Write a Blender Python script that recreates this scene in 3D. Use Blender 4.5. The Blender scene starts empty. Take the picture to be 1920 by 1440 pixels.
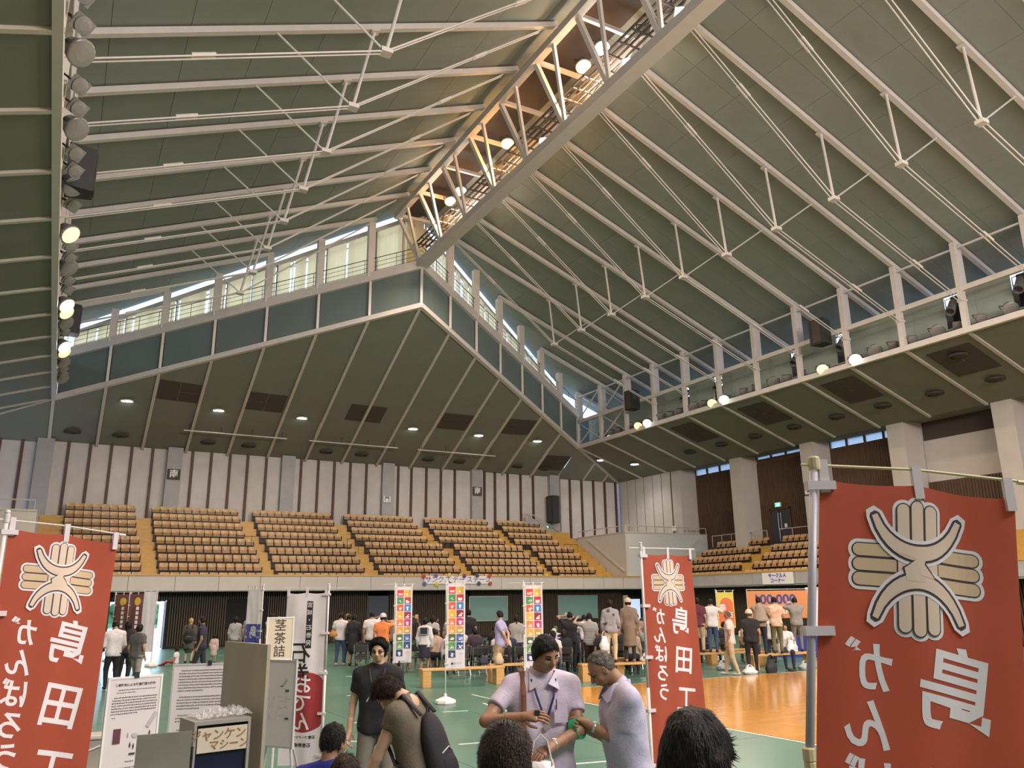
import bpy, bmesh, math, random
import numpy as np
from mathutils import Vector, Matrix
random.seed(7); RNG = np.random.default_rng(7)
SC = bpy.context.scene
COL = SC.collection
R = math.radians
# ---------------- camera, world, lights, exposure ----------------
H = 2.12
F, YAW, PITCH, ROLL = 1503.15, 0.50944, 0.26339, -0.012449
cam_d = bpy.data.cameras.new('camera'); cam = bpy.data.objects.new('camera', cam_d); COL.objects.link(cam)
cam_d.sensor_width = 36; cam_d.lens = F * 36 / 1920; cam_d.clip_end = 400; cam_d.clip_start = 0.05
_fw = Vector((math.sin(YAW) * math.cos(PITCH), math.cos(YAW) * math.cos(PITCH), math.sin(PITCH)))
_rt = Vector((math.cos(YAW), -math.sin(YAW), 0)); _up = _rt.cross(_fw)
_r2 = _rt * math.cos(ROLL) + _up * math.sin(ROLL); _u2 = -_rt * math.sin(ROLL) + _up * math.cos(ROLL)
m = Matrix.Identity(4)
for i in range(3):
    m[i][0] = _r2[i]; m[i][1] = _u2[i]; m[i][2] = -_fw[i]
m.translation = (0, 0, H); cam.matrix_world = m
SC.camera = cam
SC.view_settings.view_transform = 'Standard'; SC.view_settings.look = 'None'
SC.view_settings.gamma = 1; SC.view_settings.use_curve_mapping = False
SC.view_settings.exposure = 0.0
W = bpy.data.worlds.new('sky'); SC.world = W; W.use_nodes = True
wn = W.node_tree.nodes; bg = wn['Background']; bg.inputs[0].default_value = (0.50, 0.70, 1.0, 1); bg.inputs[1].default_value = 3.0

def lamp(name, typ, loc, energy, col, size=0.5, aim=None, spot=160, blend=1.0):
    d = bpy.data.lights.new(name, typ); d.energy = energy; d.color = col
    if typ == 'AREA': d.shape = 'DISK'; d.size = size
    else: d.shadow_soft_size = size
    if typ == 'SPOT': d.spot_size = R(spot); d.spot_blend = blend
    o = bpy.data.objects.new(name, d); COL.objects.link(o); o.location = loc
    if aim is not None:
        o.rotation_euler = (Vector(aim) - Vector(loc)).to_track_quat('-Z', 'Y').to_euler()
    return o
WHT = (1.0, 0.93, 0.87); ORG = (1.0, 0.66, 0.36); WRM = (1.0, 0.86, 0.76)
# high-bay lamps: along the ridge truss and both eaves; the photograph shows the far ones burning
XL, XR, XP = -1.18, 32.81, 15.82
YA, YP, SY = 48.76, 38.43, 2.989
SX = (XR - XL) / 14
LP = 3000
for (x, y, z, c) in [(15.82, 21.0, 22.1, 0), (15.82, 22.25, 22.1, 1), (15.82, 28.45, 22.1, 1), (15.82, 33.44, 22.1, 0), (15.82, 34.67, 22.1, 1),
                     (15.82, 16.7, 20.9, 0), (15.82, 10.0, 22.1, 0), (15.82, 6.0, 22.1, 1), (15.82, -2.0, 22.1, 0),
                     (32.5, 24.39, 13.0, 0), (32.5, 26.34, 13.0, 1), (32.5, 33.37, 13.0, 0), (32.5, 34.35, 13.0, 1), (32.5, 40.46, 13.0, 0), (32.5, 41.41, 13.0, 1), (32.5, 14, 13.0, 0), (32.5, 6, 13.0, 1),
                     (-0.9, 26.25, 13.0, 1), (-0.9, 33.2, 13.0, 0), (-0.9, 34.2, 13.0, 1), (-0.9, 38.9, 13.0, 0), (-0.9, 39.8, 13.0, 1), (-0.9, 14, 13.0, 0), (-0.9, 6, 13.0, 1)]:
    far = z < 15
    lamp('high_bay_light', 'SPOT', (x, y, z - .25), LP * (0.36 if far else 1.15), ORG if c else WHT, .25, (15.8 + (x - 15.8) * .55, y * .9 + 1, 0), 150)
for y in (22.25, 28.45, 34.67): lamp('sodium_lamp', 'POINT', (15.6, y, 21.75), 170, (1.0, 0.50, 0.14), .15)
for y in (21.0, 33.44): lamp('mercury_lamp', 'POINT', (15.9, y, 21.75), 130, (0.85, 0.93, 1.0), .15)
# added warm area fills, behind the camera and overhead
def area(name, loc, aim, sx, sy, e, col):
    o = lamp(name, 'AREA', loc, e, col, 1, aim); o.data.shape = 'RECTANGLE'; o.data.size = sx; o.data.size_y = sy; return o
area('north_fill', (15.8, -9.0, 14.5), (17, 30, 3), 26, 3.5, 6500, (1.0, 0.87, 0.79))
area('overhead_fill', (15.8, 3.0, 12.9), (15.8, 16, 0), 24, 3.0, 2600, WRM)  # added overhead fill, no bank of lamps hangs here
area('overhead_fill', (15.8, 24.0, 19.0), (15.8, 24, 0), 3, 26, 2400, WRM)

# ---------------- materials ----------------
MATS = {}
def mat(name, col, rough=0.6, metal=0.0, noise=0.0, nscale=8.0, bump=0.0, bscale=40.0, emit=None, es=1.0, stretch=None, col2=None, trans=0.0, alpha=1.0, spec=None, island=0.0):
    if name in MATS: return MATS[name]
    M = bpy.data.materials.new(name); M.use_nodes = True; nt = M.node_tree; N = nt.nodes; L = nt.links
    b = N['Principled BSDF']; b.inputs['Base Color'].default_value = (*col, 1); b.inputs['Roughness'].default_value = rough; b.inputs['Metallic'].default_value = metal
    if spec is not None: b.inputs['Specular IOR Level'].default_value = spec
    if emit: b.inputs['Emission Color'].default_value = (*emit, 1); b.inputs['Emission Strength'].default_value = es
    if trans: b.inputs['Transmission Weight'].default_value = trans
    if alpha < 1: b.inputs['Alpha'].default_value = alpha
    if noise or bump or col2 or island:
        tc = N.new('ShaderNodeTexCoord'); src = tc.outputs['Object']
        if stretch:
            mp = N.new('ShaderNodeMapping'); mp.inputs['Scale'].default_value = stretch; L.new(src, mp.inputs[0]); src = mp.outputs[0]
    if noise or col2:
        n = N.new('ShaderNodeTexNoise'); n.inputs['Scale'].default_value = nscale; n.inputs['Detail'].default_value = 5; L.new(src, n.inputs['Vector'])
        r = N.new('ShaderNodeValToRGB'); L.new(n.outputs[0], r.inputs[0]); r.color_ramp.elements[0].position = .3; r.color_ramp.elements[1].position = .7
        c2 = col2 if col2 else tuple(min(1, c * (1 + noise)) for c in col)
        r.color_ramp.elements[0].color = (*[c * (1 - noise) for c in col], 1); r.color_ramp.elements[1].color = (*c2, 1)
        out = r.outputs[0]
        if island:
            oi = N.new('ShaderNodeObjectInfo'); hs = N.new('ShaderNodeHueSaturation'); mr = N.new('ShaderNodeMapRange')
            mr.inputs['To Min'].default_value = 1 - island; mr.inputs['To Max'].default_value = 1 + island
            L.new(oi.outputs['Random'], mr.inputs[0]); L.new(mr.outputs[0], hs.inputs['Value']); L.new(out, hs.inputs['Color']); out = hs.outputs[0]
        L.new(out, b.inputs['Base Color'])
    if bump:
        n2 = N.new('ShaderNodeTexNoise'); n2.inputs['Scale'].default_value = bscale; n2.inputs['Detail'].default_value = 4; L.new(src, n2.inputs['Vector'])
        bp = N.new('ShaderNodeBump'); bp.inputs['Strength'].default_value = bump; bp.inputs['Distance'].default_value = .02; L.new(n2.outputs[0], bp.inputs['Height']); L.new(bp.outputs[0], b.inputs['Normal'])
    MATS[name] = M
    return M
M_roof = mat('roof_panel_grey_green', (0.238, 0.258, 0.222), .85, noise=.04, nscale=1.2, island=.03)
M_low = mat('soffit_olive', (0.175, 0.178, 0.135), .85, noise=.05, nscale=.8)
M_band = mat('band_blue_green', (0.13, 0.165, 0.15), .85, noise=.05, nscale=1)
M_eave = mat('eave_panel_green', (0.30, 0.34, 0.29), .8, noise=.05, nscale=1)
M_steel = mat('cream_steel', (0.62, 0.56, 0.50), .5, noise=.04, nscale=3)
M_rib = mat('cream_rib', (0.50, 0.45, 0.37), .6, noise=.04, nscale=3)
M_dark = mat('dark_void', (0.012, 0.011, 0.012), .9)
M_black = mat('black_metal', (0.02, 0.02, 0.022), .5)
M_conc = mat('concrete_grey', (0.36, 0.34, 0.33), .8, noise=.06, nscale=2)
M_conc2 = mat('painted_concrete', (0.52, 0.47, 0.42), .8, noise=.04, nscale=1.5)
M_wallp = mat('acoustic_panel_white', (0.54, 0.49, 0.45), .85, noise=.05, nscale=2, island=.04)
M_batten = mat('brown_batten', (0.085, 0.038, 0.022), .6, noise=.15, nscale=6)
M_slat = mat('dark_slat_wood', (0.075, 0.052, 0.030), .7, noise=.2, nscale=5, stretch=(6, 6, .5))
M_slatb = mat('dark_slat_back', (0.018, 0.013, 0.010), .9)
M_bwood = mat('brown_wood_wall', (0.10, 0.055, 0.032), .6, noise=.3, nscale=2.5, stretch=(8, 8, .4))
M_step = mat('oak_step', (0.50, 0.29, 0.06), .45, noise=.12, nscale=3, stretch=(1, 6, 6))
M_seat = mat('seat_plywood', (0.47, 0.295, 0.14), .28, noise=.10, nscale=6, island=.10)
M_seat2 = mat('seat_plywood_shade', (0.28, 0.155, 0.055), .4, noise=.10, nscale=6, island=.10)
M_white = mat('white_plastic', (0.78, 0.74, 0.70), .45)
M_glass = mat('lamp_glass', (0.21, 0.20, 0.18), .25, noise=.05)
M_ew = mat('lit_lamp_white', (1, 1, 1), .5, emit=(0.85, 0.95, 1.0), es=25)
M_eo = mat('lit_lamp_orange', (1, .7, .4), .5, emit=(1.0, 0.60, 0.22), es=2.2)
M_vent = mat('vent_brown', (0.05, 0.043, 0.033), .8)
M_pnl = mat('speaker_panel_brown', (0.065, 0.048, 0.038), .85)
M_spk = mat('speaker_black', (0.03, 0.028, 0.028), .7)
M_gb = mat('green_board', (0.20, 0.33, 0.30), .35, noise=.05, nscale=1)
M_alu = mat('aluminium', (0.6, 0.6, 0.58), .35, .8)
M_navy = mat('navy_door', (0.035, 0.042, 0.06), .5)
M_blind = None

# ---------------- mesh helpers ----------------
def frame(p, q, up=(0, 0, 1)):
    p = Vector(p); q = Vector(q); d = q - p; L = d.length; z = d.normalized(); u = Vector(up)
    if abs(z.dot(u)) > .98: u = Vector((0, 1, 0)) if abs(z.y) < .9 else Vector((1, 0, 0))
    x = u.cross(z).normalized(); y = z.cross(x)
    return p, x, y, z, L
class MB:
    def __init__(s): s.v = []; s.f = []
    def add(s, vs, fs):
        n = len(s.v); s.v += [tuple(v) for v in vs]; s.f += [tuple(i + n for i in f) for f in fs]; return s
    def box(s, c, d, rz=0, M=None):
        x, y, z = d[0] / 2, d[1] / 2, d[2] / 2; vs = []
        for a, b, e in ((-1, -1, -1), (1, -1, -1), (1, 1, -1), (-1, 1, -1), (-1, -1, 1), (1, -1, 1), (1, 1, 1), (-1, 1, 1)):
            v = Vector((a * x, b * y, e * z))
            if M is not None: v = M @ v
            elif rz: v = Matrix.Rotation(rz, 3, 'Z') @ v
            vs.append(v + Vector(c))
        return s.add(vs, [(0, 3, 2, 1), (4, 5, 6, 7), (0, 1, 5, 4), (1, 2, 6, 5), (2, 3, 7, 6), (3, 0, 4, 7)])
    def bb(s, x0, x1, y0, y1, z0, z1): return s.box(((x0 + x1) / 2, (y0 + y1) / 2, (z0 + z1) / 2), (abs(x1 - x0), abs(y1 - y0), abs(z1 - z0)))
    def beam(s, p, q, w, h, up=(0, 0, 1), dy=0):
        p, x, y, z, L = frame(p, q, up); vs = []
        for t in (0, L):
            for a, b in ((-1, -1), (1, -1), (1, 1), (-1, 1)): vs.append(p + z * t + x * (a * w / 2) + y * (b * h / 2 + dy))
        return s.add(vs, [(0, 3, 2, 1), (4, 5, 6, 7), (0, 1, 5, 4), (1, 2, 6, 5), (2, 3, 7, 6), (3, 0, 4, 7)])
    def tube(s, pts, r, n=8, sc=(1, 1)):
        pts = [Vector(p) for p in pts]; k = len(pts); rs = r if isinstance(r, (list, tuple)) else [r] * k
        vs = []; fs = []; x = None
        for i in range(k):
            d = (pts[min(i + 1, k - 1)] - pts[max(i - 1, 0)])
            if d.length < 1e-9: d = Vector((0, 0, 1))
            d.normalize()
            if x is None:
                u = Vector((0, 0, 1)) if abs(d.z) < .95 else Vector((1, 0, 0)); x = u.cross(d).normalized()
            else:
                x = (x - d * x.dot(d)); x = x.normalized() if x.length > 1e-6 else Vector((1, 0, 0))
            y = d.cross(x)
            for j in range(n):
                a = 2 * math.pi * j / n; vs.append(pts[i] + (x * math.cos(a) * sc[0] + y * math.sin(a) * sc[1]) * rs[i])
        for i in range(k - 1):
            for j in range(n): fs.append((i * n + j, i * n + (j + 1) % n, (i + 1) * n + (j + 1) % n, (i + 1) * n + j))
        fs.append(tuple(range(n - 1, -1, -1))); fs.append(tuple((k - 1) * n + j for j in range(n)))
        return s.add(vs, fs)
    def lathe(s, prof, c=(0, 0, 0), n=16, M=None):
        vs = []; fs = []
        for r, z in prof:
            for j in range(n):
                a = 2 * math.pi * j / n; v = Vector((r * math.cos(a), r * math.sin(a), z)); v = M @ v if M is not None else v; vs.append(v + Vector(c))
        k = len(prof)
        for i in range(k - 1):
            for j in range(n): fs.append((i * n + j, i * n + (j + 1) % n, (i + 1) * n + (j + 1) % n, (i + 1) * n + j))
        fs.append(tuple(range(n - 1, -1, -1))); fs.append(tuple((k - 1) * n + j for j in range(n)))
        return s.add(vs, fs)
    def ell(s, c, r, n=10, m=7, M=None):
        prof = []; vs = []; fs = []
        if not isinstance(r, (tuple, list)): r = (r, r, r)
        for i in range(m + 1):
            t = math.pi * i / m
            for j in range(n):
                a = 2 * math.pi * j / n; v = Vector((r[0] * math.sin(t) * math.cos(a), r[1] * math.sin(t) * math.sin(a), -r[2] * math.cos(t)))
                v = M @ v if M is not None else v; vs.append(v + Vector(c))
        for i in range(m):
            for j in range(n): fs.append((i * n + j, i * n + (j + 1) % n, (i + 1) * n + (j + 1) % n, (i + 1) * n + j))
        return s.add(vs, fs)
    def slab(s, quad, t, dn=None):
        """quad (list of 3-D points) thickened by t along its normal"""
        q = [Vector(p) for p in quad]; n = (q[1] - q[0]).cross(q[2] - q[0]).normalized() if dn is None else Vector(dn)
        k = len(q); vs = q + [p + n * t for p in q]
        fs = [tuple(range(k - 1, -1, -1)), tuple(range(k, 2 * k))] + [(i, (i + 1) % k, k + (i + 1) % k, k + i) for i in range(k)]
        return s.add(vs, fs)
    def mesh(s, name):
        me = bpy.data.meshes.new(name); me.from_pydata(s.v, [], s.f); me.validate(); return me
    def obj(s, name, m, parent=None, smooth=False, bevel=0, loc=None, rz=None, **tags):
        me = s.mesh(name); me.materials.append(m)
        if smooth: me.polygons.foreach_set('use_smooth', [True] * len(me.polygons))
        return put(name, me, parent, bevel, loc, rz, **tags)
def put(name, me, parent=None, bevel=0, loc=None, rz=None, **tags):
    o = bpy.data.objects.new(name, me); COL.objects.link(o)
    if parent is not None: o.parent = parent
    if loc is not None: o.location = loc
    if rz is not None: o.rotation_euler = (0, 0, rz)
    if bevel:
        b = o.modifiers.new('bevel', 'BEVEL'); b.width = bevel; b.segments = 2; b.limit_method = 'ANGLE'
    for k, v in tags.items(): o[k] = v
    return o
def thing(name, label, cat, loc=(0, 0, 0), rz=0, group=None):
    o = bpy.data.objects.new(name, None); COL.objects.link(o); o.location = loc; o.rotation_euler = (0, 0, rz); o.empty_display_size = .2
    o['label'] = label; o['category'] = cat
    if group: o['group'] = group
    return o
def sthing(name, loc=(0, 0, 0), label=None):
    o = bpy.data.objects.new(name, None); COL.objects.link(o); o.location = loc; o['kind'] = 'structure'
    if label: o['label'] = label
    return o
def dup(root, loc, rz=None, label=None, group=None):
    r = root.copy(); COL.objects.link(r); r.location = loc
    if rz is not None: r.rotation_euler = (0, 0, rz)
    if label: r['label'] = label
    if group: r['group'] = group
    for ch in list(root.children):
        c = ch.copy(); COL.objects.link(c); c.parent = r
        for g in list(ch.children):
            d = g.copy(); COL.objects.link(d); d.parent = c
    return r
def clip_poly(poly, f):
    """clip a list of 2-D/3-D points to f(p)>=0 (f linear)"""
    out = []
    for i in range(len(poly)):
        a, b = poly[i], poly[(i + 1) % len(poly)]; fa, fb = f(a), f(b)
        if fa >= 0: out.append(a)
        if (fa >= 0) != (fb >= 0):
            t = fa / (fa - fb); out.append(tuple(a[k] + (b[k] - a[k]) * t for k in range(len(a))))
    return out
ORD = [(w_ if n_ % 10 or n_ < 20 else w_) for n_, w_ in enumerate('first second third fourth fifth sixth seventh eighth ninth tenth eleventh twelfth thirteenth fourteenth fifteenth sixteenth seventeenth eighteenth nineteenth twentieth'.split())]
ORD += ['twenty-' + ORD[i] for i in range(9)] + ['thirtieth'] + ['thirty-' + ORD[i] for i in range(9)]
# ---------------- shell of the hall ----------------
ZB, ZT, ZPb, ZP, ZR = 13.0, 17.14, 17.76, 20.19, 23.95
SL = (ZR - ZT) / (XR - XP)
def roofz(x): return ZR - SL * abs(x - XP)
def ringY(x): return YP + (YA - YP) * min(1.0, abs(x - XP) / (XR - XP))
def ringZ(x): return ZPb + (ZB - ZPb) * min(1.0, abs(x - XP) / (XR - XP))
YW, ZW, XWW, XWE, YN = 51.8, 11.05, 38.6, -7.0, -12.0
# floor
flo = MB().bb(XWE, 36, YN, 46, -.3, 0).obj('floor', mat('floor_base', (0.05, 0.16, 0.11), .6), kind='structure')
# green protective sheets laid edge to edge and the uncovered maple court
M_green = mat('green_floor_sheet', (0.075, 0.185, 0.135), .30, noise=.10, nscale=.7, bump=.06, bscale=1.5, island=.07)
CX, CY0, CY1 = 10.15, -6.0, 17.6
# the uncovered court: maple boards
Mm = mat('maple_court', (0.60, 0.28, 0.055), .14, noise=.08, nscale=2.2, stretch=(.6, 5, 1), island=.07)
court = sthing('trim_1', (0, 0, 0), 'varnished maple sports floor left uncovered')
court.name = 'trim_1'
bd = MB().bb(0, 2.98, 0, .238, 0, .012).mesh('court_board'); bd.materials.append(Mm)
bcount = 0
for j in range(42):
    for i in range(5):
        x0 = CX + i * 3.0 - (j % 3) * 1.0; y0 = 17.6 - (j + 1) * .24
        a, b = max(x0, CX), min(x0 + 2.98, CX + 14)
        if b - a < .2: continue
        o = put('floor_board', bd, court, loc=(a, y0, 0)); o.scale = ((b - a) / 2.98, 1, 1); bcount += 1
MB().bb(CX, CX + 14.2, CY0, 17.6 - 42 * .24 - .002, 0, .0118).obj('floor_board_field', Mm, court, kind='stuff')
sheets = sthing('trim_2', (0, 0, 0), 'green floor protection sheets')
def sheet(x0, x1, y0, y1): MB().bb(x0 + .006, x1 - .006, y0 + .006, y1 - .006, 0, .006).obj('floor_sheet', M_green, sheets)
ys = [-6, -2, 2, 6, 10, 14, 17.6]
for a in range(len(ys) - 1):
    xs = [XWE, -4.5, -2.1, .3, 2.7, 5.1, 7.5, CX]
    for b in range(len(xs) - 1): sheet(xs[b], xs[b + 1], ys[a], ys[a + 1])
for a in range(13):
    y0 = 17.6 + a * 2.08; xs = list(np.linspace(XWE, 35.3, 5 if a % 2 else 6))
    for b in range(len(xs) - 1): sheet(xs[b], xs[b + 1], y0, min(y0 + 2.08, 44.6))
for a in range(6): sheet(CX + 14.2, 35.3, -6 + a * 3.93, -6 + (a + 1) * 3.93)
# white tape lines and scraps
M_tape = mat('white_tape', (0.62, 0.66, 0.58), .5)
def tape(p, q, w=.05): MB().beam((p[0], p[1], .0085), (q[0], q[1], .0085), w, .004).obj('floor_tape', M_tape, sheets)
for (p, q) in [((8.82, 17.89), (8.77, 16.1)), ((8.3, 16.3), (7.8, 12.8)), ((7.0, 15.5), (7.5, 15.4)), ((5.68, 11.97), (6.3, 11.9)), ((4.2, 13.2), (4.6, 13.1)),
               ((6.3, 19.4), (6.6, 19.35)), ((4.7, 11.4), (3.2, 11.6)), ((10.1, 6.5), (10.1, 17.55)), ((10.1, 17.62), (24.3, 17.62)), ((8.0, 8.2), (6.0, 8.6)), ((6.3, 8.0), (9.8, 7.4)), ((9.0, 6.8), (12.5, 6.0)),
               ((7.2, 9.6), (5.1, 10.0)), ((6.9, 13.0), (6.4, 10.6)), ((3.2, 14.2), (3.7, 14.1)), ((5.9, 14.9), (5.0, 15.1))]: tape(p, q)
rt = random.Random(3)
for i in range(70):
    x = rt.uniform(1.5, 16); y = rt.uniform(18.5, 41)
    tape((x, y), (x + rt.uniform(.1, .35) * rt.choice((-1, 1)), y + rt.uniform(-.1, .1)), .045)

# ---- lower dark slatted walls under the stands
YF, XF = 43.5, 34.4       # faces of the balcony fascias
ws = MB().bb(XWE, 2.5, 45.6, 45.8, 0, 3).bb(5.05, 36.2, 45.6, 45.8, 0, 3).bb(2.5, 5.05, 45.6, 45.8, 2.27, 3).obj('wall_south_lower', M_slatb, kind='structure')
YLW = 44.55
sl = MB()
x = XWE
holes = [(2.45, 5.1), (7.95, 9.95), (15.5, 16.7), (21.75, 24.4), (28.0, 31.05), (33.0, 35.2)]
while x < 35.4:
    if not any(a < x < b for a, b in holes): sl.bb(x, x + .055, YLW, YLW + .05, .12, 2.8)
    x += .115
for a, b in ((7.95, 9.95), (21.75, 24.4), (28.0, 31.05)):
    x = a
    while x < b:
        sl.bb(x, x + .055, YLW, YLW + .05, .12, .86); sl.bb(x, x + .055, YLW, YLW + .05, 2.36, 2.8); x += .115
for x in np.arange(2.45, 5.1, .115): sl.bb(x, x + .055, YLW, YLW + .05, 2.33, 2.8)
sl.obj('slat_screen', M_slat, ws, kind='stuff')
MB().bb(XWE, 2.5, YLW + .08, YLW + .5, 0, 2.9).bb(5.05, 7.95, YLW + .08, YLW + .5, 0, 2.9).bb(9.95, 15.5, YLW + .08, YLW + .5, 0, 2.9).bb(16.7, 33.1, YLW + .08, YLW + .5, 0, 2.9).bb(7.95, 9.95, YLW + .08, YLW + .5, 0, .86).bb(2.5, 5.05, YLW + .08, YLW + .2, 2.33, 2.8).obj('slat_backing', M_slatb, ws)
MB().bb(XWE, 2.5, YLW - .02, YLW + .05, 0, .12).bb(5.05, 33.2, YLW - .02, YLW + .05, 0, .12).obj('baseboard_south', M_slatb, kind='structure')
# west lower wall
ww = MB().bb(XF + 1.9, XF + 2.1, -6, 46, 0, 3).obj('wall_west_lower', M_slatb, kind='structure')
sl = MB(); y = 4.0
while y < 44.4: sl.bb(XF + 1.1, XF + 1.15, y, y + .055, .05, 2.8); y += .115
sl.obj('slat_screen', M_slat, ww, kind='stuff'); MB().bb(XF + 1.18, XF + 1.3, -6, 44.6, 0, 2.9).obj('slat_backing', M_slatb, ww)
# soffit under the balconies
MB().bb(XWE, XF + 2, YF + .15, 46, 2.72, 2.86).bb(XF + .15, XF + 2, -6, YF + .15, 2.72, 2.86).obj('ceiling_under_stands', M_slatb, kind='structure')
# entrance with daylight
M_day = mat('daylight_vestibule', (0.75, 0.8, 0.85), .6)
vest = MB().bb(2.2, 5.4, 48.2, 48.3, 0, .9).bb(5.08, 5.2, 45.0, 48.2, 0, 2.3).bb(2.3, 2.42, 45.0, 48.2, 0, 2.3).bb(2.3, 5.2, 44.9, 48.2, -.05, .002).obj('wall_vestibule', M_day, kind='structure')
lamp('vestibule_daylight', 'AREA', (3.8, 47.9, 1.7), 500, (0.55, 0.75, 1.0), 2.2, (3.8, 43, 0))
dr = thing('door_leaf', 'pale blue metal entrance door standing open at the far left', 'door', (5.0, 44.6, 0), R(-100)); dr['kind'] = 'structure'; del dr['category']; dr.name = 'door_1'
MB().box((-.62, 0, 1.12), (1.24, .05, 2.24)).obj('door_leaf', mat('pale_door', (0.45, 0.55, 0.75), .4), dr)
MB().tube([(-1.1, -.06, .35), (-1.1, -.06, 1.9)], .012, 6).obj('push_bar', M_black, dr)
hedge = MB()
for i in range(60): hedge.ell((rt.uniform(1.5, 6), 54.2 + rt.uniform(0, 1), rt.uniform(1.1, 2.2)), rt.uniform(.25, .5), 7, 5)
hedge.obj('hedge', mat('hedge_leaf', (0.10, 0.28, 0.12), .8, noise=.4, nscale=6), label='green hedge outside the open entrance', category='hedge', kind='stuff')
# dark stage-side recess, boards, doors
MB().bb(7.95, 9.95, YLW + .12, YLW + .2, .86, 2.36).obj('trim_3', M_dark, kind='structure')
for k, (a, b, lab) in enumerate(((21.75, 24.4, 'green chalkboard panel behind the man in the blue shirt'), (28.0, 31.05, 'green chalkboard panel behind the seated crowd'))):
    t = thing('chalkboard', lab, 'board', ((a + b) / 2, YLW, .95)); w = b - a
    MB().box((0, .0, .70), (w - .12, .03, 1.34)).obj('board_surface', M_gb, t)
    fr = MB()
    for z in (0.0, 1.40): fr.box((0, -.01, z), (w, .06, .06))
    for s in (-1, 1): fr.box((s * (w / 2 - .03), -.01, .7), (.06, .06, 1.34))
    fr.obj('board_frame', M_alu, t)
MB().bb(15.5, 16.7, YLW, YLW + .06, 0, 2.45).obj('door_2', M_navy, kind='structure')
MB().bb(33.15, 33.5, YLW - .02, YLW + .1, 0, 2.35).obj('trim_4', mat('pale_cream', (0.6, 0.55, 0.4), .6), kind='structure')
lt = MB().bb(33.6, 34.5, YLW, YLW + .05, 0, 2.1).obj('door_3', mat('door_glass_day', (0.55, 0.65, 0.8), .3, emit=(0.55, 0.75, 1.0), es=.7), kind='structure')
def exit_sign(loc, rz, lab):
    t = thing('exit_sign', lab, 'sign', loc, rz)
    MB().box((0, 0, 0), (.46, .1, .28)).obj('housing', M_white, t)
    MB().box((0, -.055, 0), (.42, .012, .24)).obj('lit_face', mat('exit_green', (0.0, 0.4, 0.2), .5, emit=(0.05, 0.75, 0.42), es=1.6), t)
    fg = MB(); fg.box((.1, -.065, 0), (.1, .006, .18)); fg.ell((-.06, -.066, .07), (.025, .004, .025), 8, 5)
    fg.beam((-.06, -.066, .05), (-.03, -.066, -.02), .03, .006, (0, 1, 0)); fg.beam((-.03, -.066, -.02), (-.1, -.066, -.09), .022, .006, (0, 1, 0)); fg.beam((-.03, -.066, -.02), (.03, -.066, -.09), .022, .006, (0, 1, 0))
    fg.obj('running_figure', mat('exit_white', (0.9, 1, .95), .5, emit=(0.8, 1, .9), es=1.5), t)
exit_sign((3.95, 44.5, 2.52), 0, 'green lit exit sign over the open entrance at the left')
exit_sign((40.0, 36.85, 7.82), R(-90), 'green lit exit sign over the dark double door above the right stand')
exit_sign((31.6, 51.6, 7.3), R(20), 'green lit exit sign beside the upper stair railing in the far corner')

# ---- balcony fascias, panel by panel
fs_ = sthing('balcony_fascia'); fs_.name = 'wall_south_fascia'
xs = [-7.0, -4.2, -1.1, 1.05, 3.1, 5.2, 7.25, 9.3, 11.35, 13.35, 15.25, 17.2, 19.25, 21.3, 23.4, 25.4, 27.35, 29.3, 30.85, 32.4, 34.4]
for a, b in zip(xs[:-1], xs[1:]):
    MB().bb(a + .012, b - .012, YF, YF + .12, 2.76, 3.48).obj('fascia_panel', M_conc2, fs_)
MB().bb(XWE, XF, YF + .05, YF + .2, 2.72, 3.48).obj('fascia_core', M_conc, fs_)
MB().bb(XWE, XF - .05, YF - .03, YF + .22, 3.48, 3.56).obj('capping_rail', M_step, fs_)
fw_ = sthing('x'); fw_.name = 'wall_west_fascia'
ysf = [43.5, 40.3, 37.2, 34.1, 31.0, 27.9, 24.8, 21.7, 18.6, 15.5, 12, 8, 4, 0]
for a, b in zip(ysf[:-1], ysf[1:]): MB().bb(XF, XF + .12, b + .012, a - .012, 2.80, 3.44).obj('fascia_panel', M_conc, fw_)
MB().bb(XF + .05, XF + .2, 0, YF, 2.72, 3.44).obj('fascia_core', M_conc, fw_)
MB().bb(XF - .03, XF + .22, 0, YF - .05, 3.44, 3.52).obj('capping_rail', M_step, fw_)

# ---- stepped stands
st = sthing('x'); st.name = 'floor_stand_south'
for k in range(9):
    z = 2.88 + .5 * k; y = 43.62 + .85 * k
    MB().bb(XWE + 5.9, 32.83, y, 51.9, z - .5 if k else 2.74, z).obj('riser', M_step, st)
stw = sthing('x'); stw.name = 'floor_stand_west'
for k in range(5):
    z = 2.86 + .52 * k; xx = XF + .2 + .85 * k
    MB().bb(xx, 40.1, 4, 42.6, z - .52 if k else 2.74, z).obj('riser', M_step, stw)
MB().bb(XF + .2 + .85 * 5, 40.1, 4, 43.6, 4.4, 5.25).obj('walkway', M_conc, stw)
# aisle half steps
def aisle_s(x0a, x1a, x0b, x1b):
    for k in range(9):
        z = 2.88 + .5 * k; y = 43.62 + .85 * k; a, b = (x0a, x1a) if k < 4 else (x0b, x1b)
        if k < 8: MB().bb(a, b, y + .5, y + .86, z, z + .25).obj('half_step', M_step, st)
for t4 in ((3.8, 4.5, 3.65, 4.4), (9.75, 10.3, 9.35, 10.1), (15.45, 16.2, 15.1, 15.85), (21.55, 22.2, 20.8, 21.5), (27.4, 28.0, 26.45, 27.15), (31.5, 32.7, 30.8, 32.7)): aisle_s(*t4)
for (a, b) in ((37.0, 38.1), (29.5, 30.6)):
    for k in range(5):
        xx = XF + .2 + .85 * k; MB().bb(xx + .5, xx + .86, a - .35, b - .35, 2.86 + .52 * k, 3.12 + .52 * k).obj('half_step', M_step, stw)

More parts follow.
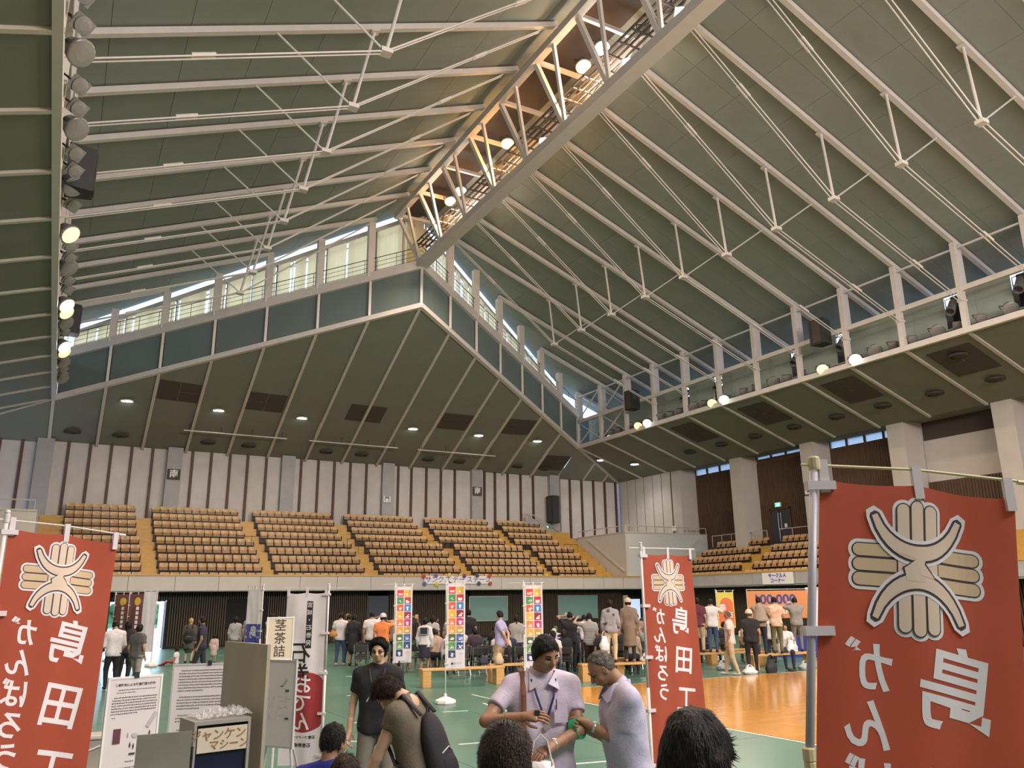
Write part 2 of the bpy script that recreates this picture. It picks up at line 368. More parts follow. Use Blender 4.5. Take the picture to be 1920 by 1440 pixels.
# ---- upper south wall: battens, panels, columns
us = sthing('x'); us.name = 'wall_south'
MB().bb(XWE, XWW + 1.5, YW + .3, YW + .5, 2.7, 12).obj('wall_core', M_conc, us)
cols = [-1.3, 5.5, 12.28, 19.05, 25.78, 32.33]
bats = [-3.5, -2.42, -.15] + [.96, 2.05, 3.13, 4.27, 6.52, 7.61, 8.72, 9.79, 10.94, 13.16, 14.28, 15.36, 16.45, 17.57, 19.85, 20.82, 21.94, 23.05, 24.13, 26.5, 27.36, 28.43, 29.52, 30.59, 32.9, 33.88, 34.97, 36.07, 37.14, 38.2]
allx = sorted(bats)
for a, b in zip(allx[:-1], allx[1:]):
    MB().bb(a + .05, b - .05, YW, YW + .2, 6.6, 11.2).obj('wall_panel', M_wallp, us)
for b in bats: MB().bb(b - .07, b + .07, YW - .14, YW + .1, 6.6, 11.2).obj('batten', M_batten, us)
for c in cols: MB().bb(c - .42, c + .42, YW - .38, YW + .3, 6.6, 11.25).obj('column', M_conc, us)
MB().bb(XWE, 32.8, YW - .02, YW + .3, 6.0, 6.9).obj('wall_base', M_conc2, us)
# west upper wall
uw = sthing('x'); uw.name = 'wall_west'
MB().bb(40.1, 40.3, 0, 44.5, 4.4, 7.9).obj('timber_lining', M_bwood, uw)
for (y0, y1) in ((39.4, 44.5), (33.4, 38.4), (27.5, 32.5)): MB().bb(40.08, 40.3, y0, y1, 7.9, 10.95 if y0 == 33.4 else 10.72).obj('timber_lining', M_bwood, uw)
for (y0, y1) in ((21.9, 26.4), (15.5, 20.6)):
    MB().bb(40.1, 40.3, y0, y1, 7.9, 10.12).obj('plaster_panel', M_conc2, uw)
    MB().bb(40.14, 40.3, y0, y1, 10.12, 11.5).obj('dark_glazing', M_pnl, uw)
vb = MB(); y = 15.0
while y < 44.4: vb.bb(40.05, 40.1, y, y + .06, 5.2, 7.85 if y < 27 else 10.65); y += .16
vb.obj('timber_ribs', M_bwood, uw, kind='stuff')
for c in (44.95, 38.92, 32.95, 26.95, 21.2, 15.2): MB().bb(38.6, 40.3, c - .5, c + .5, 4.3, 11.3).obj('column', M_conc2, uw)
MB().bb(XWW, XWW + .3, 45.4, YW, 4.3, 11.3).obj('wall_core', M_conc, uw)
for k in range(6):
    a = 45.45 + k * 1.04; MB().bb(XWW - .06, XWW, a + .04, a + 1.0, 5.4, 11.3).obj('wall_panel', M_wallp, uw)
    MB().bb(XWW - .03, XWW + .02, a - .03, a + .05, 5.4, 11.3).obj('joint_strip', M_batten, uw)
MB().bb(38.55, 40.35, 0, 51.8, 11.12, 11.2).obj('soffit_return', M_low, uw)
# high slot windows in the west wall, with clear sky outside
wi = 1
for (y0, y1) in ((39.4, 44.5), (33.4, 38.4), (27.5, 32.5)):
    w_ = sthing('window_%d' % wi); wi += 1
    for k in range(4):
        a = y0 + (y1 - y0) * k / 4; b = y0 + (y1 - y0) * (k + 1) / 4
        MB().bb(40.12, 40.14, a + .05, b - .05, 10.74, 11.2).obj('pane', mat('slot_pane', (0.45, 0.5, 0.55), .5, trans=.8), w_)
        MB().bb(40.06, 40.2, b - .05, b + .05, 10.95 if y0 == 33.4 else 10.72, 11.2).obj('mullion', M_batten, w_)
# closing walls out of frame
MB().bb(XWE - .2, XWE, YN, 52, 0, 13).obj('wall_east', M_conc, kind='structure')
MB().bb(XWE, 41, YN - .2, YN, 0, 13).obj('wall_north', M_conc, kind='structure')
MB().bb(40.3, 40.5, YN, 15, 0, 11.3).obj('wall_west_near', M_conc2, kind='structure')
# west double door
dw = sthing('door_4')
MB().bb(40.0, 40.08, 36.02, 36.75, 5.25, 7.5).bb(40.0, 40.08, 36.8, 37.5, 5.25, 7.5).obj('door_leaf', M_navy, dw)
MB().bb(39.98, 40.1, 35.9, 36.0, 5.25, 7.6).bb(39.98, 40.1, 37.52, 37.62, 5.25, 7.6).bb(39.98, 40.1, 35.9, 37.62, 7.52, 7.6).obj('door_frame', M_batten, dw)
MB().tube([(39.93, 36.66, 6.2), (39.93, 36.66, 7.3)], .02, 6).tube([(39.93, 36.88, 6.2), (39.93, 36.88, 7.3)], .02, 6).obj('door_handle', M_alu, dw)
MB().bb(39.98, 40.0, 36.25, 36.45, 6.35, 6.6).obj('door_notice', M_white, dw)
# corner block between the stands
cb = sthing('x'); cb.name = 'wall_corner_block'
MB().bb(32.83, 33.0, 43.6, 49.3, 3.5, 6.38).obj('side_parapet', M_conc2, cb)
MB().bb(33.0, 40.0, 43.6, 43.76, 3.5, 6.38).obj('front_parapet', mat('pale_grey_green', (0.50, 0.52, 0.49), .8), cb)
MB().bb(33.0, 40.1, 43.76, 51.8, 5.2, 5.4).obj('landing', M_conc, cb)
MB().bb(32.8, 33.03, 43.57, 49.3, 6.38, 6.44).bb(33.03, 40.0, 43.57, 43.79, 6.38, 6.44).obj('coping', M_rib, cb)
hr = MB()
for a in np.linspace(33, 40, 9): hr.tube([(a, 43.68, 6.4), (a, 43.68, 6.85)], .025, 6)
for a in np.linspace(43.7, 49.3, 6): hr.tube([(32.92, a, 6.4), (32.92, a, 6.85)], .025, 6)
hr.tube([(40, 43.68, 6.85), (32.92, 43.68, 6.85), (32.92, 49.3, 6.85)], .035, 6); hr.obj('handrail', M_rib, cb)
MB().beam((32.78, 48.0, 6.2), (32.78, 43.8, 3.85), .06, .14).obj('stair_rail', M_rib, cb)
MB().beam((39.3, 43.55, 6.1), (36.2, 43.55, 3.9), .14, .06, (0, 1, 0)).obj('stair_rail', M_rib, cb)
# left corner block
cl = sthing('x'); cl.name = 'wall_corner_block_east'
MB().bb(-1.22, -1.07, 43.6, 49.3, 3.5, 6.38).bb(-7, -1.22, 43.6, 43.76, 3.5, 6.38).obj('parapet', M_conc2, cl)
MB().bb(-7, -1.07, 43.57, 43.79, 6.38, 6.46).obj('coping', M_rib, cl)
hr = MB().tube([(-7, 43.68, 6.9), (-1.2, 43.68, 6.9)], .03, 6)
for a in (-5, -3.6, -2.2, -1.2): hr.tube([(a, 43.68, 6.4), (a, 43.68, 6.9)], .02, 6)
hr.obj('handrail', M_rib, cl)
# sloping parapet of the upper stair, far corner
sp = sthing('x'); sp.name = 'wall_stair_parapet'
MB().slab([(29.6, 51.2, 6.0), (32.7, 51.2, 6.0), (32.7, 51.2, 6.7), (30.0, 51.2, 8.0), (29.6, 51.2, 8.0)], .14, (0, 1, 0)).obj('parapet', M_conc, sp)
MB().tube([(29.5, 51.27, 8.25), (30.1, 51.27, 8.25), (32.7, 51.27, 6.95)], .04, 6).tube([(30.1, 51.27, 8.25), (30.1, 51.27, 7.9)], .03, 6).tube([(31.4, 51.27, 7.6), (31.4, 51.27, 7.2)], .03, 6).obj('handrail', M_rib, sp)

# ---- railings
def railing(name, pts, h, label, n_mid=0, r=.02, m=M_rib):
    t = thing(name, label, 'railing', pts[0])
    P0 = Vector(pts[0]); k = len(pts)
    ra = MB()
    for p in pts:
        d = Vector(p) - P0; MB().tube([d, d + Vector((0, 0, h))], r, 6).obj('post', m, t)
    ra.tube([Vector(p) - P0 + Vector((0, 0, h)) for p in pts], r * 1.3, 6)
    ra.obj('top_rail', m, t); return t
railing('handrail', [(38.9, y, 5.25) for y in (41.9, 41.0, 40.1, 39.2, 38.2, 36.95)], .92, 'long metal guard rail behind the top row of the right stand, left of the door')
railing('handrail', [(38.9, y, 5.25) for y in (35.9, 34.9, 33.7, 32.5, 31.3)], .92, 'long metal guard rail behind the top row of the right stand, below the dark door')
for (a, b, lab) in ((8.6, 10.3, 'black framed barrier on the aisle between the second and third seat blocks from the left'), (15.0, 16.4, 'black framed barrier on the aisle in the middle of the long stand'), (20.0, 22.0, 'black framed barrier on the aisle left of the two right-hand blocks'), (30.3, 31.4, 'black framed barrier at the far right end of the long stand')):
    railing('aisle_barrier', [(a, 47.2, 4.88), ((a + b) / 2, 47.2, 4.88), (b, 47.2, 4.88)], .9, lab, m=M_black, r=.014)
# ---------------- roof, soffits, ring girders ----------------
roof = sthing('x'); roof.name = 'ceiling'
NY = 28; PY = SY / 2; NXR = 10; XO = XR + 3.3; XOL = XL - 3.3
pw = (XO - XP) / NXR
base = MB().bb(.012, PY - .012, 0, 1, 0, 1)   # placeholder replaced below
shared = {}
def roof_panel(side, i, j):
    x0 = XP + side * pw * i; x1 = XP + side * pw * (i + 1); y1 = YA + 1.5 - PY * j; y0 = y1 - PY
    g = .006; y0 += g; y1 -= g; xa, xb = sorted((x0 + side * g, x1 - side * g))
    f = lambda p: (YP + 1.45 + (YA - YP) * abs(p[0] - XP) / (XR - XP)) - p[1]
    poly = clip_poly([(xa, y0), (xb, y0), (xb, y1), (xa, y1)], f) if y1 > YP - .5 else [(xa, y0), (xb, y0), (xb, y1), (xa, y1)]
    # the eaves run on to YA + 1.5 outside the ring
    if abs(xa - XP) > XR - XP - .1 or abs(xb - XP) > XR - XP: poly = [(xa, y0), (xb, y0), (xb, y1), (xa, y1)]
    if len(poly) < 3: return
    key = (side, i)
    if len(poly) == 4 and y1 <= YP + 1.0:
        if key not in shared:
            q = [(p[0], p[1] - y0, roofz(p[0]) + .18) for p in poly]; mb = MB().slab(q, .05, (0, 0, 1)); me = mb.mesh('roof_panel'); me.materials.append(M_roof); shared[key] = me
        put('roof_panel', shared[key], roof, loc=(0, y0, 0))
    else:
        q = [(p[0], p[1], roofz(p[0]) + .18) for p in poly]; MB().slab(q, .05, (0, 0, 1)).obj('roof_panel', M_roof, roof)
for side in (1, -1):
    for i in range(NXR):
        for j in range(NY): roof_panel(side, i, j)
for side in (1, -1):
    x1 = XP + side * (XO - XP)
    y0 = YA + 1.5 - PY * NY
    q = [(XP, y0, ZR + .18), (x1, y0, roofz(x1) + .18), (x1, YN, roofz(x1) + .18), (XP, YN, ZR + .18)]
    MB().slab(q, .05, (0, 0, 1)).obj('roof_sheet_beyond', M_roof, roof)
    # sarking just above the joints so that they read dark
    f = lambda p: (YP + 1.4 + (YA - YP) * abs(p[0] - XP) / (XR - XP)) - p[1]
    poly = clip_poly([(XP, YN), (XP + side * (XR - XP), YN), (XP + side * (XR - XP), 60), (XP, 60)], f)
    MB().slab([(p[0], p[1], roofz(p[0]) + .26) for p in poly], .05, (0, 0, 1)).obj('roof_deck', M_low, roof)
    q = [(XP + side * (XR - XP), YN), (x1, YN), (x1, YA + 1.5), (XP + side * (XR - XP), YA + 1.5)]
    MB().slab([(p[0], p[1], roofz(p[0]) + .26) for p in q], .05, (0, 0, 1)).obj('roof_deck', M_low, roof)
MB().bb(XP - 1.6, XP + 1.6, YN, YP + 1.4, ZR - .25, ZR - .15).obj('ridge_soffit', M_pnl, roof)
# rafters and their tie-rod trusses, one per bay
def rafter_truss(i):
    y = YA - SY * i
    t = sthing('roof_truss', (0, y, 0))
    for s, e in ((1, XR), (-1, XL)):
        xr = XP + s * 1.5
        xi = xr
        if y > YP:   # beyond the apex the rafter only spans the wing outside the folded gable
            xi = XP + s * (XR - XP) * (y - YP) / (YA - YP)
            if abs(xi - XP) > abs(e + s * 3.2 - XP) - .5: xi = e - s * .01
        xo = e + s * 3.2
        MB().beam((xi, 0, roofz(xi) - .0), (xo, 0, roofz(xo) - .0), .20, .20).obj('rafter', M_steel, t)
        if y > YP + 9.5: continue
        xn = 25.25 if s > 0 else 2 * XP - 25.1; zn = 17.3
        xa = XP + s * (24.95 - XP - (0 if s > 0 else -.1)); xb = XP + s * (27.7 - XP)
        if s < 0: xa, xb = 6.98 + .2, 4.05
        xt = 18.3 if s > 0 else 13.6
        if abs(xi - XP) > 2.0:
            if abs(xi - XP) > 7: continue
            xt = xi + s * .4
        za = roofz(xt) - .25; ze = 14.33
        for dy in (-.075, .075):
            MB().tube([(xt, dy, za), (xn, dy, zn)], .026, 6).obj('tie_rod', M_steel, t)
            MB().tube([(xn, dy, zn), (e - s * .15, dy, ze)], .026, 6).obj('tie_rod', M_steel, t)
        MB().tube([(xn, 0, zn), (xa, 0, roofz(xa) - .1)], .055, 8).obj('strut', M_steel, t)
        MB().tube([(xn, 0, zn), (xb, 0, roofz(xb) - .1)], .035, 8).obj('strut', M_steel, t)
        nd = MB().box((xn, 0, zn), (.34, .3, .14))
        for (f1, p, q) in ((.36, (xt, za), (xn, zn)), (.62, (xn, zn), (e, ze))):
            c = Vector((p[0] + (q[0] - p[0]) * f1, 0, p[1] + (q[1] - p[1]) * f1)); d = Vector((q[0] - p[0], 0, q[1] - p[1])).normalized() * .3
            for dy in (-.075, .075): nd.tube([c - d + Vector((0, dy, 0)), c + d + Vector((0, dy, 0))], .05, 6)
        nd.obj('turnbuckles', M_steel, t)
        MB().beam((xa - .14, 0, roofz(xa - .14) - .17), (xa + .14, 0, roofz(xa + .14) - .17), .3, .05).obj('strut_plate', M_steel, t)
for i in range(0, 17): rafter_truss(i)
# triangular ridge truss
rt_ = sthing('ridge_truss', (0, 0, 0), 'cream steel ridge truss carrying the lamps')
zc, zb_ = 22.85, 20.2
MB().beam((14.35, YN, zc), (14.35, YP + .2, zc), .3, .34).obj('top_chord', M_steel, rt_)
MB().beam((17.3, YN, zc), (17.3, YP + .2, zc), .3, .34).obj('top_chord', M_steel, rt_)
MB().bb(XP - .30, XP + .30, YN, YP, zb_ - .2, zb_ + .2).obj('bottom_chord', M_steel, rt_)
for i in range(0, 14):
    y = YP - SY * i
    for s in (-1, 1):
        xc = XP + s * 1.475
        MB().beam((xc, y, zc), (XP + s * .2, y, zb_ + .2), .16, .2, (0, 1, 0)).obj('web_post', M_steel, rt_)
        MB().beam((xc, y - SY / 2 + .1, zc - .1), (XP + s * .2, y - .1, zb_ + .2), .12, .14, (0, 1, 0)).obj('web_diagonal', M_steel, rt_)
    MB().beam((XP - 1.475, y, zc), (XP + 1.475, y, zc), .14, .16).obj('cross_tie', M_steel, rt_)
cw = MB()
for x in np.linspace(-.5, .5, 5): cw.bb(XP + x - .04, XP + x + .04, YN, YP, 21.25, 21.3)
for k in range(60): cw.bb(XP - .55, XP + .55, YP - .4 - k * .75, YP - .34 - k * .75, 21.2, 21.25)
cw.obj('catwalk_grating', M_pnl, rt_)
hr = MB()
for z in (21.8, 22.3): hr.tube([(XP + .7, YN, z), (XP + .7, YP - 1, z)], .02, 6)
hr.obj('catwalk_rail', M_pnl, rt_)

# eave girders: posts, chords, mid rail, panels
def eave(s):
    X = XR if s > 0 else XL
    g = sthing('eave_girder', (0, 0, 0), 'cream steel eave girder with panel infill')
    MB().bb(X - .1, X + .1, YN, YA + .2, ZB - .12, ZB + .14).obj('bottom_chord', M_steel, g)
    MB().bb(X - .04, X + .04, YN, YA, ZT - .42, ZT - .34).obj('top_tie', M_steel, g)
    MB().bb(X - .1, X + .1, YN, YA, 14.75, 14.98).obj('mid_rail', M_steel, g)
    for i in range(0, 17):
        y = YA - SY * i
        MB().bb(X - .11, X + .11, y - .12, y + .12, ZB, ZT - .1).obj('post', M_steel, g)
        MB().bb(X + s * .11, X + s * .5, y - .03, y + .03, 15.1, ZT - .3).obj('post_web', M_steel, g)
        MB().box((X, y, 14.33), (.3, .3, .1)).obj('tie_anchor', M_steel, g)
    for i in (0, 1):
        y = YA - SY * i
        for (za, zb) in ((ZB + .2, 14.75), (15.0, ZT - .4)):
            MB().beam((X, y - .15, za), (X, y - SY + .15, zb), .07, .07).obj('brace', M_steel, g)
            MB().beam((X + .05 * s, y - .15, zb), (X + .05 * s, y - SY + .15, za), .05, .05).obj('brace', M_steel, g)
    XPN = X + s * 1.0
    hol = (3, 4, 6, 7, 9, 10, 12, 13)
    for i in range(0, 16):
        y1 = YA - SY * i - .004; y0 = y1 - SY + .008
        if i in hol:
            c = y0 + (y1 - y0) * .36; a, b = c - .36, c + .36; p = MB()
            p.bb(XPN, XPN + .05, y0, a, 13.55, 15.2).bb(XPN, XPN + .05, b, y1, 13.55, 15.2).bb(XPN, XPN + .05, a, b, 13.55, 13.62)
            p.obj('infill_panel', M_eave, g)
            MB().bb(XPN + s * .9, XPN + s * .95, a - .2, b + .2, 13.5, 15.4).obj('opening_back', M_pnl, g)
            sp_ = thing('follow_spotlight', 'grey cylindrical spotlight in the %s eave panels, %s opening from the far corner' % ('right' if s > 0 else 'left', ORD[hol.index(i)]), 'spotlight', (XPN - s * .05, c, 14.55), 0, None)
            d = Vector((-s * .45, -.12, -.42)).normalized()
            q = d.to_track_quat('Z', 'Y').to_matrix()
            MB().lathe([(.10, -.55), (.18, -.5), (.18, .15), (.21, .2), (.21, .42), (.17, .42), (.16, .1)], (0, 0, 0), 14, q).obj('barrel', M_glass, sp_, smooth=False)
            MB().tube([Vector((0, -.25, .0)), Vector((0, -.25, .42)), Vector((0, .25, .42)), Vector((0, .25, 0))], .025, 6).obj('yoke', M_black, sp_)
        else: MB().bb(XPN, XPN + .05, y0, y1, 13.55, 15.2).obj('infill_panel', M_eave, g)
        MB().bb(XPN + s * .05, XPN + s * .1, y0 - .03, y1 + .03, 13.1, 13.5).obj('infill_shadow_gap', M_pnl, g)
    MB().bb(min(X, X + s * 3.3), max(X, X + s * 3.3), YN, YA + .3, ZB - .02, ZB + .06).obj('catwalk_floor', M_low, g)
    MB().bb(min(X + s * .2, X + s * 3.3), max(X + s * .2, X + s * 3.3), YA + 1.2, YA + 1.3, 13.0, 15.6).obj('end_wall', M_band, g)
    MB().bb(X + s * 3.2, X + s * 3.3, YN, YA + .3, 13.0, 15.25).obj('outer_wall', M_low, g)
    return g
eave(1); eave(-1)
# folded gable bands above the south soffit, one panel per bay
gb = sthing('x'); gb.name = 'trim_5'
nodes = [(XL + SX * k, ringY(XL + SX * k), ringZ(XL + SX * k)) for k in range(15)]
BH = 2.42
for k in range(14):
    a, b = Vector(nodes[k]), Vector(nodes[k + 1]); d = (b - a); d2 = Vector((d.x, d.y, 0)).normalized(); n = Vector((-d2.y, d2.x, 0))
    if n.y < 0: n = -n
    g = d2 * .09
    MB().slab([a + g + n * .08, b - g + n * .08, b - g + n * .08 + Vector((0, 0, BH)), a + g + n * .08 + Vector((0, 0, BH))], .05, n).obj('band_panel', M_band, gb)
    MB().beam(a, b, .26, .26).obj('bottom_chord', M_steel, gb)
    MB().beam(a + Vector((0, 0, BH)), b + Vector((0, 0, BH)), .26, .5).obj('top_chord', M_steel, gb)
for k in range(15):
    a = Vector(nodes[k]); ztop = roofz(a.x) - .1
    MB().beam(a, a + Vector((0, 0, BH)), .14, .14, (0, 1, 0)).obj('band_post', M_steel, gb)
    if 0 < k < 14 and k != 7: MB().bb(a.x - .19, a.x + .19, a.y - .1, a.y + .25, a.z + BH, ztop).obj('gable_post', M_steel, gb)
# clerestory windows behind the gable, one per bay, with vertical blinds
BM = bpy.data.materials.new('blind_fabric'); BM.use_nodes = True; nt = BM.node_tree; nt.nodes.clear()
o_ = nt.nodes.new('ShaderNodeOutputMaterial'); mx = nt.nodes.new('ShaderNodeMixShader'); df = nt.nodes.new('ShaderNodeBsdfDiffuse'); tl = nt.nodes.new('ShaderNodeBsdfTranslucent')
df.inputs[0].default_value = (0.78, 0.68, 0.48, 1); tl.inputs[0].default_value = (0.95, 0.68, 0.34, 1); mx.inputs[0].default_value = .7
nt.links.new(df.outputs[0], mx.inputs[1]); nt.links.new(tl.outputs[0], mx.inputs[2]); nt.links.new(mx.outputs[0], o_.inputs[0])
rb = random.Random(11)
GL = bpy.data.materials.new('window_glass'); GL.use_nodes = True; nt = GL.node_tree; nt.nodes.clear(); o_ = nt.nodes.new('ShaderNodeOutputMaterial'); mx = nt.nodes.new('ShaderNodeMixShader'); mx.inputs[0].default_value = .06; ta_ = nt.nodes.new('ShaderNodeBsdfTransparent'); ta_.inputs[0].default_value = (.94, .97, 1, 1); gs = nt.nodes.new('ShaderNodeBsdfGlossy'); gs.inputs['Roughness'].default_value = .03
nt.links.new(ta_.outputs[0], mx.inputs[1]); nt.links.new(gs.outputs[0], mx.inputs[2]); nt.links.new(mx.outputs[0], o_.inputs[0])
for k in range(14):
    a, b = Vector(nodes[k]), Vector(nodes[k + 1]); d = (b - a); d2 = Vector((d.x, d.y, 0)); Lh = d2.length; d2.normalize(); n = Vector((-d2.y, d2.x, 0))
    if n.y < 0: n = -n
    off = n * 1.3; win = sthing('window_%d' % (wi + k))
    za = a.z + BH - .15; zb2 = b.z + BH - .15
    ta = roofz(a.x) - .10; tb = roofz(b.x) - .10
    P = lambda u, z: a + d2 * (u * Lh) + off + Vector((0, 0, z - a.z))
    bot = lambda u: za + (zb2 - za) * u
    top = lambda u: ta + (tb - ta) * u
    fr = MB()
    for u0 in (0.0, .5, 1.0): fr.beam(P(u0, bot(u0)), P(u0, top(u0)), .12 if u0 != .5 else .05, .1, n)
    fr.beam(P(0, bot(0)), P(1, bot(1)), .1, .16); fr.beam(P(0, top(0) + .1), P(1, top(1) + .1), .1, .3)
    fr.beam(P(0, (bot(0) + top(0)) / 2 + .9 * (top(0) - bot(0)) / 2.4), P(1, (bot(1) + top(1)) / 2 + .9 * (top(1) - bot(1)) / 2.4), .05, .06)
    fr.obj('window_frame', M_steel, win)
    bl = MB(); u = .04
    while u < .96:
        w = .09 / Lh; gap = rb.random() < .06
        if not gap:
            ang = rb.uniform(-.25, .25); c = -.18
            dd = d2 * math.cos(ang) + n * math.sin(ang)
            p0 = P(u, bot(u) + .06) + n * c; p1 = P(u, top(u) - .10) + n * c; e = dd * .05
            bl.add([p0 - e, p0 + e, p1 + e, p1 - e], [(0, 1, 2, 3)])
        u += w
    bl.obj('vertical_blind', BM, win, kind='stuff')
    MB().slab([P(.02, bot(.02)), P(.98, bot(.98)), P(.98, top(.98)), P(.02, top(.02))], .012, n).obj('pane', GL, win)
    # guard rail in the gable opening
    q = lambda u, z: a + d2 * (u * Lh) + Vector((0, 0, z))
    rl = MB()
    for z in (.35, .6, .85, 1.1): rl.tube([q(0, BH + z), q(1, BH + z + (b.z - a.z) * 1.0)], .022 if z > 1 else .012, 5)
    for u0 in (.12, .5, .88): rl.tube([q(u0, BH + .1 + (b.z - a.z) * u0), q(u0, BH + 1.1 + (b.z - a.z) * u0)], .015, 5)
    rl.obj('guard_rail', M_black, win)
    # sill ledge between band and window
    MB().slab([a + Vector((0, 0, BH)), b + Vector((0, 0, BH)), b + off + Vector((0, 0, BH)), a + off + Vector((0, 0, BH))], .05, (0, 0, -1)).obj('window_sill', M_steel, win)
    # wall between the gable and the low roof outside
    MB().slab([a + off - Vector((0, 0, .3)), b + off - Vector((0, 0, .3)), b + off + Vector((0, 0, BH)), a + off + Vector((0, 0, BH))], .05, n).obj('spandrel', M_low, win)

# soffits: bay by bay
so = sthing('x'); so.name = 'ceiling_soffit_south'
for k in range(14):
    a, b = nodes[k], nodes[k + 1]
    MB().slab([(a[0] + .02, a[1], a[2]), (b[0] - .02, b[1], b[2]), (b[0] - .02, YW + .2, ZW), (a[0] + .02, YW + .2, ZW)], .06, (0, 0, 1)).obj('soffit_panel', M_low, so)
for k in range(15):
    a = nodes[k]
    e = (XWW, YW, ZW) if k == 14 else ((XWE, YW, ZW) if k == 0 else (a[0], YW, ZW))
    MB().beam((a[0], a[1], a[2] - .02), e, .16 if k not in (0, 14) else .24, .14).obj('soffit_rib', M_rib, so)
    if k == 0: MB().beam((a[0], a[1], a[2] - .02), (a[0], YW, ZW), .16, .14).obj('soffit_rib', M_rib, so)
# corner triangles
for s, X, XX in ((1, XR, XWW), (-1, XL, XWE)):
    MB().slab([(X, YA, ZB), (XX, YW, ZW), (X, YW, ZW)], .06, (0, 0, 1)).obj('soffit_panel', M_low, so)
for x in (35.1, 37.0): MB().beam((x, YA + (x - XR) * 3.04 / 5.79, ZB - (x - XR) * 1.95 / 5.79), (x, YW, ZW), .15, .12).obj('soffit_rib', M_rib, so)
for s, X, XX, nm in ((1, XR, XWW, 'ceiling_soffit_west'), (-1, XL, XWE, 'ceiling_soffit_east')):
    sw = sthing('x'); sw.name = nm
    for i in range(0, 17):
        y1 = YA - SY * i; y0 = y1 - SY
        if i == 0:
            MB().slab([(X, YA, ZB), (XX, YW, ZW), (XX, y0 + .02, ZW), (X, y0 + .02, ZB)], .06, (0, 0, 1)).obj('soffit_panel', M_low, sw)
        else: MB().slab([(X, y1 - .02, ZB), (XX, y1 - .02, ZW), (XX, y0 + .02, ZW), (X, y0 + .02, ZB)], .06, (0, 0, 1)).obj('soffit_panel', M_low, sw)
        MB().beam((X, y1, ZB - .02), (XX, y1 + (0 if i else 0), ZW - .02), .15, .13).obj('soffit_rib', M_rib, sw)
        if s > 0 and i % 2 == 1 and i > 1:
            for dx in (0, 1):
                for dy in (0, 1):
                    xa = X + .8 + dx * 1.15; ya = y1 - .5 - dy * 1.05 - .95; zz = lambda x: ZB - (x - X) * 1.95 / 5.79 - .02
                    MB().slab([(xa, ya, zz(xa)), (xa + 1.08, ya, zz(xa + 1.08)), (xa + 1.08, ya + .98, zz(xa + 1.08)), (xa, ya + .98, zz(xa))], .015, (0, 0, -1)).obj('speaker_grille', M_pnl, sw)
    MB().bb(min(X, XX), max(X, XX), YN, YA - SY * 17, 11.0, 11.1).obj('soffit_beyond', M_low, sw)
def soffz(x, y):
    yr = ringY(x); zr = ringZ(x); s = (y - yr) / (YW + .2 - yr); return zr + (ZW - zr) * s
for cx in (4.9, 9.7, 15.2, 16.45, 22.0, 26.85, 31.6):
    for dx in ((-1, 1) if cx not in (15.2, 16.45) else (0,)):
        for dy in (0, 1):
            y = 46.35 + dy * .72; x0 = cx + (dx - 1) * .55 + .02 if dx else cx - .53; x1 = x0 + 1.06
            if cx == 31.6: y += 3.3
            MB().slab([(x0, y, soffz(x0, y) - .02), (x1, y, soffz(x1, y) - .02), (x1, y + .68, soffz(x1, y + .68) - .02), (x0, y + .68, soffz(x0, y + .68) - .02)], .015, (0, 0, -1)).obj('speaker_grille', M_pnl, so)
# recessed downlights and air vents in the soffit
def on_soffit(x, y, west): return ZB - (x - XR) * 1.95 / 5.79 if west else soffz(x, y)
names = ['leftmost lit downlight in the far soffit', 'second lit downlight from the left in the far soffit', 'third lit downlight from the left in the far soffit', 'fourth lit downlight from the left, right of the paired brown panels', 'fifth lit downlight from the left in the far soffit', 'sixth lit downlight from the left, nearest the corner rib', 'lit downlight just right of the corner rib', 'lit downlight farthest right, above the white panelled corner']
for (x, y, w), nm in zip([(2.38, 48.2, 0), (7.23, 48.1, 0), (12.08, 48.0, 0), (19.35, 48, 0), (24.2, 48.1, 0), (28.95, 48.25, 0), (34.97, 49.0, 1), (36.5, 46.9, 1)], names):
    z = on_soffit(x, y, w); t = thing('downlight', 'round white ' + nm, 'downlight', (x, y, z - .02))
    MB().lathe([(.34, .0), (.36, -.05), (.31, -.06), (.29, -.01)], n=20).obj('trim_ring', M_white, t)
    MB().lathe([(.28, -.02), (.27, -.055), (.0, -.06)], n=20).obj('lamp_lens', M_ew, t)
    lamp('downlight_beam', 'SPOT', (x, y, z - .2), 420, (1, .95, .88), .2, (x, y, 0), 120)
vl = [(-.09, 50.95, 0), (2.37, 50.9, 0), (7.2, 50.87, 0), (9.6, 50.87, 0), (14.5, 50.85, 0), (16.9, 50.85, 0), (21.66, 50.85, 0), (24.05, 50.85, 0), (28.8, 50.9, 0), (31.15, 50.95, 0),
      (34.27, 20.3, 1), (36.7, 20.2, 1), (36.7, 23.2, 1), (36.7, 26.1, 1), (36.7, 29.0, 1), (36.7, 32.0, 1), (36.7, 35.05, 1), (36.7, 38.0, 1), (36.7, 41, 1)]
V0 = None
for n_, (x, y, w) in enumerate(vl):
    z = on_soffit(x, y, w) - .02
    if V0 is None:
        V0 = thing('air_vent', 'x', 'vent', (x, y, z))
        MB().lathe([(.45, 0), (.43, -.06), (.33, -.1), (.31, -.02)], n=18).obj('outer_cone', M_vent, V0); MB().lathe([(.26, 0), (.24, -.09), (.13, -.12), (.0, -.1)], n=18).obj('inner_cone', M_vent, V0)
        v_ = V0
    else: v_ = dup(V0, (x, y, z))
    v_['label'] = 'round dark air vent in the far soffit' if not w else 'round dark air vent in the right soffit'
    v_['group'] = 'air vents in the far soffit' if not w else 'air vents in the right soffit'
    v_['label'] += (', %s from the left' % ORD[n_]) if not w else (', %s from the camera' % ORD[n_ - 10])
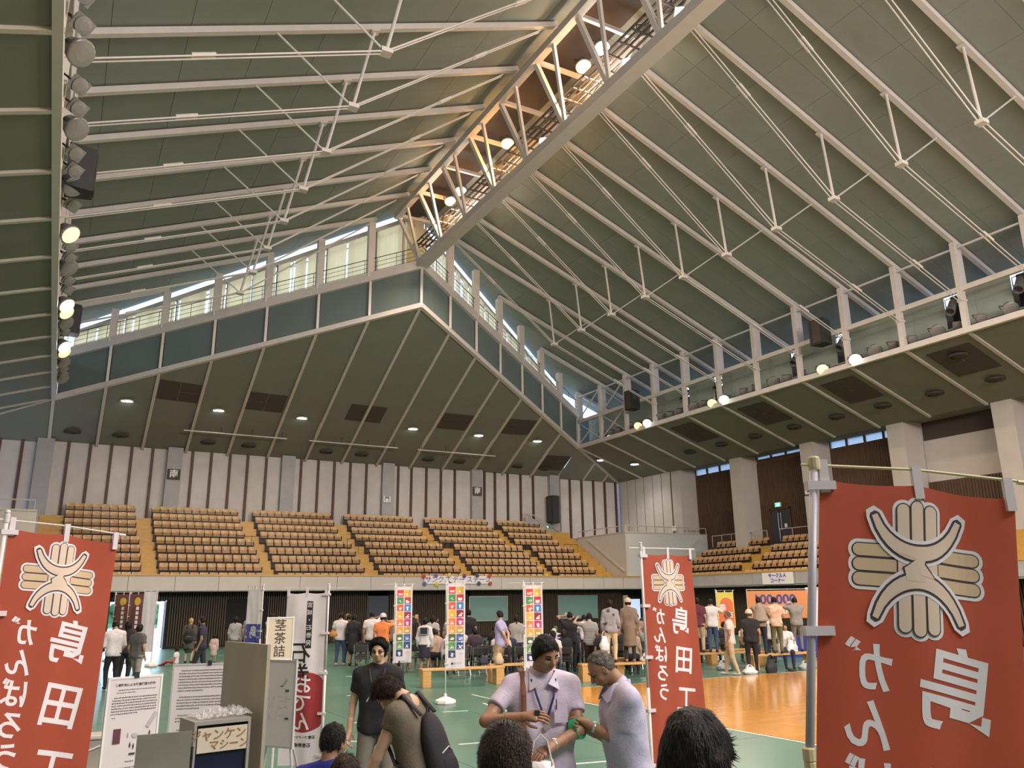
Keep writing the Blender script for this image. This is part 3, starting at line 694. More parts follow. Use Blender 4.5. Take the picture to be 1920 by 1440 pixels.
# suspended light pipes
for (a, b, lab) in ((5.6, 11.6, 'left'), (13.0, 18.9, 'middle'), (20.3, 26.2, 'right')):
    y = 49.45; t = thing('hanging_pipe', 'thin white lighting pipe hung below the far soffit, the %s one of three' % lab, 'pipe', ((a + b) / 2, y, 11.95))
    MB().tube([(-(b - a) / 2, 0, 0), ((b - a) / 2, 0, 0)], .035, 6).obj('pipe', M_steel, t)
    for k in range(4):
        x = -(b - a) / 2 + .3 + k * (b - a - .6) / 3; MB().tube([(x, 0, 0), (x, 0, .42)], .015, 5).obj('hanger', M_black, t)
# ---- stage lamps on the eaves and truss
def flood(loc, label, kind, big, aim, group=None):
    t = thing('floodlight', label, 'lamp', loc, 0, group)
    d = Vector(aim).normalized(); q = d.to_track_quat('Z', 'Y').to_matrix(); r = .30 if big else .2
    if big: MB().lathe([(.08, -.42), (.2, -.36), (.30, -.05), (.32, .0), (.3, .03)], (0, 0, 0), 16, q).obj('reflector', M_glass, t, smooth=True)
    else:
        mb = MB(); mb.box((0, 0, 0), (.1, .1, .1)); mb = MB(); vs = [(-.12, -.1, -.2), (.12, -.1, -.2), (.12, .1, -.2), (-.12, .1, -.2), (-.24, -.18, 0), (.24, -.18, 0), (.24, .18, 0), (-.24, .18, 0)]
        mb.add([q @ Vector(v) for v in vs], [(0, 3, 2, 1), (4, 5, 6, 7), (0, 1, 5, 4), (1, 2, 6, 5), (2, 3, 7, 6), (3, 0, 4, 7)]).obj('housing', M_glass, t)
    mb = MB().lathe([(r * .95, .035), (r * .5, .06), (0.0, .065)], (0, 0, 0), 16, q)
    mb.obj('lens', {0: M_glass, 1: M_ew, 2: M_eo}[kind], t)
    MB().tube([q @ Vector((-r - .03, 0, -.1)), q @ Vector((-r - .03, 0, -.42)), q @ Vector((r + .03, 0, -.42)), q @ Vector((r + .03, 0, -.1))], .022, 5).obj('bracket', M_black, t)
    return t
wl = {24.39: 1, 26.34: 2, 33.37: 1, 34.35: 2, 40.46: 1, 41.41: 2}
wn_ = {24.39: 'large lit white floodlight on the right eave, nearest the camera', 26.34: 'lit orange floodlight on the right eave, nearest the camera', 33.37: 'lit white floodlight of the middle pair on the right eave', 34.35: 'lit orange floodlight of the middle pair on the right eave', 40.46: 'lit white floodlight of the far pair on the right eave', 41.41: 'lit orange floodlight of the far pair on the right eave'}
for y, k in wl.items(): flood((XR - .12, y, 13.18), wn_[y], k, True, (-.6, -.45, -.65))
ll = {26.25: (2, 'lit orange floodlight on the left eave, nearest the camera'), 33.15: (1, 'lit blue-white floodlight on the left eave'), 34.0: (2, 'lit orange floodlight just below the blue-white one on the left eave'), 38.9: (1, 'lit white floodlight at the far end of the left eave'), 39.8: (2, 'lit orange floodlight at the far end of the left eave')}
for y, (k, lab) in ll.items(): flood((XL + .38, y, 13.12), lab, k, True, (.6, -.45, -.65))
for y, k, z, lab in ((21.0, 1, 22.3, 'large lit white lamp high in the ridge truss, nearest the camera'), (22.25, 2, 22.3, 'lit orange lamp beside the large white one in the ridge truss'), (28.45, 2, 22.3, 'lit orange lamp in the middle of the ridge truss'), (33.44, 1, 22.3, 'lit white lamp at the far end of the ridge truss'), (34.67, 2, 22.3, 'lit orange lamp at the far end of the ridge truss')):
    flood((XP, y, z), lab, k, True, (-.1, -.35, -.9))
for y, lab in ((25.44, 'small lit white lamp low in the ridge truss'), (19.64, 'small lit white lamp on the catwalk below the large white lamp'), (16.72, 'small lit white lamp at the top edge of the picture')): flood((XP + .1, y, 20.75), lab, 1, False, (-.3, -.6, -.6))
for k_, y in enumerate((36.0, 31.6, 30.2, 26.8, 25.2, 23.8, 19.2, 17.9, 15.0, 13.5)):
    flood((XP + .55, y, 22.0), 'unlit grey lamp inside the ridge truss, %s from its far end' % ORD[k_], 0, y % 2 < 1, (-.2, -.3, -.9), 'unlit lamps in the ridge truss')
for s, X in ((1, XR), (-1, XL)):
    k = 0; y = 46.0
    while y > 8.5:
        near = any(abs(y - q) < .7 for q in (wl if s > 0 else ll))
        if not near:
            flood((X + (.25 if s > 0 else .38), y, 13.42), 'unlit grey stage lamp on the %s eave catwalk, %s from the far corner' % ('right' if s > 0 else 'left', ORD[k]), 0, k % 3 == 0, (-s * .55, -.5, -.62), 'unlit stage lamps on the %s eave' % ('right' if s > 0 else 'left'))
        k += 1; y -= .98 if k % 3 else 1.25
for (x, y, z, lab, dx) in ((XL + .50, 23.73, 14.0, 'dark box loudspeaker hung from the left eave, above the orange lamp', 1), (XL + .50, 38.0, 14.1, 'dark box loudspeaker at the far end of the left eave', 1), (XR - .46, 41.43, 14.9, 'black box loudspeaker on the right eave above the far lamp pair', -1), (XR - .46, 25.9, 14.95, 'black box loudspeaker on the right eave above the near orange lamp', -1), (31.9, 51.0, 8.6, 'tall dark cabinet against the far wall beside the stair', 0)):
    t = thing('loudspeaker', lab, 'speaker', (x, y, z)); hh = 1.3 if dx else 2.0
    MB().slab([(-.35, -.45, -hh / 2), (.35, -.3, -hh / 2), (.35, .3, -hh / 2), (-.35, .45, -hh / 2)], hh, (0, 0, 1)).obj('cabinet', M_spk, t)
    MB().box((-.37 if dx <= 0 else .37, 0, 0), (.03, .5, hh * .9)).obj('grille', M_pnl, t)
# ---------------- stadium seats ----------------
def seat_proto(top=.80):
    t = thing('stadium_seat', 'x', 'seat', (0, 0, 0))
    b = MB(); vs = []; n = 5
    for iz, (z, y) in enumerate(((.585, .05), (.64, .06), (.70, .075), (top - .03, .10), (top, .12))):
        for ix in range(n):
            u = ix / (n - 1) * 2 - 1; w = .205 - (.02 if iz in (0, 4) else 0); vs.append((u * w, y + .035 * (u * u) * -1, z))
    fs = [(r * n + c, r * n + c + 1, (r + 1) * n + c + 1, (r + 1) * n + c) for r in range(4) for c in range(n - 1)]
    m = len(vs); vs2 = vs + [(x, y + .022, z) for x, y, z in vs]; fs2 = fs + [tuple(i + m for i in reversed(f)) for f in fs]
    for c in range(n - 1): fs2 += [(c, m + c, m + c + 1, c + 1), (4 * n + c, 4 * n + c + 1, m + 4 * n + c + 1, m + 4 * n + c)]
    for r in range(4): fs2 += [(r * n, (r + 1) * n, m + (r + 1) * n, m + r * n), (r * n + n - 1, m + r * n + n - 1, m + (r + 1) * n + n - 1, (r + 1) * n + n - 1)]
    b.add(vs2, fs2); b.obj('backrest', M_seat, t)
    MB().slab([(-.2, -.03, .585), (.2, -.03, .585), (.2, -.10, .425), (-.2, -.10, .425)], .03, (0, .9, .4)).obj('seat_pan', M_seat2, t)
    br = MB()
    for s in (-1, 1): br.bb(s * .228 - .012, s * .228 + .012, -.16, .08, .0, .03).bb(s * .228 - .012, s * .228 + .012, -.03, .03, 0, .5).bb(s * .228 - .01, s * .228 + .01, -.12, .08, .40, .62)
    br.bb(-.23, .23, -.015, .015, .38, .42).obj('bracket', M_black, t)
    return t
S0 = seat_proto(); first = True
blocksL = [(.12, 3.72, 8, 'leftmost block'), (4.56, 9.7, 11, 'second block from the left'), (10.38, 15.42, 11, 'third block from the left'), (16.3, 21.48, 11, 'fourth block from the left'), (22.28, 27.38, 11, 'fifth block from the left'), (28.07, 31.4, 7, 'last block before the corner')]
blocksU = [(.1, 3.6, 8), (4.5, 9.3, 11), (10.2, 15.05, 11), (15.96, 20.7, 11), (21.6, 26.4, 11), (27.2, 30.7, 8)]
rn = ['first (bottom) row', 'second row', 'third row', 'fourth row', 'fifth row', 'sixth row', 'seventh row', 'eighth row', 'top row']
far_seats = {'stadium seats, upper rows of the long stand': MB()}
fs_b, fs_p, fs_k = MB(), MB(), MB(); FS = [(fs_b, fs_p, fs_k), (MB(), MB(), MB())]
def place_seat(x, y, z, rz, label, group):
    global first
    if first: S0.location = (x, y, z); S0.rotation_euler = (0, 0, rz); S0['label'] = label; S0['group'] = group; first = False; return
    dup(S0, (x, y, z), rz, label, group)
parts0 = {c.name.split('.')[0]: c.data for c in S0.children}
def joined_seat(x, y, z, rz):
    fs_b, fs_p, fs_k = FS[0 if rz == 0 else 1]
    Mx = Matrix.Translation((x, y, z)) @ Matrix.Rotation(rz, 4, 'Z')
    for nm, mb in (('backrest', fs_b), ('seat_pan', fs_p), ('bracket', fs_k)):
        me = parts0[nm]; mb.add([Mx @ v.co for v in me.vertices], [tuple(p.vertices) for p in me.polygons])
nseat = 0
M_seatshade = mat('seat_shade_dark', (0.045, 0.03, 0.022), .6)  # dark strips added for the shadow gap and steel under the seats
for k in range(9):
    for a, b, n in [(t_[0], t_[1], 0) for t_ in blocksL] if k < 5 else blocksU: MB().bb(a, b, 44.42 + .85 * k, 44.50 + .85 * k, 2.88 + .5 * k, 3.36 + .5 * k).obj('seat_shade_strip', M_seatshade, st)
for k in range(5):
    for ya, n in ((36.9, 11), (30.75, 11), (24.0, 12)): MB().bb(XF + .99 + .85 * k, XF + 1.07 + .85 * k, ya, ya + n * .465, 2.86 + .52 * k, 3.34 + .52 * k).obj('seat_shade_strip', M_seatshade, stw)
for k in range(9):
    y = 44.38 + .85 * k; z = 2.88 + .5 * k
    for bi in range(6):
        a, b, n, bl = blocksL[bi]
        if k >= 5: a, b, n = blocksU[bi][:3]
        if k == 4 and bi > 0: a += -.02
        for i in range(n):
            x = a + (b - a) * (i + .5) / n
            if k < 4:
                lab = 'folding plywood seat, %s, %s, %s seat from its left end' % (rn[k].replace('first (bottom)', 'bottom'), bl, ORD[i]); place_seat(x, y, z, 0, lab, 'seats in the %s, %s' % (rn[k], bl)); nseat += 1
            else: joined_seat(x, y, z, 0)
for k in range(5):
    x = XF + .95 + .85 * k; z = 2.86 + .52 * k
    for bi, (ya, n, bl) in enumerate(((36.75, 11, 'block left of the stepped aisle'), (30.6, 11, 'block behind the grey pole'), (23.9, 12, 'third block'))):
        for i in range(n):
            yy = ya + .2 + i * .465 if bi == 0 else ya + .15 + i * .465
            if bi == 0 and k == 4 and i > 9: continue
            if k < 3 and bi < 2 and nseat < 299 and yy < 41.9:
                place_seat(x, yy, z, R(-90), 'right stand seat, %s, %s, %s from its right end' % (rn[k].replace('first (bottom)', 'bottom'), bl, ORD[i]), 'seats in the %s, right stand, %s' % (rn[k], bl)); nseat += 1
            else: joined_seat(x, yy, z, R(-90))
for (fb, fp, fk), lab in zip(FS, ('upper rows of folding plywood seats on the long far stand', 'upper rows of folding plywood seats on the right stand')):
    t = thing('stadium_seat_rows', lab, 'seats', (0, 0, 0)); t['kind'] = 'stuff'
    for nm, mb, m_ in (('backrests', fb, M_seat), ('seat_pans', fp, M_seat2), ('brackets', fk, M_black)): mb.obj(nm, m_, t, kind='stuff')

# ---------------- lettering ----------------
def text_mesh(body, size, bold=0.0, spacing=1.0, line=1.0, align='CENTER', res=3, vertical=False):
    cu = bpy.data.curves.new('t', 'FONT'); cu.body = body if not vertical else '\n'.join(body); cu.size = size; cu.align_x = align; cu.align_y = 'CENTER' if not vertical else 'TOP'
    cu.offset = bold; cu.space_character = spacing; cu.space_line = line; cu.resolution_u = res
    ob = bpy.data.objects.new('t', cu); COL.objects.link(ob); dg = bpy.context.evaluated_depsgraph_get(); dg.update()
    me = bpy.data.meshes.new_from_object(ob.evaluated_get(dg)); bpy.data.objects.remove(ob)
    V = [(v.co.x, v.co.y) for v in me.vertices]; Fc = [tuple(p.vertices) for p in me.polygons]; bpy.data.meshes.remove(me)
    return V, Fc
def dec(name, V, Fc, fmap, m_, parent, sub=None, **tags):
    """lay a flat 2-D print (V, Fc) on a surface through fmap(x, y) -> 3-D"""
    bm = bmesh.new(); vs = [bm.verts.new((x, y, 0)) for x, y in V]
    for f in Fc:
        try: bm.faces.new([vs[i] for i in f])
        except ValueError: pass
    bmesh.ops.triangulate(bm, faces=bm.faces[:])
    if sub:
        for _ in range(4):
            es = [e for e in bm.edges if e.calc_length() > sub]
            if not es: break
            bmesh.ops.subdivide_edges(bm, edges=es, cuts=1); bmesh.ops.triangulate(bm, faces=[f for f in bm.faces if len(f.verts) > 3])
    for v in bm.verts: v.co = fmap(v.co.x, v.co.y)
    me = bpy.data.meshes.new(name); bm.to_mesh(me); bm.free(); me.materials.append(m_)
    return put(name, me, parent, **tags)
def poly_decal(polys):
    V = []; Fc = []
    for p in polys: n = len(V); V += list(p); Fc.append(tuple(range(n, n + len(p))))
    return V, Fc
def rect(x0, y0, x1, y1): return [(x0, y0), (x1, y0), (x1, y1), (x0, y1)]
def stadium(x0, y0, x1, y1, r, n=6):
    out = []
    for cx_, cy_, a0 in ((x1 - r, y1 - r, 0), (x0 + r, y1 - r, 90), (x0 + r, y0 + r, 180), (x1 - r, y0 + r, 270)):
        for i in range(n + 1): a = R(a0 + 90 * i / n); out.append((cx_ + r * math.cos(a), cy_ + r * math.sin(a)))
    return out
def crescent(pts_w):
    L_ = []; R_ = []
    for i, (x, y, w) in enumerate(pts_w):
        a = pts_w[max(i - 1, 0)]; b = pts_w[min(i + 1, len(pts_w) - 1)]; dx, dy = b[0] - a[0], b[1] - a[1]; l = math.hypot(dx, dy) or 1
        L_.append((x - dy / l * w, y + dx / l * w)); R_.append((x + dy / l * w, y - dx / l * w))
    return L_, R_
def ribbon_faces(pts_w):
    L_, R_ = crescent(pts_w); V = L_ + R_; n = len(L_); return V, [(i, i + 1, n + i + 1, n + i) for i in range(n - 1)]
M_ink = mat('print_white', (0.78, 0.72, 0.72), .7); M_inkk = mat('print_black', (0.015, 0.013, 0.015), .7)
M_tan = mat('print_tan', (0.62, 0.44, 0.27), .7); M_tan2 = mat('print_tan_pale', (0.72, 0.55, 0.42), .7); M_line = mat('print_line_brown', (0.05, 0.03, 0.03), .7)
def cloth_mat(name, col, back=.35):
    M = mat(name, col, .75, noise=.05, nscale=5, bump=.06, bscale=300); nt = M.node_tree; b = nt.nodes['Principled BSDF']; o = nt.nodes['Material Output']
    tl = nt.nodes.new('ShaderNodeBsdfTranslucent'); tl.inputs[0].default_value = (*col, 1); mx = nt.nodes.new('ShaderNodeMixShader'); mx.inputs[0].default_value = back
    nt.links.new(b.outputs[0], mx.inputs[1]); nt.links.new(tl.outputs[0], mx.inputs[2]); nt.links.new(mx.outputs[0], o.inputs[0]); return M
M_red = cloth_mat('banner_red', (0.42, 0.075, 0.035), .2); M_clw = cloth_mat('banner_white', (0.72, 0.66, 0.68), .2)
M_pole = mat('pole_white', (0.62, 0.58, 0.56), .4); M_polec = mat('pole_fitting_cream', (0.62, 0.52, 0.28), .5); M_tapew = mat('frosted_tape', (0.68, 0.60, 0.60), .3)

def emblem(fm, par, cx_, cy_, S):
    """three-bar cross with two horns and a bolt; S = half size, fm(x, y, layer)"""
    sub = .035
    def L_(lay): return lambda x, y: fm(cx_ + x * S, cy_ + y * S, lay)
    def add(nm, polys, m_, lay):
        V, Fc = poly_decal(polys); dec(nm, V, Fc, L_(lay), m_, par, sub / S)
    w = .30; bars = []
    def bar(x0, y0, x1, y1): return (x0, y0, x1, y1)
    vb_ = [(-.325 + .217 * k, -1.0 if k == 1 else -.96, -.325 + .217 * (k + 1), 1.0 if k == 1 else .96) for k in range(3)]
    hb_ = [(-1.0, -.325 + .217 * k, 1.0, -.325 + .217 * (k + 1)) for k in range(3)]
    add('emblem_outline', [stadium(a - .05, b - .05, c + .05, d + .05, .15) for a, b, c, d in vb_], M_ink, 1)
    add('emblem_outline', [stadium(a - .05, b - .05, c + .05, d + .05, .15) for a, b, c, d in hb_], M_ink, 1.3)
    add('emblem_bar_line', [stadium(a, b, c, d, .105) for a, b, c, d in hb_], M_line, 1.9)
    add('emblem_bar', [stadium(a + .018, b + .018, c - .018, d - .018, .088) for a, b, c, d in hb_], M_tan, 2.5)
    add('emblem_bar_line', [stadium(a, b, c, d, .105) for a, b, c, d in vb_], M_line, 3.1)
    add('emblem_bar', [stadium(a + .018, b + .018, c - .018, d - .018, .088) for a, b, c, d in vb_], M_tan2, 3.7)
    for sgn in (1, -1):
        for e, m_, lay in ((.085, M_ink, 4.3), (.035, M_line, 4.9), (0, M_tan2, 5.5)):
            pts = []
            for i in range(17):
                t_ = i / 16 * 2 - 1; x = t_ * .66; y = sgn * (.20 + .92 * (1 - math.sqrt(1 - .85 * t_ * t_))); ww = .06 * (1 - abs(t_) ** 2.0) + .045 + e
                pts.append((x, y, ww))
            if e: pts = [(pts[0][0] - e * .8, pts[0][1] + sgn * e * 1.2, .02 + e * .6)] + pts + [(pts[-1][0] + e * .8, pts[-1][1] + sgn * e * 1.2, .02 + e * .6)]
            V, Fc = ribbon_faces(pts); dec('emblem_horn', V, Fc, L_(lay), m_, par, sub / S)
    for e, m_, lay in ((.035, M_line, 5.2), (0, M_tan2, 5.9)):
        P1 = [(-.14 - e, .16), (.13 + e, .16), (.12 + e, .04), (.29 + e * 1.6, -.17 - e), (-.0, -.06 - e), (.02, .06), (-.20 - e * 1.6, .17 + e)]
        P1 = [(-.10 - e, .14), (.14 + e, .14), (.30 + e * 2, -.15 - e), (.02 - e, -.08 - e)]
        P2 = [(.10 + e, -.14), (-.14 - e, -.14), (-.30 - e * 2, .15 + e), (-.02 + e, .08 + e)]
        BP = [(-.31, .20), (.12, .18), (.09, .05), (.25, -.14), (.04, -.11), (.10, -.2), (-.18, -.2), (-.22, -.02), (-.03, .12)]
        if e: V, Fc = ribbon_faces([(x, y, .03) for x, y in BP + BP[:2]]); dec('emblem_bolt_line', V, Fc, L_(lay), m_, par, sub / S)
        else: add('emblem_bolt', [BP], m_, lay)

def banner(label, loc, ang, Wd, Hd, ztop, mcl, group=None, sag=0, ext=.04, wave=.012, lean=0, post_r=.0125, skew=0, zbase=0, tabs=True, seed=0, fit=M_pole, polem=None):
    """pole with a cross bar at the top and a hanging cloth; local x runs from the pole along the bar"""
    t = thing('banner_stand', label, 'banner', (loc[0], loc[1], 0), R(ang), group)
    rs = random.Random(seed); ph = rs.uniform(0, 6)
    lx = lean
    polex = lambda z: lx * (ztop - z)
    pm = polem or M_pole
    MB().tube([(polex(0.02), 0, .02), (polex(1.4), 0, 1.4)], post_r * 1.15, 10).tube([(polex(1.38), 0, 1.38), (polex(ztop + .02), 0, ztop + .02)], post_r * .9, 10).obj('pole', pm, t, smooth=True)
    MB().lathe([(post_r * 1.25, -.02), (post_r * 1.25, .022), (post_r * .9, .026), (post_r * 1.2, .034), (post_r * 1.0, .044), (.0, .048)] if fit is M_pole else [(post_r * 1.2, -.022), (post_r * 1.3, -.015), (post_r * 1.3, .014), (post_r * 1.1, .018), (.0, .019)], (0, 0, ztop), 12).obj('pole_cap', fit, t)
    MB().tube([(-ext, 0, ztop - .005), (Wd * .5, 0, ztop - sag * .35), (Wd + .05, 0, ztop - sag)], .0045, 6).tube([(Wd + .02, 0, ztop - sag), (Wd + .06, 0, ztop - sag * 1.05)], .008, 6).obj('cross_bar', fit, t)
    zt = ztop - .05
    def surf(x, v, off=0.0):     # x along the bar from the cloth's pole edge, v down
        u = x / Wd
        y = wave * (math.sin(u * 7 + ph + v * 1.3) * (.4 + .6 * min(v, 1.2)) + .5 * math.sin(u * 15 + ph * 2 + v * .7) * min(v * 2, 1)) + .02 * math.exp(-((u - .75) ** 2) * 30) * math.exp(-((v - .18) ** 2) * 25)
        z = zt - v - sag * u ** 1.5 - .012 * math.sin(math.pi * ((u * 2) % 1)) * math.exp(-v * 6)
        return Vector((.02 + x + polex(z) + skew * v * u, y - off, z))
    nu, nv = 24, 48; mb = MB(); vs = [surf(Wd * i / nu, Hd * j / nv) for j in range(nv + 1) for i in range(nu + 1)]
    mb.add(vs, [(j * (nu + 1) + i, j * (nu + 1) + i + 1, (j + 1) * (nu + 1) + i + 1, (j + 1) * (nu + 1) + i) for j in range(nv) for i in range(nu)])
    cl_ = mb.obj('cloth', mcl, t, smooth=True)
    if tabs:
        tb = []
        for u in (.02, .5, .97):
            q = surf(Wd * u, 0); MB().box((q.x, 0, zt - sag * u ** 1.5 + .01), (.028, .014, .1)).obj('loop_tab', M_tapew, t)
        v = .02
        while v < Hd:
            z = zt - v; MB().box((.02 + polex(z), 0, z), (.085, .034, .026)).obj('side_tab', M_tapew, t); v += .42
    return t, cl_, (lambda x, y, lay=1: surf(x, -y, .0012 * lay)), Wd
def flag_base(t, par=None):
    MB().lathe([(.21, 0), (.23, .03), (.22, .08), (.10, .13), (.035, .15), (.03, .21)], n=8).obj('water_base', M_white, t)
def printed(nm, body, size, cx_, cy_, fm, m_, par, bold=0, mirror=True, lay=2, vertical=False, line=1.0, sub=.03, rot=0):
    V, Fc = text_mesh(body, size, bold, vertical=vertical, line=line)
    s = -1 if mirror else 1; c_, s_ = math.cos(rot), math.sin(rot)
    V = [(s * (x * c_ - y * s_) + cx_, x * s_ + y * c_ + cy_) for x, y in V]
    dec(nm, V, Fc, fm, m_, par, sub)
def red_banner(label, loc, ang, Wd, Hd, ztop, S, **kw):
    t, cl_, fm, W_ = banner(label, loc, ang, Wd, Hd, ztop, M_red, 'x', **kw); del t['group']
    emblem(lambda x, y, l: fm(x, y, l), cl_, Wd * .49, -Wd * .405, Wd * .33)
    fm2 = fm
    y = -Wd * 1.07
    for i, ch in enumerate('島田工業'):
        yy = -Wd * (.985 + .54 * i)
        if yy - Wd * .2 < -Hd: break
        printed('kanji', ch, Wd * .41, Wd * .67, yy, fm2, M_ink, cl_, bold=.0035 * Wd / .6, rot=.14)
    for i, ch in enumerate('がんばろう'):
        yy = -Wd * (.90 + .256 * i)
        if yy < -Hd + .05: break
        printed('kana', ch, Wd * .245, Wd * .24, yy, fm2, M_ink, cl_, bold=.003 * Wd / .6, rot=.10)
    return t
t = red_banner('large red banner with mirrored white lettering at the right, nearest the camera', (1.988, 1.674), 332.3, .60, 1.8, 2.514, .2, sag=.065, lean=-.125, wave=.008, seed=3, fit=M_polec, polem=mat('pole_grey', (0.42, 0.40, 0.44), .35), post_r=.0135)
MB().lathe([(.17, 0), (.19, .03), (.18, .08), (.05, .12)], (-.125 * 2.5, 0, 0), 8).obj('water_base', M_white, t)
MB().lathe([(.0165, -.035), (.0165, -.006), (.0145, -.003), (.018, .0), (.018, .03), (.014, .034)], (-.125 * .834, 0, 1.68), 10).obj('pole_joint', M_polec, t)
t = red_banner('red banner with mirrored white lettering at the left edge of the picture', (-.262, 5.11), 24, .60, 1.8, 2.575, .2, sag=.05, wave=.010, seed=8, skew=-.03); flag_base(t)
t = red_banner('narrower-looking red banner with mirrored lettering standing right of the two men', (4.444, 5.69), 5, .60, 1.78, 2.55, .2, ext=.14, wave=.010, seed=21, skew=.03); flag_base(t)
# ---- white hot-pot banner with red disc
t, cl_, fm, W_ = banner('white banner with a red disc and mirrored hot-pot lettering beside the easel', (2.737, 9.217), 150, .45, 1.8, 2.28, M_clw, ext=.28, wave=.01, seed=5); flag_base(t)
t['label'] = 'white banner with a red disc and mirrored hot-pot lettering beside the easel'
fl = lambda x, y, lay=1: fm(x, y, -lay)
def disc(cx_, cy_, r, n=40, sy_=1.0): return [(cx_ + r * math.cos(2 * math.pi * i / n), cy_ + r * sy_ * math.sin(2 * math.pi * i / n)) for i in range(n)]
V, Fc = poly_decal([[(min(max(x, .0), .44), y) for x, y in disc(.20, -1.16, .31)]]); dec('red_disc', V, Fc, lambda x, y: fl(x, y, 1.2), mat('print_red', (0.32, 0.03, 0.03), .7), cl_, .04)
V, Fc = poly_decal([rect(.15, -.6, .215, -.09)]); dec('black_strip', V, Fc, lambda x, y: fl(x, y, 1), M_inkk, cl_, .05)
for i, ch in enumerate('宮城・石巻発'): printed('strip_character', ch, .062, .183, -.135 - .082 * i, lambda x, y: fl(x, y, 2), M_ink, cl_, mirror=False)
for i, ch in enumerate('石巻'): printed('brush_character', ch, .24, .27, -.66 - .23 * i, lambda x, y: fl(x, y, 1.6), M_inkk, cl_, bold=.003, mirror=False)
for i, ch in enumerate('おでん'): printed('white_kana', ch, .21, .22, -.99 - .19 * i, lambda x, y: fl(x, y, 2.4), M_ink, cl_, bold=.003, mirror=False)
printed('small_line', '石巻フードツーリズム', .036, .24, -1.52, lambda x, y: fl(x, y, 1.6), M_inkk, cl_, bold=.0012, mirror=False)
printed('small_line', '石巻専修大学', .046, .24, -1.60, lambda x, y: fl(x, y, 1.6), M_inkk, cl_, bold=.0012, mirror=False)
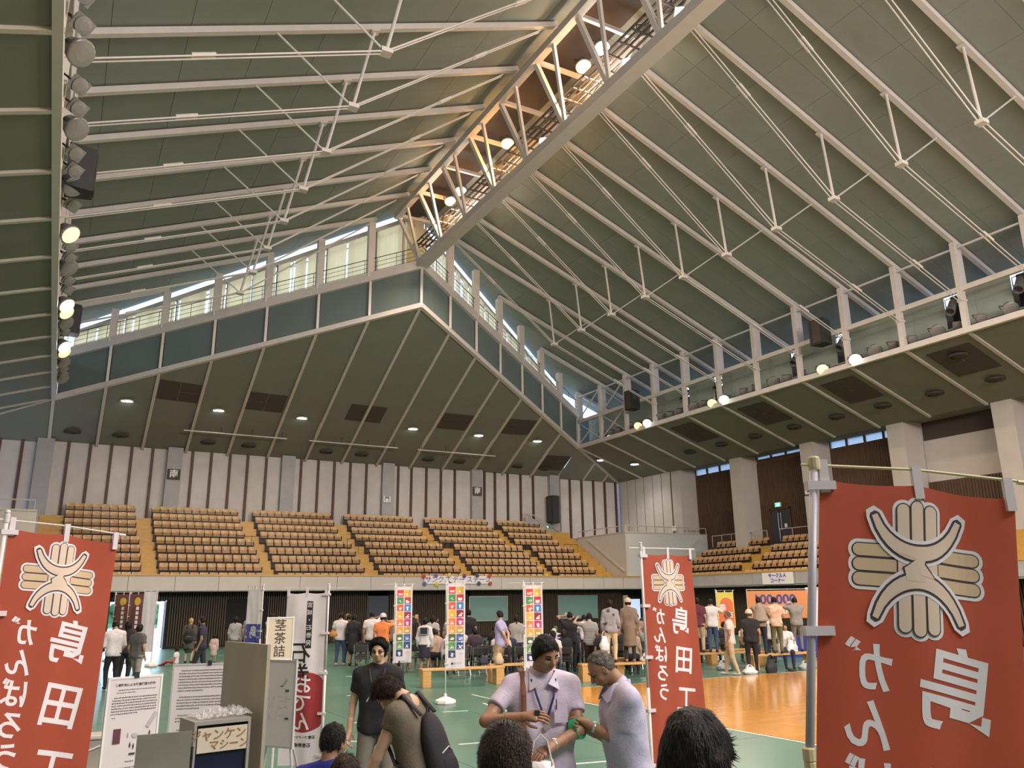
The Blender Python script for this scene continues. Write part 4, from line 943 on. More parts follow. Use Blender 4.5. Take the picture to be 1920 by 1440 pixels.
# ---- goal-tile banners
SDG = [(0.62, .05, .05), (.62, .40, .06), (.06, .26, .08), (.50, .03, .04), (.72, .10, .04), (.05, .22, .48), (.80, .42, .04), (.30, .02, .05), (.74, .22, .06), (.55, .04, .18), (.76, .36, .05), (.60, .32, .05), (.10, .14, .06), (.04, .13, .36), (.12, .30, .08), (.02, .07, .22), (.03, .05, .16)]
def sdg_banner(label, loc, ang, ztop, seed, Hd=1.8):
    t, cl_, fm, W_ = banner(label, loc, ang, .40, Hd, ztop, M_clw, ext=.32, wave=.006, seed=seed, post_r=.011); flag_base(t)
    k = 0
    for r_ in range(9):
        for c_ in range(2):
            if k >= 17: break
            x0 = .035 + c_ * .175; y0 = -(.08 + r_ * .168); mt = mat('tile_print_%d' % k, SDG[k], .7)
            V, Fc = poly_decal([rect(x0, y0 - .155, x0 + .155, y0)]); o_ = dec('goal_tile', V, Fc, lambda x, y: fm(x, y, 1), mt, cl_, .08)
            cx_, cy_ = x0 + .078, y0 - .095; P = []
            kind = k
            if kind in (0, 4): P = [rect(cx_ - .05 + .022 * i, cy_ - .03, cx_ - .036 + .022 * i, cy_ + .018) for i in range(5)] if kind == 0 else [disc(cx_, cy_, .028, 14), rect(cx_ + .015, cy_ + .015, cx_ + .045, cy_ + .03), rect(cx_ - .006, cy_ - .055, cx_ + .006, cy_ - .02)]
            elif kind in (1, 6): P = [disc(cx_, cy_ - .01, .032, 12, .6)]
            elif kind == 2: P = [[(cx_ - .05, cy_), (cx_ - .02, cy_ + .006), (cx_, cy_ + .04), (cx_ + .01, cy_ - .02), (cx_ + .05, cy_), (cx_ + .01, cy_ - .035), (cx_ - .004, cy_ + .01), (cx_ - .02, cy_ - .006)]]
            elif kind == 3: P = [[(cx_ - .045, cy_ + .03), (cx_, cy_ + .015), (cx_ + .045, cy_ + .03), (cx_ + .045, cy_ - .03), (cx_, cy_ - .045), (cx_ - .045, cy_ - .03)]]
            elif kind == 5: P = [[(cx_ - .03, cy_ + .045), (cx_ + .03, cy_ + .045), (cx_ + .018, cy_ - .02), (cx_, cy_ - .05), (cx_ - .018, cy_ - .02)]]
            elif kind == 7: P = [rect(cx_ - .04, cy_ - .04, cx_ + .04, cy_ - .01), rect(cx_ - .01, cy_ - .01, cx_ + .01, cy_ + .02), rect(cx_ + .018, cy_ - .01, cx_ + .04, cy_ + .045)]
            elif kind in (9, 16): P = [[(cx_ + (.045 if i % 2 else .018) * math.cos(i * math.pi / 8), cy_ + (.045 if i % 2 else .018) * math.sin(i * math.pi / 8)) for i in range(16)]]
            elif kind == 11: P = [disc(cx_ - .022, cy_, .024, 12), disc(cx_ + .022, cy_, .024, 12)]
            elif kind == 12: P = [disc(cx_, cy_, .05, 18, .6)]
            elif kind == 13: P = [disc(cx_, cy_ - .01, .035, 12, .5), [(cx_ + .03, cy_ - .01), (cx_ + .055, cy_ + .01), (cx_ + .055, cy_ - .03)], rect(cx_ - .045, cy_ + .025, cx_ + .045, cy_ + .035)]
            elif kind == 15: P = [[(cx_ - .045, cy_ + .035), (cx_ - .02, cy_ + .04), (cx_ + .045, cy_ - .03), (cx_ + .02, cy_ - .045)], [(cx_ + .045, cy_ + .04), (cx_ + .02, cy_ + .03), (cx_ - .04, cy_ - .04), (cx_ - .02, cy_ - .045)]]
            else: P = [rect(cx_ - .045, cy_ - .035, cx_ + .045, cy_ - .015), rect(cx_ - .02, cy_ - .01, cx_ - .0, cy_ + .03), rect(cx_ + .01, cy_ - .01, cx_ + .03, cy_ + .015)]
            V, Fc = poly_decal(P); dec('tile_symbol', V, Fc, lambda x, y: fm(x, y, 2), M_ink if kind != 12 else M_ink, cl_, .06)
            k += 1
    printed('print_lines', '17の目標', .03, .285, -1.50, lambda x, y: fm(x, y, 1.5), mat('print_grey', (0.35, .33, .4), .7), cl_, mirror=False)
    V, Fc = poly_decal([disc(.12, -1.70, .026, 16)]); dec('round_mark', V, Fc, lambda x, y: fm(x, y, 1.5), M_line, cl_, .05)
    printed('city_name', '静岡市', .06, .24, -1.70, lambda x, y: fm(x, y, 1.5), mat('print_grey', (0.35, .33, .4), .7), cl_, mirror=False)
    return t
sdg_banner('white banner with two columns of coloured tiles, behind the man with glasses', (7.076, 18.463), -12, 2.52, 4, 1.72)
sdg_banner('white banner with coloured tiles on a white water base in front of the bench', (7.6, 16.70), -22, 2.56, 6)
sdg_banner('white banner with coloured tiles, directly above the head of the man in lilac', (8.957, 15.643), -22, 2.49, 9)
# ---- the remaining small banners
t, cl_, fm, W_ = banner('narrow white and blue banner above the plywood panel', (3.90, 17.9), 118, .45, 1.8, 2.47, M_clw, wave=.01, seed=2); flag_base(t)
fl2 = lambda x, y, lay=1: fm(x, y, -lay)
V, Fc = poly_decal([rect(.0, -1.78, .44, -.72)]); dec('blue_field', V, Fc, lambda x, y: fl2(x, y, 1), mat('print_blue', (0.06, 0.07, 0.30), .7), cl_, .08)
for i, ch in enumerate('島田市'): printed('kanji', ch, .26, .22, -.90 - .32 * i, lambda x, y: fl2(x, y, 2), M_ink, cl_, bold=.004, mirror=False)
for lab, loc, ang, mcl, sd in (('brown banner with a yellow crest, left of two in the open entrance', (2.204, 36.589), -22, mat('banner_brown', (0.13, 0.05, 0.045), .8), 1), ('brown banner with a yellow crest, right of two in the open entrance', (2.62, 35.2), -22, mat('banner_brown', (0.13, 0.05, 0.045), .8), 2)):
    t, cl_, fm, W_ = banner(lab, loc, ang, .60, 1.8, 2.60, mcl, seed=sd, wave=.02); flag_base(t)
    V, Fc = poly_decal([disc(.30, -.3, .12, 14, 1.3)]); dec('yellow_crest', V, Fc, lambda x, y, fm=fm: fm(x, y, 1.5), mat('print_yellow', (0.55, .36, .04), .7), cl_, .08)
    V, Fc = poly_decal([rect(.27 + .0, -.62 - .17 * i, .37, -.50 - .17 * i) for i in range(5)]); dec('white_print', V, Fc, lambda x, y, fm=fm: fm(x, y, 1.5), M_ink, cl_, .08)
t, cl_, fm, W_ = banner('plain pale banner hanging at the right side of the open entrance', (3.35, 32.6), 158, .45, 2.1, 2.64, M_clw, seed=7, wave=.01); flag_base(t)
t, cl_, fm, W_ = banner('small yellow and orange banner rising behind the crowd on the right', (20.2, 21.8), -25, .60, 1.2, 2.36, mat('banner_yellow', (0.62, 0.50, 0.08), .8), seed=17, wave=.012); flag_base(t)
V, Fc = poly_decal([disc(.33, -.45, .24, 18, 1.1), rect(.03, -1.15, .57, -.55)]); dec('orange_print', V, Fc, lambda x, y: fm(x, y, 1), mat('print_orange', (0.62, 0.14, 0.05), .7), cl_, .08)
for i, ch in enumerate('祭市'): printed('kanji', ch, .26, .2 + .22 * (i % 2), -.55 - .24 * i, lambda x, y: fm(x, y, 2), M_ink, cl_, bold=.004, mirror=False)
# ---- flat signs on walls
def plaque(label, cat, loc, rz, w, h, face, body, ink, size, bold=0.0, frame_m=None, th=.04):
    t = thing('wall_sign', label, cat, loc, rz)
    MB().box((0, 0, 0), (w, th, h)).obj('board', face, t)
    if frame_m:
        f_ = MB()
        for s in (-1, 1): f_.box((s * (w / 2 - .03), -th / 2 - .005, 0), (.06, .02, h)); f_.box((0, -th / 2 - .005, s * (h / 2 - .03)), (w, .02, .06))
        f_.obj('border', frame_m, t)
    if body:
        V, Fc = text_mesh(body, size, bold); me_ = dec('lettering', V, Fc, lambda x, y: Vector((x, -th / 2 - .008, y)), ink, t)
    return t
plaque('square dark sign reading south, on the wall above the second seat block', 'sign', (5.5, YW - .42, 9.62), 0, .72, .62, M_pnl, '南', M_ink, .52, .01)
plaque('square dark sign reading south, on the wall above the fifth seat block', 'sign', (25.75, YW - .42, 9.68), 0, .72, .62, M_pnl, '南', M_ink, .52, .01)
plaque('small white sign on the wall column above the middle of the stand', 'sign', (18.95, YW - .42, 8.78), 0, .5, .4, M_white, '門', M_line, .36, .004)
plaque('square dark sign reading west, on the column beside the pole of the large banner', 'sign', (38.56, 32.95, 8.28), R(-90), .9, .72, M_ink, '西', M_ink, .01, 0, M_pnl)
V, Fc = text_mesh('西', .5, .01); 
t = [o for o in COL.objects if o.get('label', '').startswith('square dark sign reading west')][0]
dec('lettering', V, Fc, lambda x, y: Vector((x, -.03, y)), M_line, t)
plaque('small white notice on the corner wall above the landing railing', 'sign', (38.5, 45.3, 6.95), R(-90), .42, .34, M_white, '■\n―', M_inkk, .1)
t = plaque('white paper title sign with coloured paper flowers taped to the balcony front', 'sign', (20.55, YF - .05, 3.30), 0, 4.3, .44, mat('paper_white', (0.75, 0.70, 0.68), .7), 'サンクス デー ステージ', mat('print_indigo', (0.05, 0.05, 0.22), .7), .40, .002, th=.02)
for i, (x, z) in enumerate([(-2.2, .2), (-1.45, .24), (-.6, .26), (.35, .22), (1.2, .25), (2.0, .22), (-2.15, -.22), (-1.4, -.24), (-.55, -.24), (1.3, -.2), (2.05, -.2)]):
    fm_ = MB()
    for k in range(6): fm_.ell((x + .075 * math.cos(k * 1.05), -.05, z + .075 * math.sin(k * 1.05)), (.06, .03, .06), 7, 4)
    fm_.ell((x, -.07, z), .045, 7, 4); fm_.obj('paper_flower', mat('flower_%d' % (i % 5), [(.5, .08, .06), (.12, .14, .35), (.65, .5, .1), (.16, .07, .12), (.08, .1, .14)][i % 5], .8), t)
t = plaque('white paper sign with purple lettering on the right balcony front', 'sign', (XF - .03, 32.2, 3.1), R(-90), 2.2, .62, mat('paper_white', (0.75, 0.70, 0.68), .7), 'サークルＡ\nコーナー', mat('print_purple', (0.16, 0.12, 0.42), .7), .26, .012, th=.02)
# ---- prize banner and blue stall at the right
t = thing('stall_backdrop', 'orange banner reading 100,000 over a blue-draped stall at the right', 'banner', (24.0, 22.6, 0), R(-42))
MB().box((0, 0, 1.85), (2.2, .03, 1.0)).obj('orange_sheet', mat('sheet_orange', (0.62, 0.24, 0.08), .7), t)
V, Fc = text_mesh('100,000', .48, .012); dec('lettering', V, Fc, lambda x, y: Vector((x - .1, -.022, y + 2.02)), mat('print_indigo', (0.05, 0.05, 0.22), .7), t)
V, Fc = text_mesh('人達成', .3, .006); dec('lettering', V, Fc, lambda x, y: Vector((x + .1, -.022, y + 1.62)), M_ink, t)
MB().box((1.3, .1, 1.6), (.5, .06, 1.7)).obj('white_panel', M_white, t)
MB().tube([(-1.1, 0, 0), (-1.1, 0, 2.4), (1.6, 0, 2.4), (1.6, 0, 0)], .02, 6).obj('frame', M_pole, t)
MB().box((.9, -.5, .37), (2.2, .6, .74)).obj('blue_drape', mat('drape_blue', (0.02, 0.04, 0.25), .8), t)
# ---------------- benches and folding chairs ----------------
M_bench = mat('bench_wood', (0.60, 0.33, 0.11), .35, noise=.12, nscale=4, stretch=(.6, 6, 6))
def bench(loc, rz, L, label):
    t = thing('bench', label, 'bench', loc, rz)
    MB().box((0, 0, .42), (L, .36, .055)).obj('seat', M_bench, t, bevel=.008)
    for s in (-1, 1): MB().box((s * (L / 2 - .13), 0, .196), (.22, .34, .392)).obj('leg', M_bench, t, bevel=.006)
    return t
def bdir(p, q): return math.atan2(q[1] - p[1], q[0] - p[0])
def bench2(p, q, label):
    c = ((p[0] + q[0]) / 2, (p[1] + q[1]) / 2, .006); return bench(c, bdir(p, q), math.dist(p, q), label)
bench2((8.45, 20.1), (10.65, 19.75), 'low wooden bench behind the tile banner with the water base')
bench2((12.55, 18.95), (14.9, 18.35), 'low wooden bench under the two women in long coats')
bench2((10.55, 20.4), (12.4, 20.0), 'low wooden bench behind the man in lilac, seat for the girl in white')
bench2((17.6, 20.45), (20.1, 19.75), 'low wooden bench right of the small red banner, under the person in jeans')
bench2((18.5, 18.75), (21.1, 18.65), 'long low wooden bench under the three people standing at the right')
bench2((19.2, 21.3), (21.2, 20.9), 'low wooden bench behind the longer one at the right')
bench2((14.6, 20.2), (16.6, 19.4), 'low wooden bench between the coats and the small red banner')
C0 = thing('folding_chair', 'x', 'chair', (0, 0, 0))
M_chair = mat('chair_vinyl_black', (0.025, 0.022, 0.022), .45); M_chrome = mat('chrome_tube', (0.75, 0.74, 0.72), .18, 1.0)
MB().box((0, .02, .43), (.40, .38, .035)).obj('seat', M_chair, C0, bevel=.01)
MB().box((0, -.20, .72), (.40, .03, .2)).obj('backrest', M_chair, C0, bevel=.01)
for s in (-1, 1):
    MB().tube([(s * .21, .24, .0), (s * .21, -.05, .40), (s * .21, -.21, .82)], .0125, 6).obj('front_leg', M_chrome, C0)
    MB().tube([(s * .18, -.26, .0), (s * .18, .14, .41)], .0125, 6).obj('rear_leg', M_chrome, C0)
MB().tube([(-.21, .2, .06), (.21, .2, .06)], .01, 5).tube([(-.18, -.22, .06), (.18, -.22, .06)], .01, 5).obj('stretcher', M_chrome, C0)
rc = random.Random(5); fc = True; nc = 0
rows = [((8.6, 25.2), (15.6, 22.2), 15), ((8.9, 26.1), (16.0, 23.1), 13), ((9.3, 27.0), (16.4, 24.0), 13), ((10.3, 21.75), (14.4, 20.5), 8), ((10.9, 22.7), (15.2, 21.4), 8), ((15.8, 23.0), (20.5, 22.2), 10)]
for (p, q, n) in rows:
    for i in range(n):
        x = p[0] + (q[0] - p[0]) * i / (n - 1); y = p[1] + (q[1] - p[1]) * i / (n - 1); a = bdir(p, q) + rc.uniform(-.12, .12)
        if fc: C0.location = (x, y, .006); C0.rotation_euler = (0, 0, a); c_ = C0; fc = False
        else: c_ = dup(C0, (x, y, .006), a)
        c_['label'] = 'black folding chair with chrome legs, %s, %s from the left' % (['rear row', 'second row', 'third row', 'beside the blue-shirted man', 'row beyond the blue-shirted man', 'right-hand rows'][rows.index((p, q, n))], ORD[i])
        c_['group'] = 'folding chairs, %s' % ['rear row', 'second row', 'third row', 'beside the man in the blue shirt', 'row beyond the man in the blue shirt', 'right-hand rows'][rows.index((p, q, n))]
# ---------------- carrier bags, rucksacks on the floor ----------------
M_bag = mat('carrier_bag', (0.75, 0.70, 0.68), .35, noise=.1, nscale=12, bump=.6, bscale=18, trans=.0)
def bag(loc, w, h, label, m_=None, handles=True, rz=0, cat='bag', seed=0):
    t = thing('carrier_bag', label, cat, loc, rz); rs = random.Random(seed); mb = MB(); n, m2 = 14, 8; vs = []
    for j in range(m2 + 1):
        v = j / m2; r = w / 2 * (.80 + .22 * math.sin(math.pi * min(1, v * 1.3))) * (1 - .42 * v ** 2.2)
        for i in range(n):
            a = 2 * math.pi * i / n; k = r * (1 + rs.uniform(-.16, .16)) * (1.12 if i % 4 == 0 else 1); vs.append((k * math.cos(a), k * .65 * math.sin(a), h * .74 * v + (rs.uniform(-.01, .01) if 0 < j else 0)))
    mb.add(vs, [(j * n + i, j * n + (i + 1) % n, (j + 1) * n + (i + 1) % n, (j + 1) * n + i) for j in range(m2) for i in range(n)] + [tuple(range(n - 1, -1, -1)), tuple(m2 * n + i for i in range(n))])
    mb.obj('bag_body', m_ or M_bag, t, smooth=True)
    if handles:
        hb = MB()
        for s in (-1, 1): hb.tube([(-w * .22, s * w * .08, h * .7), (-w * .13, s * w * .03, h * .93), (0, s * .01, h), (w * .13, s * w * .03, h * .93), (w * .22, s * w * .08, h * .7)], w * .035, 5, (1.6, .5))
        hb.obj('handles', m_ or M_bag, t)
    return t
M_bagc = mat('clear_bag_grey', (0.34, 0.36, 0.34), .3, noise=.2, nscale=14, bump=.6, bscale=20)
for (x, y, z, w, h, lab, m_, sd) in [(17.6, 17.85, .006, .5, .26, 'white carrier bag lying flat on the green floor beside the walking man', None, 1), (14.45, 18.5, .456, .4, .25, 'white carrier bag slumped on the bench behind the beige-cap woman', None, 2),
    (20.15, 18.6, .45, .32, .5, 'white carrier bag standing on the bench left of the olive trousers', None, 3), (20.0, 18.85, .45, .3, .46, 'white carrier bag on the bench at the left foot of the olive trousers', None, 4), (20.45, 18.75, .45, .26, .42, 'pale carrier bag on the bench right of the olive trousers', None, 5),
    (22.0, 18.9, .006, .45, .5, 'white carrier bag on the floor at the right end of the long bench', None, 6), (18.05, 19.4, .006, .55, .28, 'translucent grey bag of shopping under the bench by the jeans', M_bagc, 7), (19.95, 17.95, .006, .5, .26, 'translucent grey bag under the long bench at the right', M_bagc, 8),
    (10.75, 20.15, .46, .25, .38, 'cream paper bag standing on the bench behind the man in lilac', mat('paper_bag', (0.55, 0.42, 0.28), .8), 9), (22.3, 18.4, .006, .4, .55, 'tall white carrier bag half hidden by the banner pole', None, 10)]:
    bag((x, y, z), w, h, lab, m_, seed=sd)
t = bag((18.35, 17.75, .006), .42, .5, 'black rucksack standing on the floor at the end of the long bench', mat('rucksack_black', (0.02, 0.018, 0.02), .7), True, seed=12); t.name = 'rucksack'
t = bag((10.35, 20.3, .46), .3, .3, 'dark navy bag on the bench behind the man in lilac', mat('rucksack_navy', (0.02, 0.022, 0.04), .7), True, seed=13); t.name = 'handbag'
M_shoe = mat('loose_shoe', (0.45, 0.4, 0.33), .6)
def shoes_pair(loc, rz, lab, m_):
    for s, w_ in ((-1, 'left'), (1, 'right')):
        a = rz; x = loc[0] + s * .07 * math.cos(a); y = loc[1] + s * .07 * math.sin(a)
        t = thing('slipper', lab % w_, 'shoe', (x, y, loc[2]), a)
        MB().ell((0, 0, .02), (.045, .13, .018), 12, 6).obj('sole', M_line, t, smooth=True); MB().ell((0, .05, .045), (.045, .075, .032), 12, 6).obj('upper', m_, t, smooth=True)
shoes_pair((12.75, 17.65, .008), .6, '%s pale slipper left on the green floor in front of the coat bench', M_shoe)
shoes_pair((19.3, 17.85, .008), 1.0, '%s dark shoe left on the floor before the long bench', M_black)
shoes_pair((17.9, 19.0, .008), .2, '%s cream slipper left under the bench by the jeans', M_shoe)
t = thing('box', 'small blue box on the green floor right of the man with glasses', 'box', (6.9, 19.9, .006), .3)
MB().box((0, 0, .05), (.22, .16, .1)).obj('body', mat('box_blue', (0.06, 0.25, 0.5), .5), t, bevel=.004); MB().box((0, 0, .108), (.225, .165, .02)).obj('lid', M_white, t, bevel=.003)
PA = ((.44, 6.87), (.80, 6.98)); PB = ((1.02, 8.03), (1.60, 7.92)); PP = ((1.03, 5.70), (1.15, 5.02)); PE = ((1.74, 7.65), (1.93, 7.37)); PS = ((2.02, 8.95), (2.28, 8.93))
PX = ((.722, 5.18), (.757, 4.93), (1.065, 4.98)); PD = ((.475, 4.93), (.757, 4.93)); BN = (.50, 8.25); CB = (.34, 9.3)
# ---------------- display corner at the lower left ----------------
M_paper = mat('poster_paper', (0.66, 0.60, 0.58), .5); M_txt = mat('poster_text', (0.06, 0.05, 0.06), .7)
M_ply = mat('plywood_grey', (0.37, 0.32, 0.24), .5, noise=.10, nscale=3, stretch=(1, 1, .4)); M_galv = mat('dull_metal_sheet', (0.20, 0.19, 0.15), .4, noise=.15, nscale=4)
def board(name, label, cat, p, q, z0, z1, th, m_, edge=None):
    c = ((p[0] + q[0]) / 2, (p[1] + q[1]) / 2, 0); w = math.dist(p[:2], q[:2]); t = thing(name, label, cat, c, bdir(p, q))
    MB().box((0, 0, (z0 + z1) / 2), (w, th, z1 - z0)).obj('sheet', m_, t)
    if edge:
        e = MB()
        for s in (-1, 1): e.box((s * (w / 2 + .004), 0, (z0 + z1) / 2), (.014, th + .008, z1 - z0 + .02)); e.box((0, 0, (z0 + z1) / 2 + s * (z1 - z0) / 2), (w, th + .008, .014))
        e.obj('edge_frame', edge, t)
    return t, w
def textlines(t, w, th, z, rows, seed, h=.010, gap=.0185, x0=-.42, x1=.42):
    rs = random.Random(seed); mb = MB(); 
    for r_ in range(rows):
        x = x0 * w + (.03 * w if r_ == 0 else 0); end = x1 * w if r_ < rows - 1 else (x0 + (x1 - x0) * rs.uniform(.3, .6)) * w
        while x < end:
            l = rs.uniform(.006, .011)
            for _ in range(3): mb.box((x + l / 2, -th / 2 - .001, z - r_ * gap + rs.uniform(-.3, .3) * h), (l, .0015, h * .2))
            mb.box((x + rs.random() * l, -th / 2 - .001, z - r_ * gap), (.0016, .0015, h)); x += l + .004
    mb.obj('small_print', M_txt, t, kind='stuff')
def easel_legs(t, w, ztop, m_=M_black):
    for s in (-1, 1): MB().tube([(s * w * .15, .03, ztop * .95), (s * (w * .5 + .12), .02, 0.006)], .011, 6).obj('easel_leg', m_, t)
    MB().tube([(0, .03, ztop * .95), (0, .55, .006)], .011, 6).obj('easel_leg', m_, t)
M_gfr = mat('frame_grey', (0.45, 0.44, 0.44), .4)
t, w = board('poster_board', 'white poster board showing a phone and a train diagram, beside the left red banner', 'poster', PA[0], PA[1], .78, 1.60, .012, M_paper, M_white)
def wr(body, size, x, z, par, th=.012, m_=None, bold=0, nm='lettering'):
    V, Fc = text_mesh(body, size, bold); dec(nm, V, Fc, lambda a, b: Vector((a + x, -th / 2 - .0016, b + z)), m_ or M_txt, par)
wr('携帯端末による鉄道模型の操作', .021, 0, 1.548, t, bold=.0006); textlines(t, w, .012, 1.515, 2, 1, h=.007, x0=-.35, x1=.40); textlines(t, w, .012, 1.462, 7, 2); textlines(t, w, .012, 1.325, 1, 3, x1=-.2)
MB().box((-.10, -.009, 1.20), (.05, .006, .10)).obj('phone_picture', mat('phone_pic', (0.14, 0.05, 0.07), .3), t)
MB().ell((.03, -.008, 1.195), (.026, .003, .022), 10, 5).ell((-.02, -.008, 1.20), (.007, .003, .02), 8, 5).obj('module_picture', M_gfr, t)
MB().slab([(.10, -.0075, 1.25), (.125, -.0075, 1.235), (.185, -.0075, 1.33), (.16, -.0075, 1.35)], .003, (0, -1, 0)).obj('train_picture', M_gfr, t)
ar = MB()
for (x, z) in ((.0, 1.13), (.025, 1.12), (.135, 1.20), (.135, 1.13)): ar.slab([(x - .007, -.0075, z), (x, -.0075, z - .022), (x + .007, -.0075, z), (x, -.0075, z + .022)], .002, (0, -1, 0))
for (x, z) in ((.02, 1.07), (.135, 1.165)): ar.box((x, -.0085, z), (.042, .004, .014))
ar.obj('diagram_arrows', M_txt, t); textlines(t, w, .012, .98, 6, 4); textlines(t, w, .012, 1.02, 1, 5, x0=-.1, x1=.3)
MB().box((.0, 0, 1.615), (.035, .03, .04)).obj('binder_clip', M_black, t); easel_legs(t, w, 1.60)
t, w = board('poster_board', 'white poster board full of small text, left of the plywood panel', 'poster', PB[0], PB[1], .78, 1.60, .012, M_paper, M_gfr)
textlines(t, w, .012, 1.55, 8, 11, gap=.024, h=.012); textlines(t, w, .012, 1.33, 5, 12, gap=.024, h=.012); textlines(t, w, .012, 1.18, 3, 13, gap=.024, h=.012); textlines(t, w, .012, 1.06, 4, 14, gap=.024, h=.012)
MB().box((.0, 0, 1.61), (.035, .03, .04)).obj('binder_clip', M_black, t); easel_legs(t, w, 1.60)
t, w = board('plywood_panel', 'tall bare plywood panel with a rounded corner behind the hand-lettered cabinet', 'panel', PP[0], PP[1], .0, 1.885, .02, M_ply); 
MB().box((.0, .16, .012), (w, .3, .024)).obj('foot', M_ply, t)
t, w = board('whiteboard_easel', 'white drawing board with a faint wiring diagram on a metal easel', 'easel', PE[0], PE[1], .93, 1.63, .014, mat('drawing_white', (0.68, 0.62, 0.61), .35), M_gfr)
textlines(t, w, .014, 1.42, 1, 21, x0=.0, x1=.4); rs_ = random.Random(4); dg_ = MB()
for i in range(26):
    x = rs_.uniform(-.42, .3) * w; z = rs_.uniform(1.13, 1.36); l = rs_.uniform(.02, .07)
    if i % 2: dg_.box((x + l / 2, -.0085, z), (l, .001, .0012))
    else: dg_.box((x, -.0085, z + l / 2), (.0012, .001, l))
dg_.obj('wiring_diagram', M_gfr, t, kind='stuff'); ar = MB(); ar.box((.09, -.009, 1.385), (.04, .004, .014)); ar.box((.1, -.009, 1.16), (.04, .004, .014)); ar.obj('diagram_labels', M_txt, t)
MB().slab([(.03, -.009, 1.43), (.045, -.009, 1.42), (.085, -.009, 1.47), (.075, -.009, 1.485)], .002, (0, -1, 0)).obj('train_picture', M_gfr, t)
MB().box((-w / 2, 0, 1.60), (.03, .03, .045)).obj('binder_clip', M_black, t); easel_legs(t, w, 1.45, M_gfr)
t, w = board('menu_sign', 'cream upright sign with large hand-painted kanji above the drawing board', 'sign', PS[0], PS[1], 1.55, 1.97, .02, mat('cream_card', (0.66, 0.56, 0.40), .5), M_white)
for i, ch in enumerate('茎茶詰'): wr(ch, .125, .0, 1.885 - .13 * i, t, .02, M_line, .0008)
MB().tube([(0, .02, .006), (0, .02, 1.56)], .016, 8).obj('post', M_pole, t); MB().lathe([(.16, 0), (.16, .02), (.03, .04)], (0, .02, .006), 14).obj('foot', M_pole, t)
# hand-lettered cabinet standing on a table, door folded open
P0, P1, P2 = Vector((*PX[1], 0)), Vector((*PX[2], 0)), Vector((*PX[0], 0))
dv = (P1 - P0); wbx = dv.length; ang = math.atan2(dv.y, dv.x)
tb_ = thing('table', 'folding table carrying the hand-lettered cabinet', 'table', tuple(P0 + dv * .5 + Vector((-dv.y, dv.x, 0)).normalized() * .05), ang)
MB().box((0, .08, .715), (1.0, .6, .03)).obj('table_top', mat('table_top_white', (0.55, 0.52, 0.5), .5), tb_, bevel=.004)
for sx in (-1, 1):
    for sy_ in (-1, 1): MB().tube([(sx * .44, .08 + sy_ * .24, .006), (sx * .44, .08 + sy_ * .24, .70)], .012, 6).obj('leg', M_alu, tb_)
t = thing('display_cabinet', 'metal cabinet hand-lettered in katakana, its door folded open to the left', 'cabinet', (P0.x, P0.y, .73), ang)
dpt = .26; hb = 1.50 - .73
cbm = MB(); cbm.bb(0, wbx, 0, dpt, hb - .02, hb).bb(0, wbx, 0, dpt, 0, .02).bb(0, .015, 0, dpt, .02, hb - .02).bb(wbx - .015, wbx, 0, dpt, .02, hb - .02).bb(.015, wbx - .015, dpt - .015, dpt, .02, hb - .02); cbm.obj('body', mat('cabinet_metal', (0.38, 0.35, 0.32), .35, .3), t)
MB().bb(.02, wbx - .02, -.004, .0, hb - .16, hb - .035).obj('title_card', mat('title_card_tan', (0.56, 0.48, 0.36), .6), t)
wr2 = lambda b_, s_, x, z: dec('lettering', *text_mesh(b_, s_, .001), lambda a, b: Vector((a + x, -.0062, b + z)), mat('marker_brown', (0.28, 0.13, 0.05), .6), t)
wr2('ジャンケン', .062, wbx * .42, hb - .075); wr2('マシーン', .055, wbx * .62, hb - .128)
MB().bb(.02, wbx - .02, .02, .03, .03, hb - .17).obj('dark_window', mat('cabinet_dark_blue', (0.012, 0.010, 0.035), .15), t)
MB().tube([(wbx * .5 + .13 * math.cos(a), .012, .20 + .16 * math.sin(a)) for a in np.linspace(.2, 2.94, 16)], .003, 5).obj('ring_light', mat('ring_violet', (0.25, 0.2, 0.5), .3, emit=(.3, .2, .8), es=.4), t)
Dv = Vector((*PD[0], 0)) - P0; a2 = math.atan2(Dv.y, Dv.x) - ang
dd = thing('x', 'x', 'x', (0, 0, 0)); bpy.data.objects.remove(dd)
mr = Matrix.Rotation(a2, 3, 'Z'); q0 = mr @ Vector((0.012, 0, 0)); q1 = mr @ Vector((Dv.length, 0, 0)); nrm = mr @ Vector((0, .012, 0))
MB().slab([q0, q1, q1 + Vector((0, 0, hb - .04)), q0 + Vector((0, 0, hb - .04))], .012, nrm.normalized()).obj('door', M_galv, t)
hg = MB()
for z in (.15, hb - .15, hb - .2): hg.tube([(-.004, -.004, z - .03), (-.004, -.004, z + .03)], .007, 6)
hg.obj('hinge', M_black, t)
# crumpled clear plastic bag on the cabinet
cm = mat('clear_film', (0.8, 0.8, 0.8), .08, trans=.0, alpha=.35, bump=.9, bscale=30)
t = thing('plastic_bag', 'crumpled clear plastic bag lying on top of the hand-lettered cabinet', 'bag', (P0.x, P0.y, 1.50), ang)
rs_ = random.Random(9); nx_, ny_ = 22, 12; vs = [(.03 + (wbx - .0) * i / nx_, .03 + .24 * j / ny_, .006 + (.012 + .045 * rs_.random()) * math.sin(math.pi * min(max(i / nx_, .03), .97)) ** .4 * math.sin(math.pi * min(max(j / ny_, .03), .97)) ** .5 * (.6 + .8 * i / nx_)) for j in range(ny_ + 1) for i in range(nx_ + 1)]
MB().add(vs, [(j * (nx_ + 1) + i, j * (nx_ + 1) + i + 1, (j + 1) * (nx_ + 1) + i + 1, (j + 1) * (nx_ + 1) + i) for j in range(ny_) for i in range(nx_)]).obj('film', cm, t)
